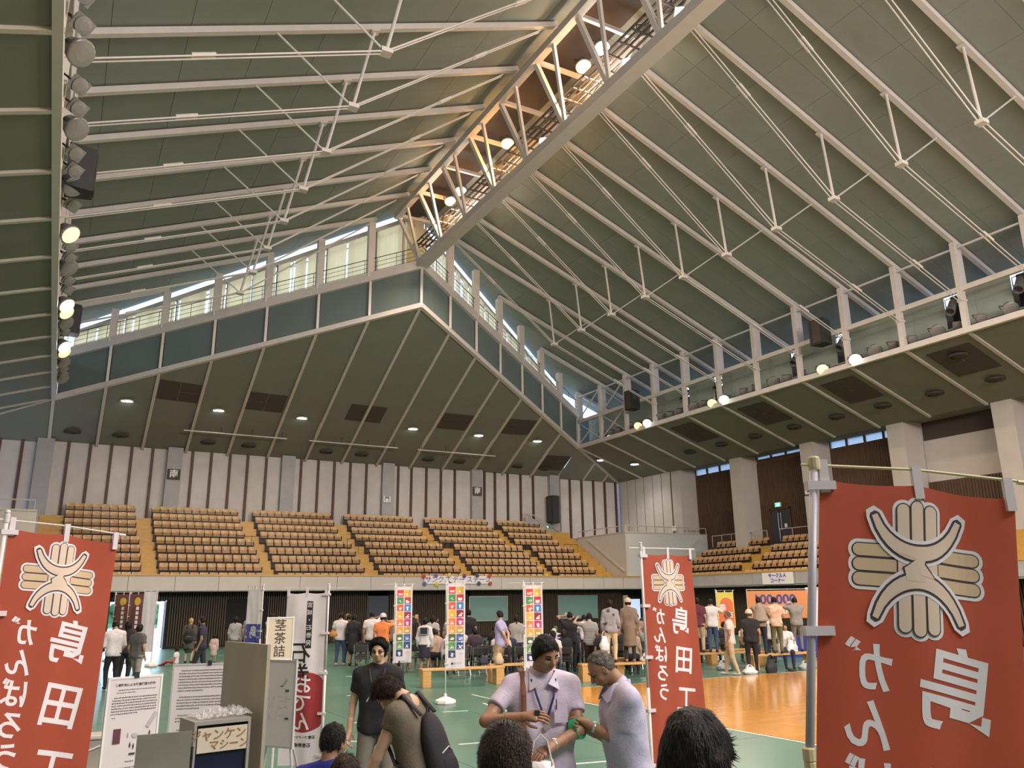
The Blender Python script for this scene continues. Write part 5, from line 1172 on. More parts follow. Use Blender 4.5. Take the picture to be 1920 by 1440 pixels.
# bin on a white table and chalkboard behind it
t = thing('table', 'white table edge beneath the grey plastic bin at the lower left', 'table', (BN[0] - .15, BN[1] + .05, 0), -.1)
MB().box((0, 0, .73), (.95, .5, .03)).obj('table_top', M_white, t, bevel=.005)
for sx in (-1, 1):
    for sy_ in (-1, 1): MB().tube([(sx * .42, sy_ * .2, .006), (sx * .42, sy_ * .2, .715)], .013, 6).obj('leg', M_black, t)
t = thing('plastic_bin', 'translucent grey plastic bin with a lid and a carrying handle, lower left', 'bin', (BN[0], BN[1], .747), -.1)
mb = MB(); mb.add([(-.11, -.09, 0), (.11, -.09, 0), (.11, .09, 0), (-.11, .09, 0), (-.13, -.11, .27), (.13, -.11, .27), (.13, .11, .27), (-.13, .11, .27)], [(0, 3, 2, 1), (4, 5, 6, 7), (0, 1, 5, 4), (1, 2, 6, 5), (2, 3, 7, 6), (3, 0, 4, 7)])
mb.obj('body', mat('bin_grey', (0.34, 0.31, 0.27), .35), t, bevel=.012); MB().box((0, 0, .29), (.28, .24, .035)).obj('lid', mat('bin_lid', (0.50, 0.46, 0.42), .35), t, bevel=.01)
MB().tube([(-.135, -.115, .17), (0, -.125, .22), (.10, -.125, .26), (.135, -.115, .255)], .006, 6).obj('handle', M_white, t)
t = thing('chalkboard_stand', 'wooden framed menu chalkboard on trestle legs behind the left red banner', 'board', (CB[0], CB[1], 0), .95)
MB().box((0, 0, 1.2), (.42, .02, .72)).obj('board_face', mat('board_olive', (0.10, 0.09, 0.05), .5), t)
fr = MB()
for s in (-1, 1): fr.box((s * .215, 0, 1.2), (.03, .04, .78)); fr.box((0, 0, 1.2 + s * .375), (.4, .04, .03))
fr.obj('frame', mat('frame_brown', (0.12, 0.045, 0.02), .5), t)
for s in (-1, 1): MB().tube([(s * .12, .0, .85), (s * .2, -.1, .006)], .014, 6).obj('leg', M_batten, t); MB().tube([(s * .12, .03, .95), (s * .2, .35, .006)], .014, 6).obj('leg', M_batten, t)
MB().ell((.0, .0, 1.61), (.06, .04, .03), 8, 5).obj('cloth_knot', mat('knot_tan', (0.5, .32, .16), .8), t)
# ---------------- people: bodies grown from smooth distance fields ----------------
def nets(D, org, h):
    """surface-net polygonisation of a 3-D array (inside < 0)"""
    S = D < 0; nx, ny, nz = D.shape
    cs = np.zeros((nx - 1, ny - 1, nz - 1), np.int8)
    for a in (0, 1):
        for b in (0, 1):
            for c in (0, 1): cs += S[a:nx - 1 + a, b:ny - 1 + b, c:nz - 1 + c]
    act = (cs > 0) & (cs < 8); idx = -np.ones(act.shape, np.int64); ii = np.argwhere(act); n = len(ii)
    if n == 0: return np.zeros((0, 3)), []
    idx[act] = np.arange(n); acc = np.zeros((n, 3)); cnt = np.zeros(n)
    I, J, K = ii.T
    E = [((0, 0, 0), (1, 0, 0)), ((0, 1, 0), (1, 1, 0)), ((0, 0, 1), (1, 0, 1)), ((0, 1, 1), (1, 1, 1)), ((0, 0, 0), (0, 1, 0)), ((1, 0, 0), (1, 1, 0)), ((0, 0, 1), (0, 1, 1)), ((1, 0, 1), (1, 1, 1)), ((0, 0, 0), (0, 0, 1)), ((1, 0, 0), (1, 0, 1)), ((0, 1, 0), (0, 1, 1)), ((1, 1, 0), (1, 1, 1))]
    for p, q in E:
        a = D[I + p[0], J + p[1], K + p[2]]; b = D[I + q[0], J + q[1], K + q[2]]; m_ = (a < 0) != (b < 0)
        t = np.where(m_, a / np.where(m_, a - b, 1), 0)
        for k in range(3): acc[:, k] += np.where(m_, p[k] + (q[k] - p[k]) * t, 0)
        cnt += m_
    V = (ii + acc / cnt[:, None]) * h + org; F_ = []
    for ax in range(3):
        sl = [slice(None)] * 3; s2 = [slice(None)] * 3; sl[ax] = slice(0, -1); s2[ax] = slice(1, None)
        A = S[tuple(sl)]; B = S[tuple(s2)]; d = A != B; e = np.argwhere(d)
        o1, o2 = [(1, 2), (2, 0), (0, 1)][ax]
        ok = (e[:, o1] > 0) & (e[:, o2] > 0) & (e[:, o1] < D.shape[o1] - 1) & (e[:, o2] < D.shape[o2] - 1); e = e[ok]
        if len(e) == 0: continue
        def g(d1, d2):
            c = e.copy(); c[:, o1] -= d1; c[:, o2] -= d2; return idx[c[:, 0], c[:, 1], c[:, 2]]
        q = np.stack([g(1, 1), g(0, 1), g(0, 0), g(1, 0)], 1); fl_ = ~A[e[:, 0], e[:, 1], e[:, 2]]; q[fl_] = q[fl_][:, ::-1]; F_.append(q)
    return V, (np.concatenate(F_) if F_ else [])
class Field:
    def __init__(s, lo, hi, h):
        s.h = h; s.o = np.array(lo, float) - 2 * h; s.n = np.ceil((np.array(hi) + 2 * h - s.o) / h).astype(int) + 1
        s.D = np.full(s.n, .2, np.float32); s.ax = [s.o[k] + h * np.arange(s.n[k]) for k in range(3)]
    def win(s, lo, hi):
        a = np.clip(np.floor((np.array(lo) - s.o) / s.h).astype(int), 0, s.n - 1); b = np.clip(np.ceil((np.array(hi) - s.o) / s.h).astype(int) + 1, 1, s.n)
        return tuple(slice(int(i), int(j)) for i, j in zip(a, b))
    def grid(s, w): return np.meshgrid(s.ax[0][w[0]], s.ax[1][w[1]], s.ax[2][w[2]], indexing='ij')
    def put(s, w, d, k):
        D = s.D[w]; 
        if k <= 0: s.D[w] = np.minimum(D, d); return
        hh = np.clip(.5 + .5 * (D - d) / k, 0, 1); s.D[w] = D * (1 - hh) + d * hh - k * hh * (1 - hh)
    def cone(s, a, b, ra, rb, k=.03, end=False):
        a = np.array(a, float); b = np.array(b, float); m_ = max(ra, rb) + k + .03
        w = s.win(np.minimum(a, b) - m_, np.maximum(a, b) + m_); X, Y, Z = s.grid(w)
        if X.size == 0: return
        d = b - a; L2 = max(d @ d, 1e-9); t = np.clip(((X - a[0]) * d[0] + (Y - a[1]) * d[1] + (Z - a[2]) * d[2]) / L2, 0, 1)
        r = np.sqrt((X - a[0] - t * d[0]) ** 2 + (Y - a[1] - t * d[1]) ** 2 + (Z - a[2] - t * d[2]) ** 2) - (ra + (rb - ra) * t)
        if end: u = d / math.sqrt(L2); r = np.maximum(r, (X - b[0]) * u[0] + (Y - b[1]) * u[1] + (Z - b[2]) * u[2])
        s.put(w, r.astype(np.float32), k)
    def ell(s, c, r, Rm=None, k=.02, sub=False):
        c = np.array(c, float); m_ = max(r) + k + .03; w = s.win(c - m_, c + m_); X, Y, Z = s.grid(w)
        if X.size == 0: return
        P = np.stack([X - c[0], Y - c[1], Z - c[2]], -1)
        if Rm is not None: P = P @ Rm
        q = np.sqrt((P[..., 0] / r[0]) ** 2 + (P[..., 1] / r[1]) ** 2 + (P[..., 2] / r[2]) ** 2) + 1e-6
        g = np.sqrt((P[..., 0] / r[0] ** 2) ** 2 + (P[..., 1] / r[1] ** 2) ** 2 + (P[..., 2] / r[2] ** 2) ** 2) + 1e-6
        d = (q * (q - 1) / g).astype(np.float32)
        if sub:
            D = s.D[w]; hh = np.clip(.5 - .5 * (D + d) / k, 0, 1); s.D[w] = D * (1 - hh) - d * hh + k * hh * (1 - hh)
        else: s.put(w, d, k)
    def cut(s, n, c):   # keep the side where (p - c).n < 0
        X, Y, Z = s.grid((slice(None),) * 3); n = np.array(n, float); n /= np.linalg.norm(n)
        s.D = np.maximum(s.D, ((X - c[0]) * n[0] + (Y - c[1]) * n[1] + (Z - c[2]) * n[2]).astype(np.float32))
    def wrinkle(s, amp, fr, seed, stretch=(1, 1, .6)):
        X, Y, Z = s.grid((slice(None),) * 3); r_ = np.random.default_rng(seed); n = np.zeros_like(s.D)
        for _ in range(7):
            k = r_.normal(size=3) * fr * np.array(stretch); n += np.sin(X * k[0] + Y * k[1] + Z * k[2] + r_.uniform(0, 6)).astype(np.float32)
        s.D += amp * n / 3
    def mesh(s): return nets(s.D, s.o, s.h)
def np_obj(name, V, F_, m_, parent, smooth=True, **tags):
    me = bpy.data.meshes.new(name); me.from_pydata(V.tolist() if len(V) else [], [], [tuple(map(int, f)) for f in F_]); me.materials.append(m_)
    if smooth: me.polygons.foreach_set('use_smooth', [True] * len(me.polygons))
    return put(name, me, parent, **tags)
def rx(a): c, s = math.cos(a), math.sin(a); return np.array([[1, 0, 0], [0, c, -s], [0, s, c]])
def ry(a): c, s = math.cos(a), math.sin(a); return np.array([[c, 0, s], [0, 1, 0], [-s, 0, c]])
def rz_(a): c, s = math.cos(a), math.sin(a); return np.array([[c, -s, 0], [s, c, 0], [0, 0, 1]])
def ik(a, t, l1, l2, pole):
    a = np.array(a, float); t = np.array(t, float); d = t - a; L = np.linalg.norm(d); u = d / max(L, 1e-6)
    if L > (l1 + l2) * .999: t = a + u * (l1 + l2) * .999; L = (l1 + l2) * .999
    x = (l1 * l1 - l2 * l2 + L * L) / (2 * L); y = math.sqrt(max(l1 * l1 - x * x, 0)); p = np.array(pole, float); p -= u * (p @ u); p /= max(np.linalg.norm(p), 1e-6)
    return a + u * x + p * y, t
SKIN = (0.40, 0.22, 0.13)
M_skin = mat('skin_tone', SKIN, .5, noise=.05, nscale=30); M_skinl = mat('skin_tone_light', (0.52, 0.32, 0.21), .5, noise=.05, nscale=30); M_skind = mat('skin_tone_tanned', (0.30, 0.155, 0.085), .5, noise=.06, nscale=30)
M_hair = mat('hair_black', (0.007, 0.005, 0.004), .55, noise=.5, nscale=60, bump=.5, bscale=90, stretch=(1, 1, .25), spec=.25); M_hairb = mat('hair_brown', (0.022, 0.011, 0.007), .55, noise=.4, nscale=60, bump=.5, bscale=90, spec=.3); M_hairg = mat('hair_grey', (0.07, 0.06, 0.05), .6, noise=.6, nscale=50, bump=.5, bscale=90, col2=(.17, .15, .13), spec=.25); M_hairw = mat('hair_pale', (0.50, 0.44, 0.36), .5, noise=.2, nscale=50); M_blond = mat('hair_blond', (0.45, 0.27, 0.10), .5, noise=.3, nscale=50)
M_eye = mat('eye_white', (0.38, 0.33, 0.29), .3); M_iris = mat('eye_dark', (0.01, 0.007, 0.005), .15); M_lip = mat('lip', (0.30, 0.11, 0.08), .5)
_cm = {}
def cm_(c):
    c = tuple(round(x, 3) for x in c)
    if c not in _cm: _cm[c] = mat('cloth_%d' % len(_cm), c, .85, noise=.08, nscale=20, bump=.15, bscale=60)
    return _cm[c]
def fingers(mb, w, d, n, L, curl=.5, side=1, spread=.10, fr=.008):
    """five tapered finger chains rooted inside the palm: w wrist, d hand direction, n palm normal (fingers close towards n)"""
    w, d, n = np.array(w, float), np.array(d, float), np.array(n, float); d /= np.linalg.norm(d); n = n - d * (n @ d); n /= np.linalg.norm(n); x = np.cross(d, n) * side
    pl = L * .50
    for i, (lf, off) in enumerate(((.42, -.16), (.48, -.055), (.45, .055), (.36, .15))):
        base = w + d * pl * .80 + x * off * L * .9; a = 0; p = base; pts = [p]; sd = x * (off * spread * 3)
        for sgl in (.30, .42, .33, .25):
            dd = d * math.cos(a) + n * math.sin(a) + sd; dd /= np.linalg.norm(dd); p = p + dd * (L * lf * sgl + (.006 if sgl == .30 else 0)); pts.append(p); a += curl
        mb.tube([tuple(q) for q in pts], [fr * 1.08, fr * 1.05, fr, fr * .9, fr * .62], 7)
    base = w + d * pl * .22 - x * L * .16; td = d * .62 - x * .62 + n * .42 * (.4 + curl); td /= np.linalg.norm(td)
    t2 = d * .85 - x * .12 + n * .5 * (.4 + curl); t2 /= np.linalg.norm(t2); pts = [base, base + td * L * .20, base + td * L * .20 + t2 * L * .15, base + td * L * .20 + t2 * L * .26]
    mb.tube([tuple(q) for q in pts], [fr * 1.25, fr * 1.2, fr * 1.05, fr * .65], 7)
def human(label, xy, face, h, top, bottom, hair=('short', None), sit=None, lean=0.0, side=0.0, hp=0.0, hyaw=0.0, hr=0.0, L=None, Rr=None, feet=None, base=.006, skin=None, female=False, res=.026, shoes=(.03, .03, .03), detail=False, fat=1.0, curl=.5, elb=None, cat='person', hs=1.0, group=None):
    """top=(colour, kind) kind in tee/long/coat/tank/sailor; bottom=(colour, kind) in pants/shorts/skirt; local +y is the way the person faces"""
    root = thing('person', label, cat, (xy[0], xy[1], base), face, group); sk = skin or M_skin
    q = h; hip0 = np.array([0, 0, .53 * q]); 
    if sit is not None: hip0 = np.array([0, -.0, sit + .075])
    Rt = ry(side) @ rx(-lean)
    T = lambda p: hip0 + Rt @ (np.array(p, float) * q)
    sw = .098 if female else .112; pw_ = .052 if female else .045
    sh = {s: T((s * sw, 0, .272)) for s in (-1, 1)}; nk = T((0, 0, .315)); 
    Rh = Rt @ rz_(hyaw) @ rx(-hp) @ ry(hr)
    nt_ = nk + Rh @ np.array([0, .008, .03]) * q; hc = nk + Rh @ (np.array([0, .018, .089]) * q)
    hd = .049 * q * hs; HR = np.array([.80 * hd, 1.0 * hd, 1.22 * hd]) * 1.06
    ua, fa, hl = .170 * q, .148 * q, .105 * q
    tg = {-1: L, 1: Rr}; el, wr_, hdv = {}, {}, {}
    for s in (-1, 1):
        t_ = tg[s]
        if t_ is None: t_ = (T((s * (sw + .035), .03, -.03)))
        pole = (s * .5, -1, -.4) if not (elb and elb.get(s)) else elb[s]
        el[s], wr_[s] = ik(sh[s], t_, ua, fa, pole); d = wr_[s] - el[s]; hdv[s] = d / np.linalg.norm(d)
    hipj = {s: hip0 + np.array([s * .05 * q, 0, -.01 * q]) for s in (-1, 1)}; kn, an = {}, {}
    for s in (-1, 1):
        if sit is not None: f_ = np.array([s * .07 * q, .24 * q, .045 * q - (0 if sit < .6 else 0)])
        else: f_ = np.array([s * .062 * q, 0.0, .045 * q])
        if feet: f_ = np.array(feet[s]) + np.array([0, 0, .045 * q])
        kn[s], an[s] = ik(hipj[s], f_, .245 * q, .245 * q, (s * .15, 1, .1 if sit is None else .8))
    pts = np.array([hip0, nk, hc] + [el[s] for s in (-1, 1)] + [wr_[s] + hdv[s] * .1 for s in (-1, 1)] + [kn[s] for s in (-1, 1)] + [an[s] for s in (-1, 1)] + [sh[s] for s in (-1, 1)])
    lo = pts.min(0) - .16; hi = pts.max(0) + .17; lo[2] = max(lo[2], -.01)
    k = .022 * q
    def torso(f, e=0.0):
        for (z, w_, r, y0) in ((-.005, pw_, .068, 0), (.06, .040, .062, .004), (.12, .042, .060 * fat, .008), (.19, .050, .064, .004), (.235, .055, .058, 0)):
            f.cone(T((-w_ * (1 + (fat - 1) * .6), y0, z)), T((w_ * (1 + (fat - 1) * .6), y0, z)), r * q * (.92 if female else 1) + e, r * q * (.92 if female else 1) + e, k * 1.6)
        f.cone(sh[-1] + (sh[1] - sh[-1]) * .12, sh[1] + (sh[-1] - sh[1]) * .12, .036 * q + e, .036 * q + e, k * 1.4)
        for s in (-1, 1): f.cone(T((s * .025, -.006, .305)), sh[s], .030 * q + e, .034 * q + e, k)
        if female and not detail:
            for s in (-1, 1): f.ell(T((s * .04, .055, .19)), (.034 * q + e,) * 3, None, k)
    def arm(f, s, t0=0.0, t1=1.0, e=0.0, fore=True, hand=True):
        a = sh[s]; sl_ = t1 < 1
        f.cone(a, a + (el[s] - a) * min(1, t1), .029 * q + e, (.0225 * q) + e + (.013 if sl_ else 0), k * .8, sl_)
        if fore: f.cone(el[s], wr_[s], .0225 * q + e, .0155 * q + e, k * .4)
        if hand: f.cone(wr_[s], wr_[s] + hdv[s] * hl * .42, .0165 * q, .0215 * q, k * .3)
    def legs(f, e=0.0, z1=1.0, kk=None):
        for s in (-1, 1):
            f.cone(hipj[s], kn[s], .052 * q + e, .035 * q + e, k * .8)
            b = kn[s] + (an[s] - kn[s]) * z1; f.cone(kn[s], b, .034 * q + e, (.034 + (.021 - .034) * z1) * q + e, k * .5)
    # continuous body
    f = Field(lo, hi, res); torso(f)
    for s in (-1, 1): arm(f, s, hand=not detail)
    legs(f); f.cone(nk - (nt_ - nk) * .9, hc - Rh @ np.array([0, .012 * q, .03 * q]), .031 * q, .029 * q, k * .5)
    if not detail: f.ell(hc, HR, Rh, .01); f.ell(hc + Rh @ np.array([0, hd * .25, -hd * .62]), (hd * .62, hd * .62, hd * .62), Rh, .015); f.ell(hc + Rh @ np.array([0, hd * 1.06, -hd * .22]), (hd * .14, hd * .2, hd * .24), Rh, .01)
    V, Fc = f.mesh(); Vs = [V]; Fs = [np.array(Fc)]; n0 = len(V)
    def add_np(V2, F2):
        nonlocal n0
        if len(V2): Vs.append(V2); Fs.append(np.array(F2) + n0); n0 += len(V2)
    if detail:
        g = Field(hc - .17, hc + .17, .0052); C_ = lambda x, y, z: hc + Rh @ (np.array([x, y, z]) * hd)
        g.ell(C_(0, -.12, .18), (hd * .84, hd * 1.04, hd * 1.06), Rh, .012); g.ell(C_(0, .22, -.22), (hd * .70, hd * .80, hd * .98), Rh, .02); g.ell(C_(0, .42, -.86), (hd * .42, hd * .42, hd * .34), Rh, .02)
        for s in (-1, 1):
            g.ell(C_(s * .34, .86, -.05), (hd * .20, hd * .14, hd * .13), Rh, .010, sub=True); g.ell(C_(s * .42, .62, -.36), (hd * .26, hd * .26, hd * .24), Rh, .02)
            g.ell(C_(s * .82, -.02, -.12), (hd * .10, hd * .20, hd * .33), Rh, .006); g.ell(C_(s * .92, .06, -.10), (hd * .07, hd * .10, hd * .18), Rh, .004, sub=True); g.ell(C_(s * .30, .90, .12), (hd * .24, hd * .10, hd * .07), Rh, .012)
            g.ell(C_(s * .11, 1.02, -.42), (hd * .09, hd * .10, hd * .08), Rh, .008)
        g.cone(C_(0, .93, .04), C_(0, 1.14, -.36), hd * .09, hd * .15, .012); g.ell(C_(0, .92, -.64), (hd * .30, hd * .10, hd * .05), Rh, .008); g.ell(C_(0, .90, -.76), (hd * .24, hd * .10, hd * .06), Rh, .008); g.ell(C_(0, .99, -.695), (hd * .24, hd * .06, hd * .018), Rh, .006, sub=True)
        g.cone(C_(0, -.25, -.5), nk - (nt_ - nk) * .3, .033 * q, .036 * q, .02)
        V2, F2 = g.mesh(); add_np(V2, F2)
        for s in (-1, 1):
            ec = C_(s * .34, .80, -.06); mb = MB().ell(tuple(ec), (hd * .125, hd * .10, hd * .058), 12, 8, Matrix(Rh.tolist())); mb.obj('eye', M_eye, root, smooth=True)
            ic = C_(s * .34, .905, -.075); MB().ell(tuple(ic), (hd * .058, hd * .03, hd * .055), 10, 6, Matrix(Rh.tolist())).obj('iris', M_iris, root, smooth=True)
            MB().tube([tuple(C_(s * .52, .80, .0)), tuple(C_(s * .36, .935, .045)), tuple(C_(s * .17, .93, -.03))], hd * .028, 6).obj('eyelid', M_hair, root)
            MB().tube([tuple(C_(s * .16, 1.0, .17)), tuple(C_(s * .36, .99, .24)), tuple(C_(s * .58, .82, .17))], [hd * .04, hd * .06, hd * .025], 6, (1, 1)).obj('eyebrow', M_hair if hair[1] is not M_hairg else M_hairg, root)
        MB().tube([tuple(C_(-.26, .93, -.665)), tuple(C_(-.1, 1.02, -.70)), tuple(C_(.1, 1.02, -.70)), tuple(C_(.26, .93, -.665))], [hd * .02, hd * .05, hd * .05, hd * .02], 6).obj('lips', M_lip, root, smooth=True)
    hb_ = MB()
    for s in (-1, 1):
        if detail:
            g = Field(wr_[s] - .13, wr_[s] + .13, .0052); d = hdv[s]; n = np.array(curl_n.get(s, (-s * 1.0, .3, 0)), float); n = n - d * (n @ d); n /= np.linalg.norm(n); x_ = np.cross(d, n)
            g.cone(el[s] + (wr_[s] - el[s]) * .6, wr_[s], .0205 * q, .0165 * q, .01)
            for o_ in (-.15, -.05, .05, .15): g.cone(wr_[s] + d * .01, wr_[s] + d * hl * .46 + x_ * o_ * hl, .0145 * q, .0085 * q, .010)
            V2, F2 = g.mesh(); add_np(V2, F2); fingers(hb_, wr_[s], d, n, hl, curl, 1, fr=.0088)
        else: fingers(hb_, wr_[s], hdv[s], (-s * 1.0, .3, 0), hl, curl, 1, fr=.0075 * q / 1.7)
    add_np(np.array([tuple(v) for v in hb_.v]), [f_ for f_ in hb_.f if len(f_) == 4])
    me_f = np.concatenate(Fs); np_obj('body', np.concatenate(Vs), me_f, sk, root)
    # clothing
    tc, tk = top[0], top[1]; res2 = res * (.8 if detail else 1.0)
    f = Field(lo, hi, res2); e = (.009 if detail else .012) if tk != 'coat' else .02; torso(f, e)
    tl_ = {'tee': .62, 'tank': .12, 'long': 1.0, 'coat': 1.0, 'sailor': 1.0, 'cap': .35}[tk]
    for s in (-1, 1): arm(f, s, t1=tl_, e=e + ((.003 if detail else .008) if tk in ('tee', 'long') else 0) , fore=tl_ >= 1, hand=False) if tl_ > .2 else f.cone(sh[s], sh[s] + (el[s] - sh[s]) * .15, .033 * q + e, .033 * q + e, k)
    if tk == 'coat' and sit is None: f.cone(T((0, 0, .02)), T((0, 0, -.20)), .088 * q + e, .098 * q + e, .03)
    elif sit is None: f.cone(T((-.03, 0, -.01)), T((.03, 0, -.04)), .070 * q + e, .074 * q + e, .03)
    f.cone(nk, nk + (nt_ - nk) * .25, .036 * q + .004, .034 * q + .004, .012)
    f.wrinkle(.0045 if detail else .004, 22, int(h * 1000) + int(xy[0] * 10), (1, 1, .7))
    hem = -.055 if tk != 'coat' else -.30
    if tk == 'sailor': hem = -.0
    f.cut(Rt @ np.array([0, 0, -1.0]), T((0, 0, hem)))
    if tl_ < 1:
        for s in (-1, 1):   # clean sleeve ends
            pass
    V2, F2 = f.mesh(); np_obj({'coat': 'coat'}.get(tk, 'shirt'), V2, F2, top[2] if len(top) > 2 else cm_(tc), root)
    bc, bk = bottom[0], bottom[1]; f = Field(lo, hi, res2)
    f.cone(T((-pw_, 0, .0)), T((pw_, 0, .0)), .070 * q + .008, .070 * q + .008, k); f.cone(T((-.03, 0, .05)), T((.03, 0, .05)), .062 * q + .006, .062 * q + .006, k)
    if bk == 'skirt':
        if sit is None: f.cone(hip0, hip0 - np.array([0, 0, .235 * q]), .085 * q, .115 * q, .04)
        else: legs(f, .02, .25)
        if sit is None: f.cut((0, 0, -1), (0, 0, .29 * q))
    else: legs(f, .012 if bk == 'pants' else .02, .94 if bk == 'pants' else .06)
    if bk == 'shorts' and sit is None: f.cut((0, 0, -1), (0, 0, .28 * q))
    f.cut(Rt @ np.array([0, 0, 1.0]), T((0, 0, .0 if sit is None and tk != 'cap' else .05))); f.wrinkle(.004, 20, int(h * 777)); V2, F2 = f.mesh(); np_obj({'skirt': 'skirt', 'shorts': 'shorts'}.get(bk, 'trousers'), V2, F2, cm_(bc), root)
    for s in (-1, 1):
        ft = an[s]; mb = MB(); zt_ = ft[2] - .045 * q
        mb.ell((ft[0], ft[1] + .045 * q, zt_ + .022 * q), (.027 * q, .078 * q, .022 * q), 10, 6).ell((ft[0], ft[1] - .002, zt_ + .03 * q), (.025 * q, .034 * q, .03 * q), 10, 6); mb.obj('shoe', cm_(shoes), root, smooth=True)
    # hair
    style = hair[0]; hm = hair[1] or M_hair
    if style != 'none':
        hres = .0075 if detail else max(.013, res * .55); g = Field(hc - .20 - (np.array([0, 0, .28]) if style in ('long', 'ponytail') else 0), hc + .20, hres); C_ = lambda x, y, z: hc + Rh @ (np.array([x, y, z]) * hd)
        e = .008 if style in ('buzz', 'thin') else (.012 if detail and style == 'short' else .022)
        g.ell(C_(0, -.12, .20), (hd * .86 + e * .6, hd * 1.06 + e * .6, hd * 1.06 + e), Rh, .01)
        if style in ('long', 'ponytail', 'bob', 'short', 'shaggy'): g.ell(C_(0, -.30, -.2), (hd * .86 + e * .5, hd * .85 + e * .5, hd * (.85 if style != 'bob' else 1.05)), Rh, .02)
        if style == 'afro': g.ell(C_(0, -.05, .55), (hd * 1.12, hd * 1.2, hd * .95), Rh, .03)
        if style == 'shaggy': g.ell(C_(0, .3, .5), (hd * 1.0, hd * .95, hd * .75), Rh, .03); g.ell(C_(0, -.2, -.3), (hd * 1.0, hd * 1.0, hd * .9), Rh, .03)
        if style == 'long':
            g.cone(C_(0, -.5, -.2), C_(0, -.75, -2.6), hd * .75, hd * .5, .03)
            for s in (-1, 1): g.cone(C_(s * .6, -.3, 0), C_(s * .55, -.35, -2.0), hd * .35, hd * .25, .02)
        if style == 'ponytail': g.cone(C_(0, -1.05, .2), C_(0, -1.35, -.5), hd * .26, hd * .36, .015); g.cone(C_(0, -1.35, -.5), C_(0, -1.2, -2.2), hd * .36, hd * .14, .015)
        if style in ('bun',): g.ell(C_(0, -.95, .85), (hd * .42,) * 3, None, .01)
        # cut away the face
        n = Rh @ np.array([0, .86, -.5]) if not (detail and style == 'short') else Rh @ np.array([0, .75, -.66])
        g.cut(n, C_(0, .50 if style not in ('thin',) else .02, (.10 if not detail else .30) if style not in ('buzz', 'thin') else .34))
        if style in ('buzz', 'thin', 'short', 'afro'): g.cut(Rh @ np.array([0, -.25, -1.0]), C_(0, -.6, -.62))
        g.wrinkle(.0035 if detail else .003, 70, int(h * 555)); V2, F2 = g.mesh(); ho = np_obj('hair', V2, F2, hm, root)
        if detail:
            me = ho.data; N_ = len(me.vertices); me.update(); rs = np.random.default_rng(int(h * 100)); nn = 5200 if style != 'thin' else 2600
            vi = rs.integers(0, N_, nn); P_ = np.array([me.vertices[i].co[:] for i in vi]); Nn = np.array([me.vertices[i].normal[:] for i in vi])
            upv = Rh @ np.array([0, 0, 1.0]); bk_ = Rh @ np.array([0, -1.0, 0]); crown = C_(0, -.35, 1.2); rad = P_ - crown; rad /= np.linalg.norm(rad, axis=1)[:, None] + 1e-6
            tan = rad - Nn * (rad * Nn).sum(1)[:, None]; tan /= np.linalg.norm(tan, axis=1)[:, None] + 1e-6
            Ls = {'buzz': .012, 'thin': .012, 'short': .026, 'shaggy': .05, 'afro': .018, 'bob': .04, 'long': .05, 'ponytail': .03}.get(style, .03)
            mix = {'buzz': 1.0, 'thin': .5, 'afro': 1.4}.get(style, .14); d0 = tan + Nn * mix + rs.normal(size=tan.shape) * (.12 if style in ('short', 'bob') else .22); d0 /= np.linalg.norm(d0, axis=1)[:, None]
            Lr = Ls * rs.uniform(.6, 1.3, nn)[:, None]; sdv = np.cross(d0, Nn); sdv /= np.linalg.norm(sdv, axis=1)[:, None] + 1e-6; wv = .0011
            p0 = P_ - Nn * .002; p1 = p0 + d0 * Lr * .55; d1 = d0 + tan * .5 - Nn * .45 * (mix < .5); d1 /= np.linalg.norm(d1, axis=1)[:, None]; p2 = p1 + d1 * Lr * .5
            VV = np.concatenate([p0 - sdv * wv, p0 + sdv * wv, p1 - sdv * wv * .8, p1 + sdv * wv * .8, p2]); a_ = np.arange(nn)
            FF = [(i, i + nn, i + 3 * nn, i + 2 * nn) for i in a_] + [(i + 2 * nn, i + 3 * nn, i + 4 * nn) for i in a_]
            np_obj('hair_strands', VV, FF, hm, ho, kind='stuff')
    return dict(root=root, T=T, hc=hc, Rh=Rh, hd=hd, wr=wr_, el=el, sh=sh, hdv=hdv, hip=hip0, q=q, Rt=Rt, nk=nk, an=an)
curl_n = {}
def cap(P, col, brim=True, back=False, m_=None):
    hd = P['hd']; C_ = lambda x, y, z: P['hc'] + P['Rh'] @ (np.array([x, y, z]) * hd); g = Field(P['hc'] - .2, P['hc'] + .22, .014)
    g.ell(C_(0, -.12, .30), (hd * 1.0 + .026, hd * 1.18 + .026, hd * 1.15 + .034), P['Rh'], .01); g.cut(P['Rh'] @ np.array([0, 0, -1.0]), C_(0, 0, .25))
    V, F_ = g.mesh(); o = np_obj('cap', V, F_, m_ or cm_(col), P['root'])
    if brim: s = -1 if back else 1; MB().ell(tuple(C_(0, s * 1.3, .30)), (hd * .75, hd * .65, hd * .07), 12, 6, Matrix(P['Rh'].tolist())).obj('cap_brim', m_ or cm_(col), o, smooth=True)
def handbag(label, at, size, m_, cat='bag', rz=0):
    return bag(at, size[0], size[1], label, m_, rz=rz, cat=cat, seed=int(abs(at[0] * 37)) % 97)
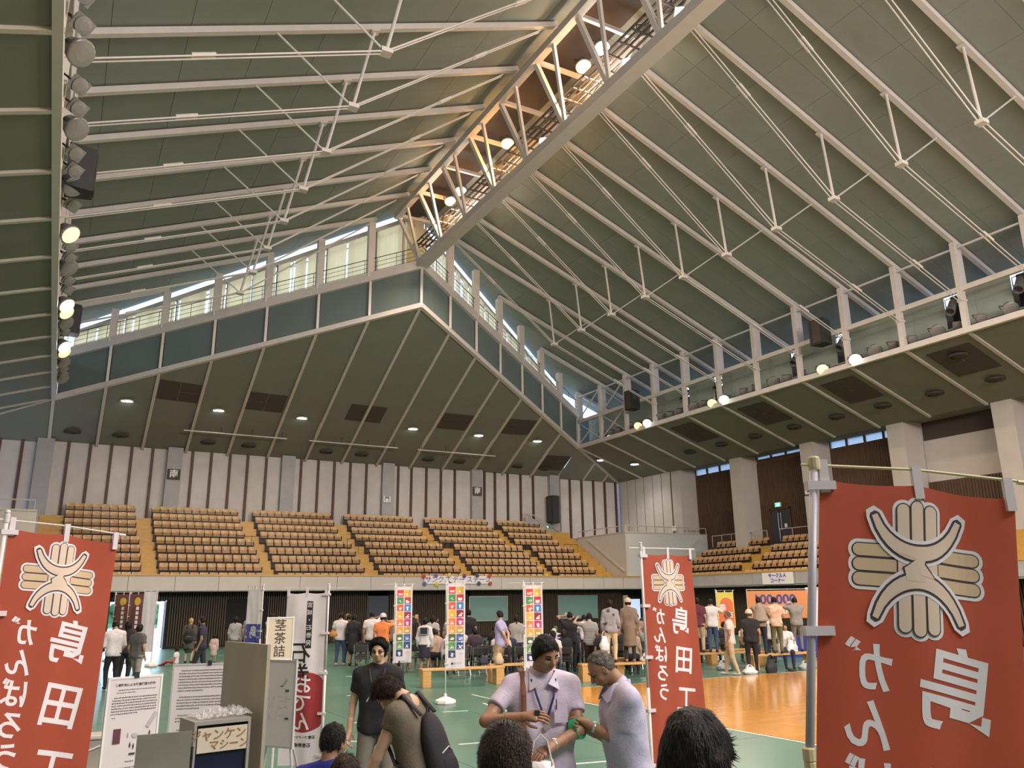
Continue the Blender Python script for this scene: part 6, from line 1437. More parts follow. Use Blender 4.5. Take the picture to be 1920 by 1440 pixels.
def pack(P, col, label, w=.30, hgt=.42, d=.16, thingly=True, m_=None, zo=.06):
    """rucksack worn on the back: a thing of its own, hung from both shoulders"""
    q = P['q']; T = P['T']; M4 = P['root'].matrix_basis.copy(); r = P['root']; m_ = m_ or cm_(col)
    loc = Vector(r.location); rzz = r.rotation_euler.z
    t = thing('rucksack', label, 'bag', loc, rzz); c = T((0, -.050, zo)) + P['Rt'] @ np.array([0, -d / 2, 0]); f = Field(c - .4, c + .45, .016); Rt = P['Rt']
    f.ell(c + Rt @ np.array([0, 0, hgt * .12]), (w * .5, d * .62, hgt * .5), Rt, .03); f.ell(c + Rt @ np.array([0, -.01, -hgt * .22]), (w * .55, d * .75, hgt * .36), Rt, .04); V, F_ = f.mesh(); np_obj('pack_body', V, F_, m_, t)
    f = Field(c - .35, c + .35, .014); f.ell(c + Rt @ np.array([0, -d * .52, -hgt * .20]), (w * .40, d * .36, hgt * .22), Rt, .02); V, F_ = f.mesh(); np_obj('front_pocket', V, F_, m_, t)
    MB().tube([tuple(c + Rt @ np.array([-.03, .0, hgt * .56])), tuple(c + Rt @ np.array([0, -.01, hgt * .68])), tuple(c + Rt @ np.array([.03, .0, hgt * .56]))], .009, 6).obj('grab_loop', m_, t)
    for s in (-1, 1):
        a = [T((s * .055, -.085, .24)), T((s * .062, -.03, .335)), T((s * .064, .05, .30)), T((s * .072, .085, .20)), T((s * .10, .05, .10)), T((s * .085, -.06, .03))]
        MB().tube([tuple(p) for p in a], .024, 8, (1.0, .35)).obj('strap', m_, t, smooth=True)
    MB().tube([tuple(c + Rt @ np.array([-w * .3, -d * .62, .0])), tuple(c + Rt @ np.array([0, -d * .78, .03])), tuple(c + Rt @ np.array([w * .3, -d * .62, .0]))], .004, 5).obj('zip', M_pole, t)
    return t
# ---------------- the crowd (all watch the stage beyond, backs to the camera) ----------------
AW = R(-33)
def P_(*a, **k): return human(*a, **k)
ph = lambda x, z, y=.30: ((-x, y, z), (x, y, z))   # two hands raised before the face
def phone(P, col=(.02, .02, .025)):
    c = (np.array(P['wr'][1]) + np.array(P['wr'][-1])) / 2 + np.array([0, .04, .07]); 
    M4 = Matrix.Translation(P['root'].location) @ Matrix.Rotation(P['root'].rotation_euler.z, 4, 'Z'); w = M4 @ Vector(c)
    t = thing('smartphone', 'dark phone held up by ' + P['root']['label'][:60], 'phone', w, P['root'].rotation_euler.z)
    t['label'] = ' '.join(('phone held up by ' + P['root']['label']).split()[:16])
    MB().box((0, 0, 0), (.15, .012, .08)).obj('phone_case', cm_(col), t, bevel=.003); MB().box((0, -.007, 0), (.135, .003, .07)).obj('screen', mat('phone_screen', (.3, .35, .4), .2, emit=(.4, .5, .6), es=.4), t)
W1 = (.66, .60, .58); BLK = (.018, .016, .018); GRY = (.27, .25, .23); NVY = (.03, .035, .06); DEN = (.06, .085, .16); BEI = (.48, .36, .22)
# left group
p = P_('man in white shirt and black trousers beside the left red banner, back turned', (1.58, 24.5), R(10), 1.72, (W1, 'long'), (BLK, 'pants'), hp=.35, L=(-.18, .25, 1.05), Rr=(.2, .2, .95), feet={-1: (-.1, .05, 0), 1: (.12, -.05, 0)})
P_('person with long dark hair and black clothes behind the man in the white shirt', (1.95, 25.6), R(-15), 1.68, (BLK, 'tee'), (BLK, 'pants'), ('long', None), female=True, L=(-.1, .3, 1.3), Rr=(.12, .3, 1.3))
p = P_('person in dark grey top and grey trousers walking right of the white shirt', (2.10, 24.0), R(-40), 1.62, ((.10, .09, .085), 'tee'), ((.30, .26, .23), 'pants'), ('bob', None), female=True, feet={-1: (-.06, .12, 0), 1: (.06, -.12, 0)})
p = P_('blond person in dark dress with black rucksack near the dark slatted wall', (4.69, 33.4), R(-20), 1.60, ((.075, .068, .058), 'coat'), (BLK, 'skirt'), ('bun', M_blond), female=True, skin=M_skinl); pack(p, BLK, 'black rucksack on the back of the blond person in the dark dress')
p = P_('man in dark navy polo shirt walking, between the blond person and the child', (4.05, 26.4), R(70), 1.74, ((.022, .022, .045), 'tee'), ((.02, .02, .03), 'pants'), skin=M_skind, feet={-1: (-.06, .2, 0), 1: (.06, -.2, 0)})
P_('small child in a pale pink dress by the dark slatted wall', (5.5, 32.9), R(-20), .98, ((.55, .40, .36), 'coat'), ((.55, .40, .36), 'skirt'), ('short', None), female=True, hs=1.4, res=.02)
P_('child in white top and red trousers sitting on the floor at the left', (4.15, 32.4), R(60), 1.05, (W1, 'tee'), ((.40, .03, .04), 'pants'), ('short', None), sit=.03, feet={-1: (-.08, .48, 0), 1: (.08, .46, 0)}, hs=1.3, res=.02)
P_('purple-grey silhouetted person standing in the open entrance between the banners', (3.3, 38.5), R(160), 1.75, ((.16, .12, .30), 'tee'), ((.06, .06, .12), 'pants'))
P_('woman in light grey top with a shoulder strap, left of the blue banner', (6.15, 32.5), R(-30), 1.64, ((.36, .35, .34), 'long'), ((.07, .07, .09), 'pants'), ('long', None), female=True)
P_('grey-shirted man in khaki trousers half hidden by the blue banner', (6.62, 32.1), R(-30), 1.77, ((.24, .22, .20), 'tee'), (BEI, 'pants'), ('thin', M_hairg))
p = P_('man in white polo shirt taking a photo, right of the blue banner', (7.2, 31.3), R(-55), 1.75, (W1, 'tee'), ((.42, .36, .28), 'pants'), L=(-.08, .34, 1.52), Rr=(.1, .34, 1.52)); phone(p)
# middle-left group
p = P_('man in white T-shirt and jeans with an orange shoulder bag', (8.98, 28.6), R(-35), 1.76, (W1, 'tee'), (DEN, 'pants'), feet={-1: (-.14, .03, 0), 1: (.14, 0, 0)}, shoes=(.5, .5, .5))
t = handbag('orange-brown shoulder bag hanging at the hip of the man in jeans', (8.62, 28.3, .98), (.30, .26), mat('bag_orange', (.40, .17, .04), .7)); t.name = 'shoulder_bag'
P_('person in black with a navy rucksack, right of the man with the orange bag', (9.35, 28.9), R(-35), 1.68, (BLK, 'tee'), (BLK, 'pants'), ('short', None))
t = handbag('navy rucksack hanging from the shoulder of the person in black', (9.42, 28.5, .95), (.32, .42), mat('rucksack_navy2', (.04, .05, .09), .7)); t.name = 'rucksack'
P_('woman in a black dress left of the man with the white shirt', (9.30, 28.15), R(-30), 1.70, (BLK, 'coat'), (BLK, 'skirt'), ('bob', None), female=True, skin=M_skin)
p = P_('man in white shirt and black trousers raising a phone, behind the man with glasses', (9.72, 27.5), R(-20), 1.79, (W1, 'tee'), (BLK, 'pants'), feet={-1: (-.13, 0, 0), 1: (.13, 0, 0)}, Rr=(.14, .25, 1.58)); 
p = P_('man in bright orange T-shirt and white cap worn backwards', (9.2, 25.0), R(-30), 1.74, ((.80, .22, .06), 'tee'), (BEI, 'pants'), Rr=(.16, .30, 1.5)); cap(p, (.55, .50, .48), True, True)
p = P_('dark-haired man taking a photo just in front of the orange T-shirt', (10.0, 25.9), R(-30), 1.80, ((.5, .3, .2), 'tee'), (BLK, 'pants'), L=(-.05, .33, 1.55), Rr=(.14, .33, 1.55)); phone(p)
P_('tall person in black left of the first tile banner', (9.95, 24.9), R(-30), 1.79, (BLK, 'tee'), (BEI, 'pants'), Rr=(.1, .3, 1.6))
p = P_('schoolgirl standing in a white sailor blouse with navy collar and long skirt', (10.04, 23.6), R(-35), 1.62, (W1, 'long'), ((.022, .022, .04), 'skirt'), ('bob', None), female=True)
def sailor(p):
    T = p['T']; rt_ = p['root']; M_n = cm_((.018, .018, .04)); q = [T((-.085, -.075, .30)), T((.085, -.075, .30)), T((.08, -.098, .17)), T((-.08, -.098, .17))]
    MB().slab([tuple(x) for x in q], .008, (0, -1, 0)).obj('sailor_collar', M_n, rt_)
    mb = MB(); mb.tube([tuple(T((-.075, -.11, .295))), tuple(T((-.07, -.118, .18))), tuple(T((.07, -.118, .18))), tuple(T((.075, -.11, .295)))], .006, 5); mb.obj('collar_stripe', M_ink, rt_)
sailor(p)
p = P_('schoolgirl in a sailor blouse seated with her back to the camera', (10.55, 22.9), R(-30), 1.60, ((.5, .48, .5), 'long'), ((.02, .02, .04), 'skirt'), ('bob', None), female=True, sit=.44); sailor(p)
p = P_('child performer in white shirt with both arms raised', (12.25, 28.6), R(150), 1.30, (W1, 'tee'), (BLK, 'shorts'), L=(-.42, .05, 1.45), Rr=(.38, .05, 1.48), hs=1.15); PPF = p
M_pom = mat('pompom_yellow', (.45, .26, .03), .7)
def pom(loc, lab):
    t = thing('pompom', lab, 'pompom', loc); rs = random.Random(int(loc[0] * 100)); mb = MB()
    for i in range(90):
        a = rs.uniform(0, 6.28); b = rs.uniform(-1, 1); c = math.sqrt(1 - b * b); d = Vector((c * math.cos(a), c * math.sin(a), b)); e = Vector((-math.sin(a), math.cos(a), 0)) * .012
        mb.add([d * .02 - e, d * .02 + e, d * rs.uniform(.13, .19) + e * .6, d * .16 - e * .6], [(0, 1, 2, 3)])
    mb.obj('streamers', M_pom, t); MB().ell((0, 0, 0), .09, 8, 6).obj('core', M_pom, t)
p = P_('child performer raising a yellow pompom behind the man in the white shirt', (10.2, 30.2), R(150), 1.35, (BLK, 'tee'), (BLK, 'pants'), Rr=(.4, .05, 1.5), hs=1.15); 
wv_ = lambda p, s: tuple(Matrix.Translation(p['root'].location) @ Matrix.Rotation(p['root'].rotation_euler.z, 4, 'Z') @ Vector(p['wr'][s] + p['hdv'][s] * .12))
pom(wv_(p, 1), 'yellow pompom raised left of the man in the white shirt')
p = P_('child performer in black holding up the middle pompom', (11.25, 28.8), R(150), 1.35, (BLK, 'tee'), (BLK, 'pants'), Rr=(.1, .05, 1.62), L=(-.15, .1, .6), hs=1.15)
pom(wv_(p, 1), 'yellow pompom raised left of the first tile banner')
pom(wv_(PPF, 1), 'yellow pompom raised right of the first tile banner')
P_('woman with long dark hair and pale grey top facing the stage', (11.15, 25.6), R(-30), 1.66, ((.40, .36, .32), 'tee'), (BLK, 'pants'), ('long', None), female=True, skin=M_skin)
P_('person in grey top beside the long-haired woman', (11.95, 25.9), R(-30), 1.64, ((.22, .20, .20), 'tee'), (BLK, 'pants'), ('short', None), female=True)
P_('bare-armed girl with brown hair bending forward by the schoolgirls', (10.75, 24.4), R(-30), 1.55, ((.5, .34, .24), 'tank'), (BLK, 'skirt'), ('short', M_hairb), female=True, sit=.44)
p = P_('tall person in black right of the second tile banner, hair in a bun', (12.35, 25.3), R(-30), 1.83, (BLK, 'tee'), (BLK, 'pants'), ('bun', None), female=True)
P_('child in white and yellow seated among the chairs', (12.5, 23.6), R(10), 1.25, (W1, 'tee'), (BLK, 'pants'), ('short', M_hairb), sit=.44, hs=1.15)
P_('person in dark purple seated left of the child among the chairs', (11.9, 23.9), R(-30), 1.55, ((.05, .03, .05), 'tee'), (BLK, 'pants'), ('bob', None), sit=.44)
p = P_('man in light blue shirt and khaki shorts, hands clasped behind his back', (11.07, 20.65), R(45), 1.83, ((.40, .36, .58), 'tee'), ((.44, .34, .19), 'shorts'), L=(-.05, -.20, .98), Rr=(.08, -.20, .98), feet={-1: (-.08, .06, 0), 1: (.08, -.06, 0)}, skin=M_skinl, shoes=(.25, .10, .06), res=.02, elb={-1: (-1, -.6, 0), 1: (1, -.6, 0)})
MB().tube([tuple(p['T']((.062 * math.cos(a), .012 + .058 * math.sin(a), .02))) for a in np.linspace(0, 6.28, 18)], .024, 6, (1, 1)).obj('belt', cm_((.02, .015, .02)), p['root'])
t = thing('cap', 'black cap held behind the back of the man in khaki shorts', 'hat', (11.20, 20.40, .78), .4); MB().ell((0, 0, 0), (.10, .06, .15), 12, 8).obj('crown', cm_(BLK), t, smooth=True); MB().ell((.02, 0, -.15), (.07, .03, .06), 10, 6).obj('peak', cm_(BLK), t, smooth=True)
P_('woman with a ponytail in a grey top and black skirt', (12.45, 22.2), R(-20), 1.68, ((.34, .31, .28), 'long'), (BLK, 'skirt'), ('ponytail', None), female=True)
# centre-right seated
P_('dark-haired person seated behind the head of the man in lilac', (12.35, 20.9), R(-35), 1.66, (BLK, 'tee'), (BLK, 'pants'), ('bob', None), female=True, sit=.44)
P_('girl in white with long dark hair seated beside the grey-haired person', (12.45, 20.1), R(-40), 1.60, (W1, 'tee'), (DEN, 'pants'), ('long', None), female=True, sit=.44)
P_('pale-haired older person in a lavender shirt seated among the chairs', (13.1, 21.1), R(-40), 1.64, ((.36, .34, .52), 'tee'), (BLK, 'pants'), ('short', M_hairw), sit=.44)
p = P_('man in black raising both arms to photograph the stage', (14.0, 21.6), R(-35), 1.74, (BLK, 'tee'), (BLK, 'pants'), L=(-.2, .28, 1.62), Rr=(.0, .3, 1.6)); phone(p)
P_('girl in a white T-shirt and navy jeans seated on the bench, hands behind', (11.95, 20.15), R(-35), 1.62, ((.68, .58, .54), 'tee'), (NVY, 'pants'), ('ponytail', None), sit=.47, female=True, L=(-.03, -.14, .62), Rr=(.1, -.14, .68), skin=M_skinl, res=.02)
M_str = mat('striped_knit', (.6, .56, .54), .85); nt = M_str.node_tree; tc = nt.nodes.new('ShaderNodeTexCoord'); wv = nt.nodes.new('ShaderNodeTexWave'); wv.bands_direction = 'Z'; wv.inputs['Scale'].default_value = 7.5; cr = nt.nodes.new('ShaderNodeValToRGB'); cr.color_ramp.interpolation = 'CONSTANT'; cr.color_ramp.elements[0].color = (.03, .03, .035, 1); cr.color_ramp.elements[1].position = .4; cr.color_ramp.elements[1].color = (.62, .58, .55, 1)
nt.links.new(tc.outputs['Object'], wv.inputs[0]); nt.links.new(wv.outputs[0], cr.inputs[0]); nt.links.new(cr.outputs[0], nt.nodes['Principled BSDF'].inputs[0])
p = P_('woman in a black and white striped top raising her left arm', (13.9, 20.4), R(-40), 1.72, ((.6, .6, .6), 'tee', M_str), ((.07, .03, .03), 'pants'), ('short', None), female=True, L=(-.40, .22, 1.56), skin=M_skinl)
P_('grey-haired person in dark clothes seated right of the striped top', (14.1, 20.0), R(-40), 1.66, (NVY, 'tee'), (BLK, 'pants'), ('short', M_hairg), sit=.44)
P_('person in a beige jumper crouched on the bench right of the long brown coat', (14.75, 19.5), R(-40), 1.62, ((.34, .26, .17), 'long'), (BLK, 'pants'), ('short', None), female=True, sit=.47)
M_dot = mat('patterned_grey_coat', (.26, .25, .26), .85); nt = M_dot.node_tree; tc = nt.nodes.new('ShaderNodeTexCoord'); vo = nt.nodes.new('ShaderNodeTexVoronoi'); vo.inputs['Scale'].default_value = 6.5; cr = nt.nodes.new('ShaderNodeValToRGB'); cr.color_ramp.elements[0].color = (.07, .065, .08, 1); cr.color_ramp.elements[0].position = .30; cr.color_ramp.elements[1].position = .36; cr.color_ramp.elements[1].color = (.30, .28, .28, 1)
nt.links.new(tc.outputs['Object'], vo.inputs['Vector']); nt.links.new(vo.outputs['Distance'], cr.inputs[0]); nt.links.new(cr.outputs[0], nt.nodes['Principled BSDF'].inputs[0])
BZ = .456
p = P_('woman in a grey patterned jacket and cream trousers standing on the bench', (13.45, 18.72), R(-37), 1.64, ((.3, .3, .3), 'long', M_dot), ((.62, .50, .32), 'pants'), ('bob', None), female=True, base=BZ, fat=1.15, res=.02)
MB().tube([tuple(p['T']((.066 * math.cos(a), .006 + .066 * math.sin(a), .075))) for a in np.linspace(0, 6.28, 18)], .018, 6).obj('coat_belt', M_dot, p['root'])
handbag('white carrier bag hanging from the left hand of the patterned jacket', (13.15, 18.62, .78), (.30, .50), M_bag)
p = P_('woman in a long brown coat and beige cap standing on the bench', (14.0, 18.62), R(-37), 1.66, ((.20, .145, .10), 'coat'), ((.02, .02, .03), 'pants'), ('short', None), female=True, base=BZ, skin=M_skinl, shoes=(.35, .20, .15), res=.02)
f_ = Field(p['hip'] - np.array([.35, .35, .75]), p['hip'] + np.array([.35, .35, .3]), .02); f_.cone(p['T']((0, 0, .0)), p['T']((0, 0, -.27)), .14, .19, .03); f_.cut((0, 0, -1), (0, 0, .42)); f_.wrinkle(.005, 16, 5, (1, 1, .3)); V, Fc = f_.mesh(); np_obj('coat_skirt', V, Fc, cm_((.20, .145, .10)), p['root'])
cap(p, (.52, .40, .30), True, False)
# right group
p = P_('person in maroon top with dark hair on the bench beside the red banner edge', (18.0, 20.3), R(-42), 1.66, ((.11, .025, .035), 'tee'), (BEI, 'pants'), ('bob', None), female=True, base=BZ)
p = P_('person in white shirt and blue jeans standing on the bench', (18.42, 20.15), R(-42), 1.62, ((.66, .60, .56), 'long'), (DEN, 'pants'), ('short', None), base=BZ, L=(-.12, .28, 1.36), Rr=(.12, .28, 1.36), res=.02); phone(p)
p = P_('balding man in a pale shirt and beige trousers walking past the benches', (17.05, 17.95), R(35), 1.74, ((.60, .52, .47), 'tee'), (BEI, 'pants'), ('thin', M_hairg), skin=M_skind, feet={-1: (-.07, -.18, 0), 1: (.07, .18, 0)}, shoes=(.5, .45, .4), res=.02)
p = P_('man in a black shirt and cream cap behind the walking man', (18.2, 18.3), R(-40), 1.74, (BLK, 'tee'), (BLK, 'pants'), ('short', M_hairg), fat=1.2); cap(p, (.62, .52, .36), True, False)
p = P_('woman with a taupe cape over white and navy trousers standing on the long bench', (19.0, 18.66), R(-44), 1.67, ((.30, .235, .17), 'tee'), ((.022, .022, .045), 'pants'), ('bun', M_hairb), female=True, base=BZ, skin=M_skinl, L=(-.10, .30, 1.38), Rr=(.14, .28, 1.3), res=.02)
f_ = Field(p['hip'] - np.array([.4, .35, .1]), p['hip'] + np.array([.4, .35, .6]), .02); f_.cone(p['T']((0, -.01, .26)), p['T']((.01, -.02, .06)), .14, .24, .04); f_.cut((0, 0, -1), p['T']((0, 0, .04))); f_.wrinkle(.006, 18, 3, (1, 1, .3)); V, Fc = f_.mesh(); np_obj('cape', V, Fc, cm_((.30, .235, .17)), p['root'])
M_pk = mat('pink_print_top', (.6, .3, .2), .85, col2=(.66, .56, .40), nscale=14)
p = P_('woman in a pink and cream patterned top and olive trousers on the long bench', (19.55, 18.55), R(-44), 1.66, ((.6, .3, .2), 'tee', M_pk), ((.14, .13, .05), 'pants'), ('short', None), female=True, base=BZ, L=(-.12, .28, 1.2), Rr=(.12, .28, 1.2), res=.02)
p = P_('person in grey shirt and grey trousers photographing from the right end of the bench', (20.7, 18.78), R(-35), 1.64, ((.23, .22, .20), 'tee'), ((.17, .15, .15), 'pants'), ('short', None), base=BZ, L=(-.2, .30, 1.42), Rr=(-.02, .32, 1.42), res=.02); phone(p)
P_('dark-clothed person seated on the long bench, legs towards the camera', (20.2, 18.82), R(140), 1.60, (W1, 'tee'), ((.025, .025, .045), 'pants'), ('short', None), sit=.47, female=True)
# further rows glimpsed between the others
rw = random.Random(23); W_far = [(BLK, 'tee'), (GRY, 'tee'), (W1, 'tee'), (NVY, 'tee'), ((.30, .20, .14), 'tee'), ((.09, .05, .05), 'long'), ((.45, .42, .5), 'tee')]
desc = ['black', 'grey', 'white', 'navy', 'tan', 'dark brown', 'pale lilac']; hairs = [('short', None, 'short black hair'), ('bob', None, 'bobbed black hair'), ('long', M_hairb, 'long brown hair'), ('short', M_hairg, 'grey hair'), ('ponytail', None, 'a black ponytail')]
spots = [(13.6, 22.6, 0), (14.4, 22.1, 0), (15.0, 21.4, 0), (15.6, 20.8, 1), (15.9, 21.9, 0), (16.6, 21.2, 0), (17.2, 20.6, 0), (17.0, 22.2, 1), (18.6, 21.6, 0), (19.3, 21.9, 1), (19.8, 21.1, 0), (20.95, 21.3, 0), (21.2, 20.4, 1), (21.9, 20.9, 0), (12.9, 24.0, 0), (14.0, 23.8, 1), (15.2, 23.3, 0), (10.4, 26.9, 0), (16.4, 24.4, 1), (18.2, 23.2, 1), (22.4, 21.6, 1), (21.3, 22.8, 0)]
places = ['behind the striped top', 'right of the striped top', 'behind the two coats', 'left of the small red banner', 'behind the small red banner', 'left of the white shirt and jeans', 'behind the white shirt and jeans', 'beyond the jeans', 'behind the cream cap', 'left of the taupe cape', 'between cape and patterned top', 'behind the olive trousers', 'left of the grey shirt', 'at the right end of the bench', 'behind the ponytail and black skirt', 'before the left end of the green board', 'before the right green board', 'behind the orange T-shirt', 'in the far seated rows at centre', 'in the far seated rows at right', 'beside the blue stall', 'in front of the orange prize banner']
for i, ((x, y, stand), pl) in enumerate(zip(spots, places)):
    w_ = rw.randrange(7); hz = hairs[rw.randrange(5)]; kw = {} if stand else {'sit': .44}
    if rw.random() < .3: kw['L'] = (-.05, .32, 1.5 if stand else 1.2); kw['Rr'] = (.14, .32, 1.5 if stand else 1.2)
    P_('%s person in %s with %s, %s' % ('standing' if stand else 'seated', desc[w_], hz[2], pl), (x, y), R(-35 + rw.uniform(-12, 12)), rw.uniform(1.55, 1.74), W_far[w_], ((.03, .03, .04), 'pants'), hz[:2], female=hz[0] in ('bob', 'long', 'ponytail'), res=.032, **kw)
    if not stand and not any((c.location - Vector((x, y, 0))).length < .5 for c in COL.objects if c.name.startswith('folding_chair')):
        c_ = dup(C0, (x, y - .02, .006), R(-35), None); c_['label'] = 'folding chair under the seated person %s' % pl; del c_['group']

rw = random.Random(77); EX = [(10.9, 24.9), (11.6, 24.4), (12.7, 22.9), (13.3, 22.3), (12.0, 21.9), (11.5, 21.3), (13.0, 20.4), (13.6, 23.2), (14.6, 22.9), (15.3, 22.3), (16.0, 21.3), (15.2, 20.5), (14.9, 23.9), (16.2, 23.2), (17.8, 21.9), (18.3, 22.6), (19.9, 22.3), (16.9, 23.6), (13.2, 25.0), (12.2, 24.6)]
RF = ['just beyond the second tile banner', 'left of the blue-shirted man, far row', 'right of the blue-shirted man, near row', 'below the right green board, far seat', 'between the blue-shirted man and third tile banner', 'beside the blue-shirted man, lowest seat', 'beyond the lavender shirt', 'below the right green board, near seat', 'beyond the raised arms of the man in black', 'beyond the patterned jacket, left', 'beyond the long brown coat, right', 'between coats and striped top, near', 'far beyond the striped top', 'far beyond the patterned jacket', 'beyond the jeans, nearer', 'beyond the jeans, farther', 'beyond the olive trousers', 'far beyond the small red banner', 'far seat below the left green board', 'middle seat below the left green board']
for i, ((x, y), pl) in enumerate(zip(EX, RF)):
    w_ = rw.choice((0, 0, 1, 3, 4, 5, 2)); hz = hairs[rw.choice((0, 0, 1, 1, 2, 4, 3))]
    P_('seated person in %s, %s' % (desc[w_], pl), (x, y), R(-35 + rw.uniform(-10, 10)), rw.uniform(1.55, 1.72), W_far[w_], ((.03, .03, .04), 'pants'), hz[:2], female=hz[0] in ('bob', 'long', 'ponytail'), res=.034, sit=.44)
    c_ = dup(C0, (x, y - .02, .006), R(-35), None); c_['label'] = 'folding chair under the seated person %s' % pl; del c_['group']
pp_ = [(o.location.x, o.location.y) for o in COL.objects if o.name.startswith('person')]
for o in [o for o in COL.objects if o.name.startswith('folding_chair') and o.get('group')]:
    if any(math.hypot(o.location.x - a, o.location.y - b) < .36 for a, b in pp_):
        if o is C0: continue
        for c in list(o.children): bpy.data.objects.remove(c)
        bpy.data.objects.remove(o)
# ---------------- the people near the camera ----------------
LIL = (.50, .43, .52)
def cut_sleeve(): pass
# man with glasses
curl_n = {-1: (.8, .4, 0), 1: (-.8, .4, 0)}
p = human('smiling man with glasses and big dark hair in a black T-shirt and grey trousers', (3.046, 8.36), R(152), 1.74, ((.012, .011, .013), 'tee'), ((.13, .12, .095), 'pants'), ('afro', None), detail=True, res=.018, hyaw=-.05, hp=.05, feet={-1: (-.12, 0, 0), 1: (.12, .04, 0)}, L=(-.27, .05, .86), Rr=(.27, .05, .86), skin=M_skinl)
C_ = lambda x, y, z: tuple(p['hc'] + p['Rh'] @ (np.array([x, y, z]) * p['hd']))
gl = MB()
for s in (-1, 1): gl.tube([C_(s * .36 + .24 * math.cos(a), 1.02 - .10 * abs(s * .36 + .24 * math.cos(a)), -.05 + .16 * math.sin(a)) for a in np.linspace(0, 6.283, 17)], .0034, 5); gl.tube([C_(s * .60, .95, 0), C_(s * .88, .1, -.02)], .0034, 5)
gl.tube([C_(-.12, 1.04, 0), C_(.12, 1.04, 0)], .0034, 5); gl.obj('glasses', M_black, p['root'])
def lanyard(p, col, z=.17, badge=True, drop=.13):
    T = p['T']; m_ = cm_(col)
    MB().tube([tuple(T((.045, -.03, .325))), tuple(T((.045, .055, .30))), tuple(T((.03, .085, .24))), tuple(T((.0, .088, z)))], .005, 6, (1.6, .6)).tube([tuple(T((-.045, -.03, .325))), tuple(T((-.045, .055, .30))), tuple(T((-.03, .085, .24))), tuple(T((.0, .088, z)))], .005, 6, (1.6, .6)).obj('lanyard', m_, p['root'])
    if badge: c = T((0, .092, z - .015)); MB().lathe([(.0, -.004), (.022, -.004), (.022, .004), (.0, .006)], tuple(c), 14, Matrix(rx(-math.pi / 2).tolist())).obj('badge', M_alu, p['root'])
lanyard(p, (.04, .03, .03), .18, False)
MB().box(tuple(p['hip'] + np.array([.11, .06, -.36])), (.10, .05, .12)).obj('cargo_pocket', cm_((.13, .12, .095)), p['root'], bevel=.01)
def disc_print(p):
    T = p['T']; mb = MB(); mb.tube([tuple(T((.055 * math.cos(a), .088, .11 + .055 * math.sin(a)))) for a in np.linspace(.3, 2.85, 12)], .006, 6); mb.obj('shirt_print', M_gfr, p['root'])
disc_print(p)
# girl bowing her head, rucksack on both shoulders
curl_n = {-1: (.8, .4, 0), 1: (-.8, .4, 0)}
p = human('woman bowing her head in a brown sleeveless top, carrying a black rucksack', (2.36, 5.49), R(38), 1.74, ((.115, .095, .065), 'cap'), ((.03, .03, .04), 'pants'), ('shaggy', M_hairb), lean=.32, hp=.75, detail=True, res=.018, female=True, skin=M_skinl, L=(-.20, .42, .82), Rr=(.20, .40, .86))
pack(p, (.016, .014, .018), 'black rucksack with a pale zip on the back of the bowing woman', w=.25, hgt=.46, d=.12, zo=.085)
# man in lilac, bag strap, lanyard, carrier bag
curl_n = {-1: (.3, -.2, -1), 1: (-.9, -.1, -.3)}
p = human('man in a lilac short-sleeved shirt with a lanyard, looking down at a carrier bag', (3.116, 5.212), R(160), 1.90, (LIL, 'tee'), ((.03, .028, .03), 'pants'), ('short', None), detail=True, res=.016, fat=1.22, hyaw=.42, hp=.38, hr=.10, L=(.0, .31, 1.17), Rr=(.18, .30, 1.36), skin=M_skind, curl=.55, elb={-1: (-1, -.1, -.5), 1: (1, -.05, -.5)}); PN3 = p
lanyard(p, (.03, .025, .09), .155)
T = p['T']; MB().tube([tuple(T((.072, -.06, .33))), tuple(T((.074, .02, .325))), tuple(T((.078, .075, .25))), tuple(T((.082, .095, .14))), tuple(T((.10, .07, .03))), tuple(T((.12, -.03, -.03)))], .012, 6, (1.5, .5)).obj('bag_strap', cm_((.16, .06, .03)), p['root'])
MB().slab([tuple(T((-.078, .092, .215))), tuple(T((-.028, .098, .215))), tuple(T((-.028, .1, .155))), tuple(T((-.078, .094, .155)))], .004, (0, 1, 0)).obj('breast_pocket', cm_((.49, .42, .51)), p['root'])
MB().tube([tuple(T((-.036, .103, .20))), tuple(T((-.036, .105, .235)))], .004, 6).obj('pen', M_black, p['root'])
def collar(p, col):
    T = p['T']; m_ = cm_(col); mb = MB()
    for s in (-1, 1):
        a, b, c, d = T((s * .045, -.035, .335)), T((s * .048, .035, .325)), T((s * .012, .078, .285)), T((s * .055, .072, .262)); e = T((s * .062, -.03, .305))
        mb.slab([tuple(a), tuple(b), tuple(c), tuple(d), tuple(e)], .004, tuple(Vector((s * .6, .3, .6)).normalized()))
    mb.obj('collar', m_, p['root'])
    mb = MB()
    for k in range(5): mb.ell(tuple(T((0, .083 + .004 * min(k, 2), .26 - .055 * k))), .005, 7, 5)
    mb.obj('buttons', M_white, p['root'])
collar(p, (.54, .50, .58))
def watch(p, s):
    w = p['wr'][s]; d = p['hdv'][s]; c = w - d * .035; q = Vector(d).to_track_quat('Z', 'Y').to_matrix()
    MB().lathe([(.031, -.009), (.034, -.009), (.034, .009), (.031, .009), (.030, 0)], tuple(c), 16, q).obj('watch_band', M_alu, p['root'], smooth=True)
    o_ = Vector(np.cross(d, (0, 1, 0))).normalized() * (.034); MB().lathe([(0, -.004), (.017, -.004), (.017, .006), (0, .007)], tuple(Vector(c) + Vector((0, 0, .034))), 14).obj('watch_face', M_white, p['root'])
watch(p, -1)
M4 = Matrix.Translation(p['root'].location) @ Matrix.Rotation(p['root'].rotation_euler.z, 4, 'Z')
w = M4 @ Vector(p['wr'][-1] + p['hdv'][-1] * .10)
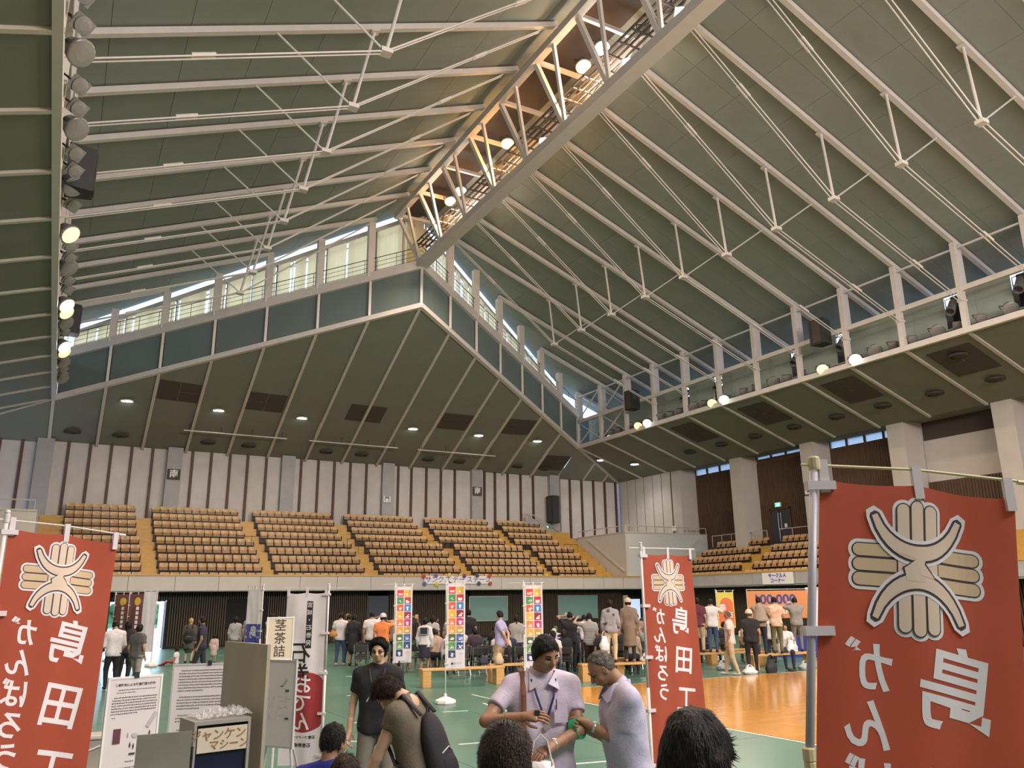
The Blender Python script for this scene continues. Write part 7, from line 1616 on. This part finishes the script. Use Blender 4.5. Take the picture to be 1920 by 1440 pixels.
t = bag((w.x, w.y, w.z - .50), .34, .62, 'large white carrier bag hanging from the hands of the man in lilac', None, seed=40, rz=R(160)); t.name = 'carrier_bag_held'; t.name = 'shopping_bag'
w = M4 @ Vector(p['wr'][1] + p['hdv'][1] * .10)
t = thing('small_device', 'small dark device pinched in the right hand of the man in lilac', 'device', w, R(150)); MB().box((0, 0, 0), (.035, .03, .07)).obj('device_case', M_black, t, bevel=.004); MB().box((.0, -.017, -.005), (.026, .004, .03)).obj('device_screen', M_white, t)
# older man with the roll of green tape
curl_n = {-1: (.2, .3, -1), 1: (-.9, -.3, -.2)}
p = human('older man with grey thinning hair in a lilac shirt holding a roll of green tape', (3.60, 4.85), R(72), 1.82, ((.42, .39, .50), 'tee'), ((.34, .25, .15), 'pants'), ('thin', M_hairg), detail=True, res=.016, fat=1.18, hp=.55, lean=.10, L=(-.02, .28, 1.28), Rr=(.07, .29, 1.25), skin=M_skind, curl=.6, elb={-1: (-.6, -1, -.4), 1: (.6, -1, -.4)})
collar(p, (.50, .47, .60)); watch(p, -1)
MB().tube([tuple(p['T']((.066 * math.cos(a), .01 + .072 * math.sin(a), .0))) for a in np.linspace(0, 6.283, 24)], .019, 6, (.5, 1.3)).obj('belt', cm_((.015, .012, .012)), p['root'])
M4 = Matrix.Translation(p['root'].location) @ Matrix.Rotation(p['root'].rotation_euler.z, 4, 'Z'); w = M4 @ Vector((p['wr'][-1] + p['wr'][1]) / 2 + np.array([0, .075, -.005]))
t = thing('tape_roll', 'roll of shiny green tape in the hands of the older man', 'tape', w, R(20))
q = Matrix.Rotation(R(78), 3, 'X') @ Matrix.Rotation(R(8), 3, 'Y')
M_gt = mat('green_tape', (.02, .30, .13), .25)
MB().lathe([(.052, -.028), (.075, -.028), (.075, .028), (.052, .028), (.052, -.028)], (0, 0, 0), 28, q).obj('tape', M_gt, t, smooth=False); MB().lathe([(.048, -.029), (.053, -.029), (.053, .029), (.048, .029), (.048, -.029)], (0, 0, 0), 28, q).obj('core', M_tan, t)
# heads close to the camera
curl_n = {}
human('person with short black hair directly below the small red banner, back of head only', (1.42, 1.67), R(-52), 1.845, ((.05, .05, .07), 'tee'), (BLK, 'pants'), ('short', None), detail=True, res=.02, hyaw=-.35, hp=.05)
human('person with cropped dark brown hair at the bottom centre, back of head only', (1.25, 2.31), R(-30), 1.755, ((.06, .05, .05), 'tee'), (BLK, 'pants'), ('buzz', M_hairb), detail=True, res=.02, hs=1.05)
human('boy in a bright blue shirt with cropped hair standing at the lower left', (1.53, 5.0), R(-40), 1.41, ((.012, .02, .22), 'tee'), (BLK, 'shorts'), ('buzz', None), detail=True, res=.018, hs=1.14, hyaw=-.2, hp=.12, skin=M_skind)
human('child with straight brown hair in front of the boy in blue', (1.50, 4.60), R(-25), 1.285, ((.10, .06, .06), 'tee'), (BLK, 'skirt'), ('bob', M_hairb), detail=True, res=.018, hs=1.2, female=True)
bpy.context.view_layer.update()
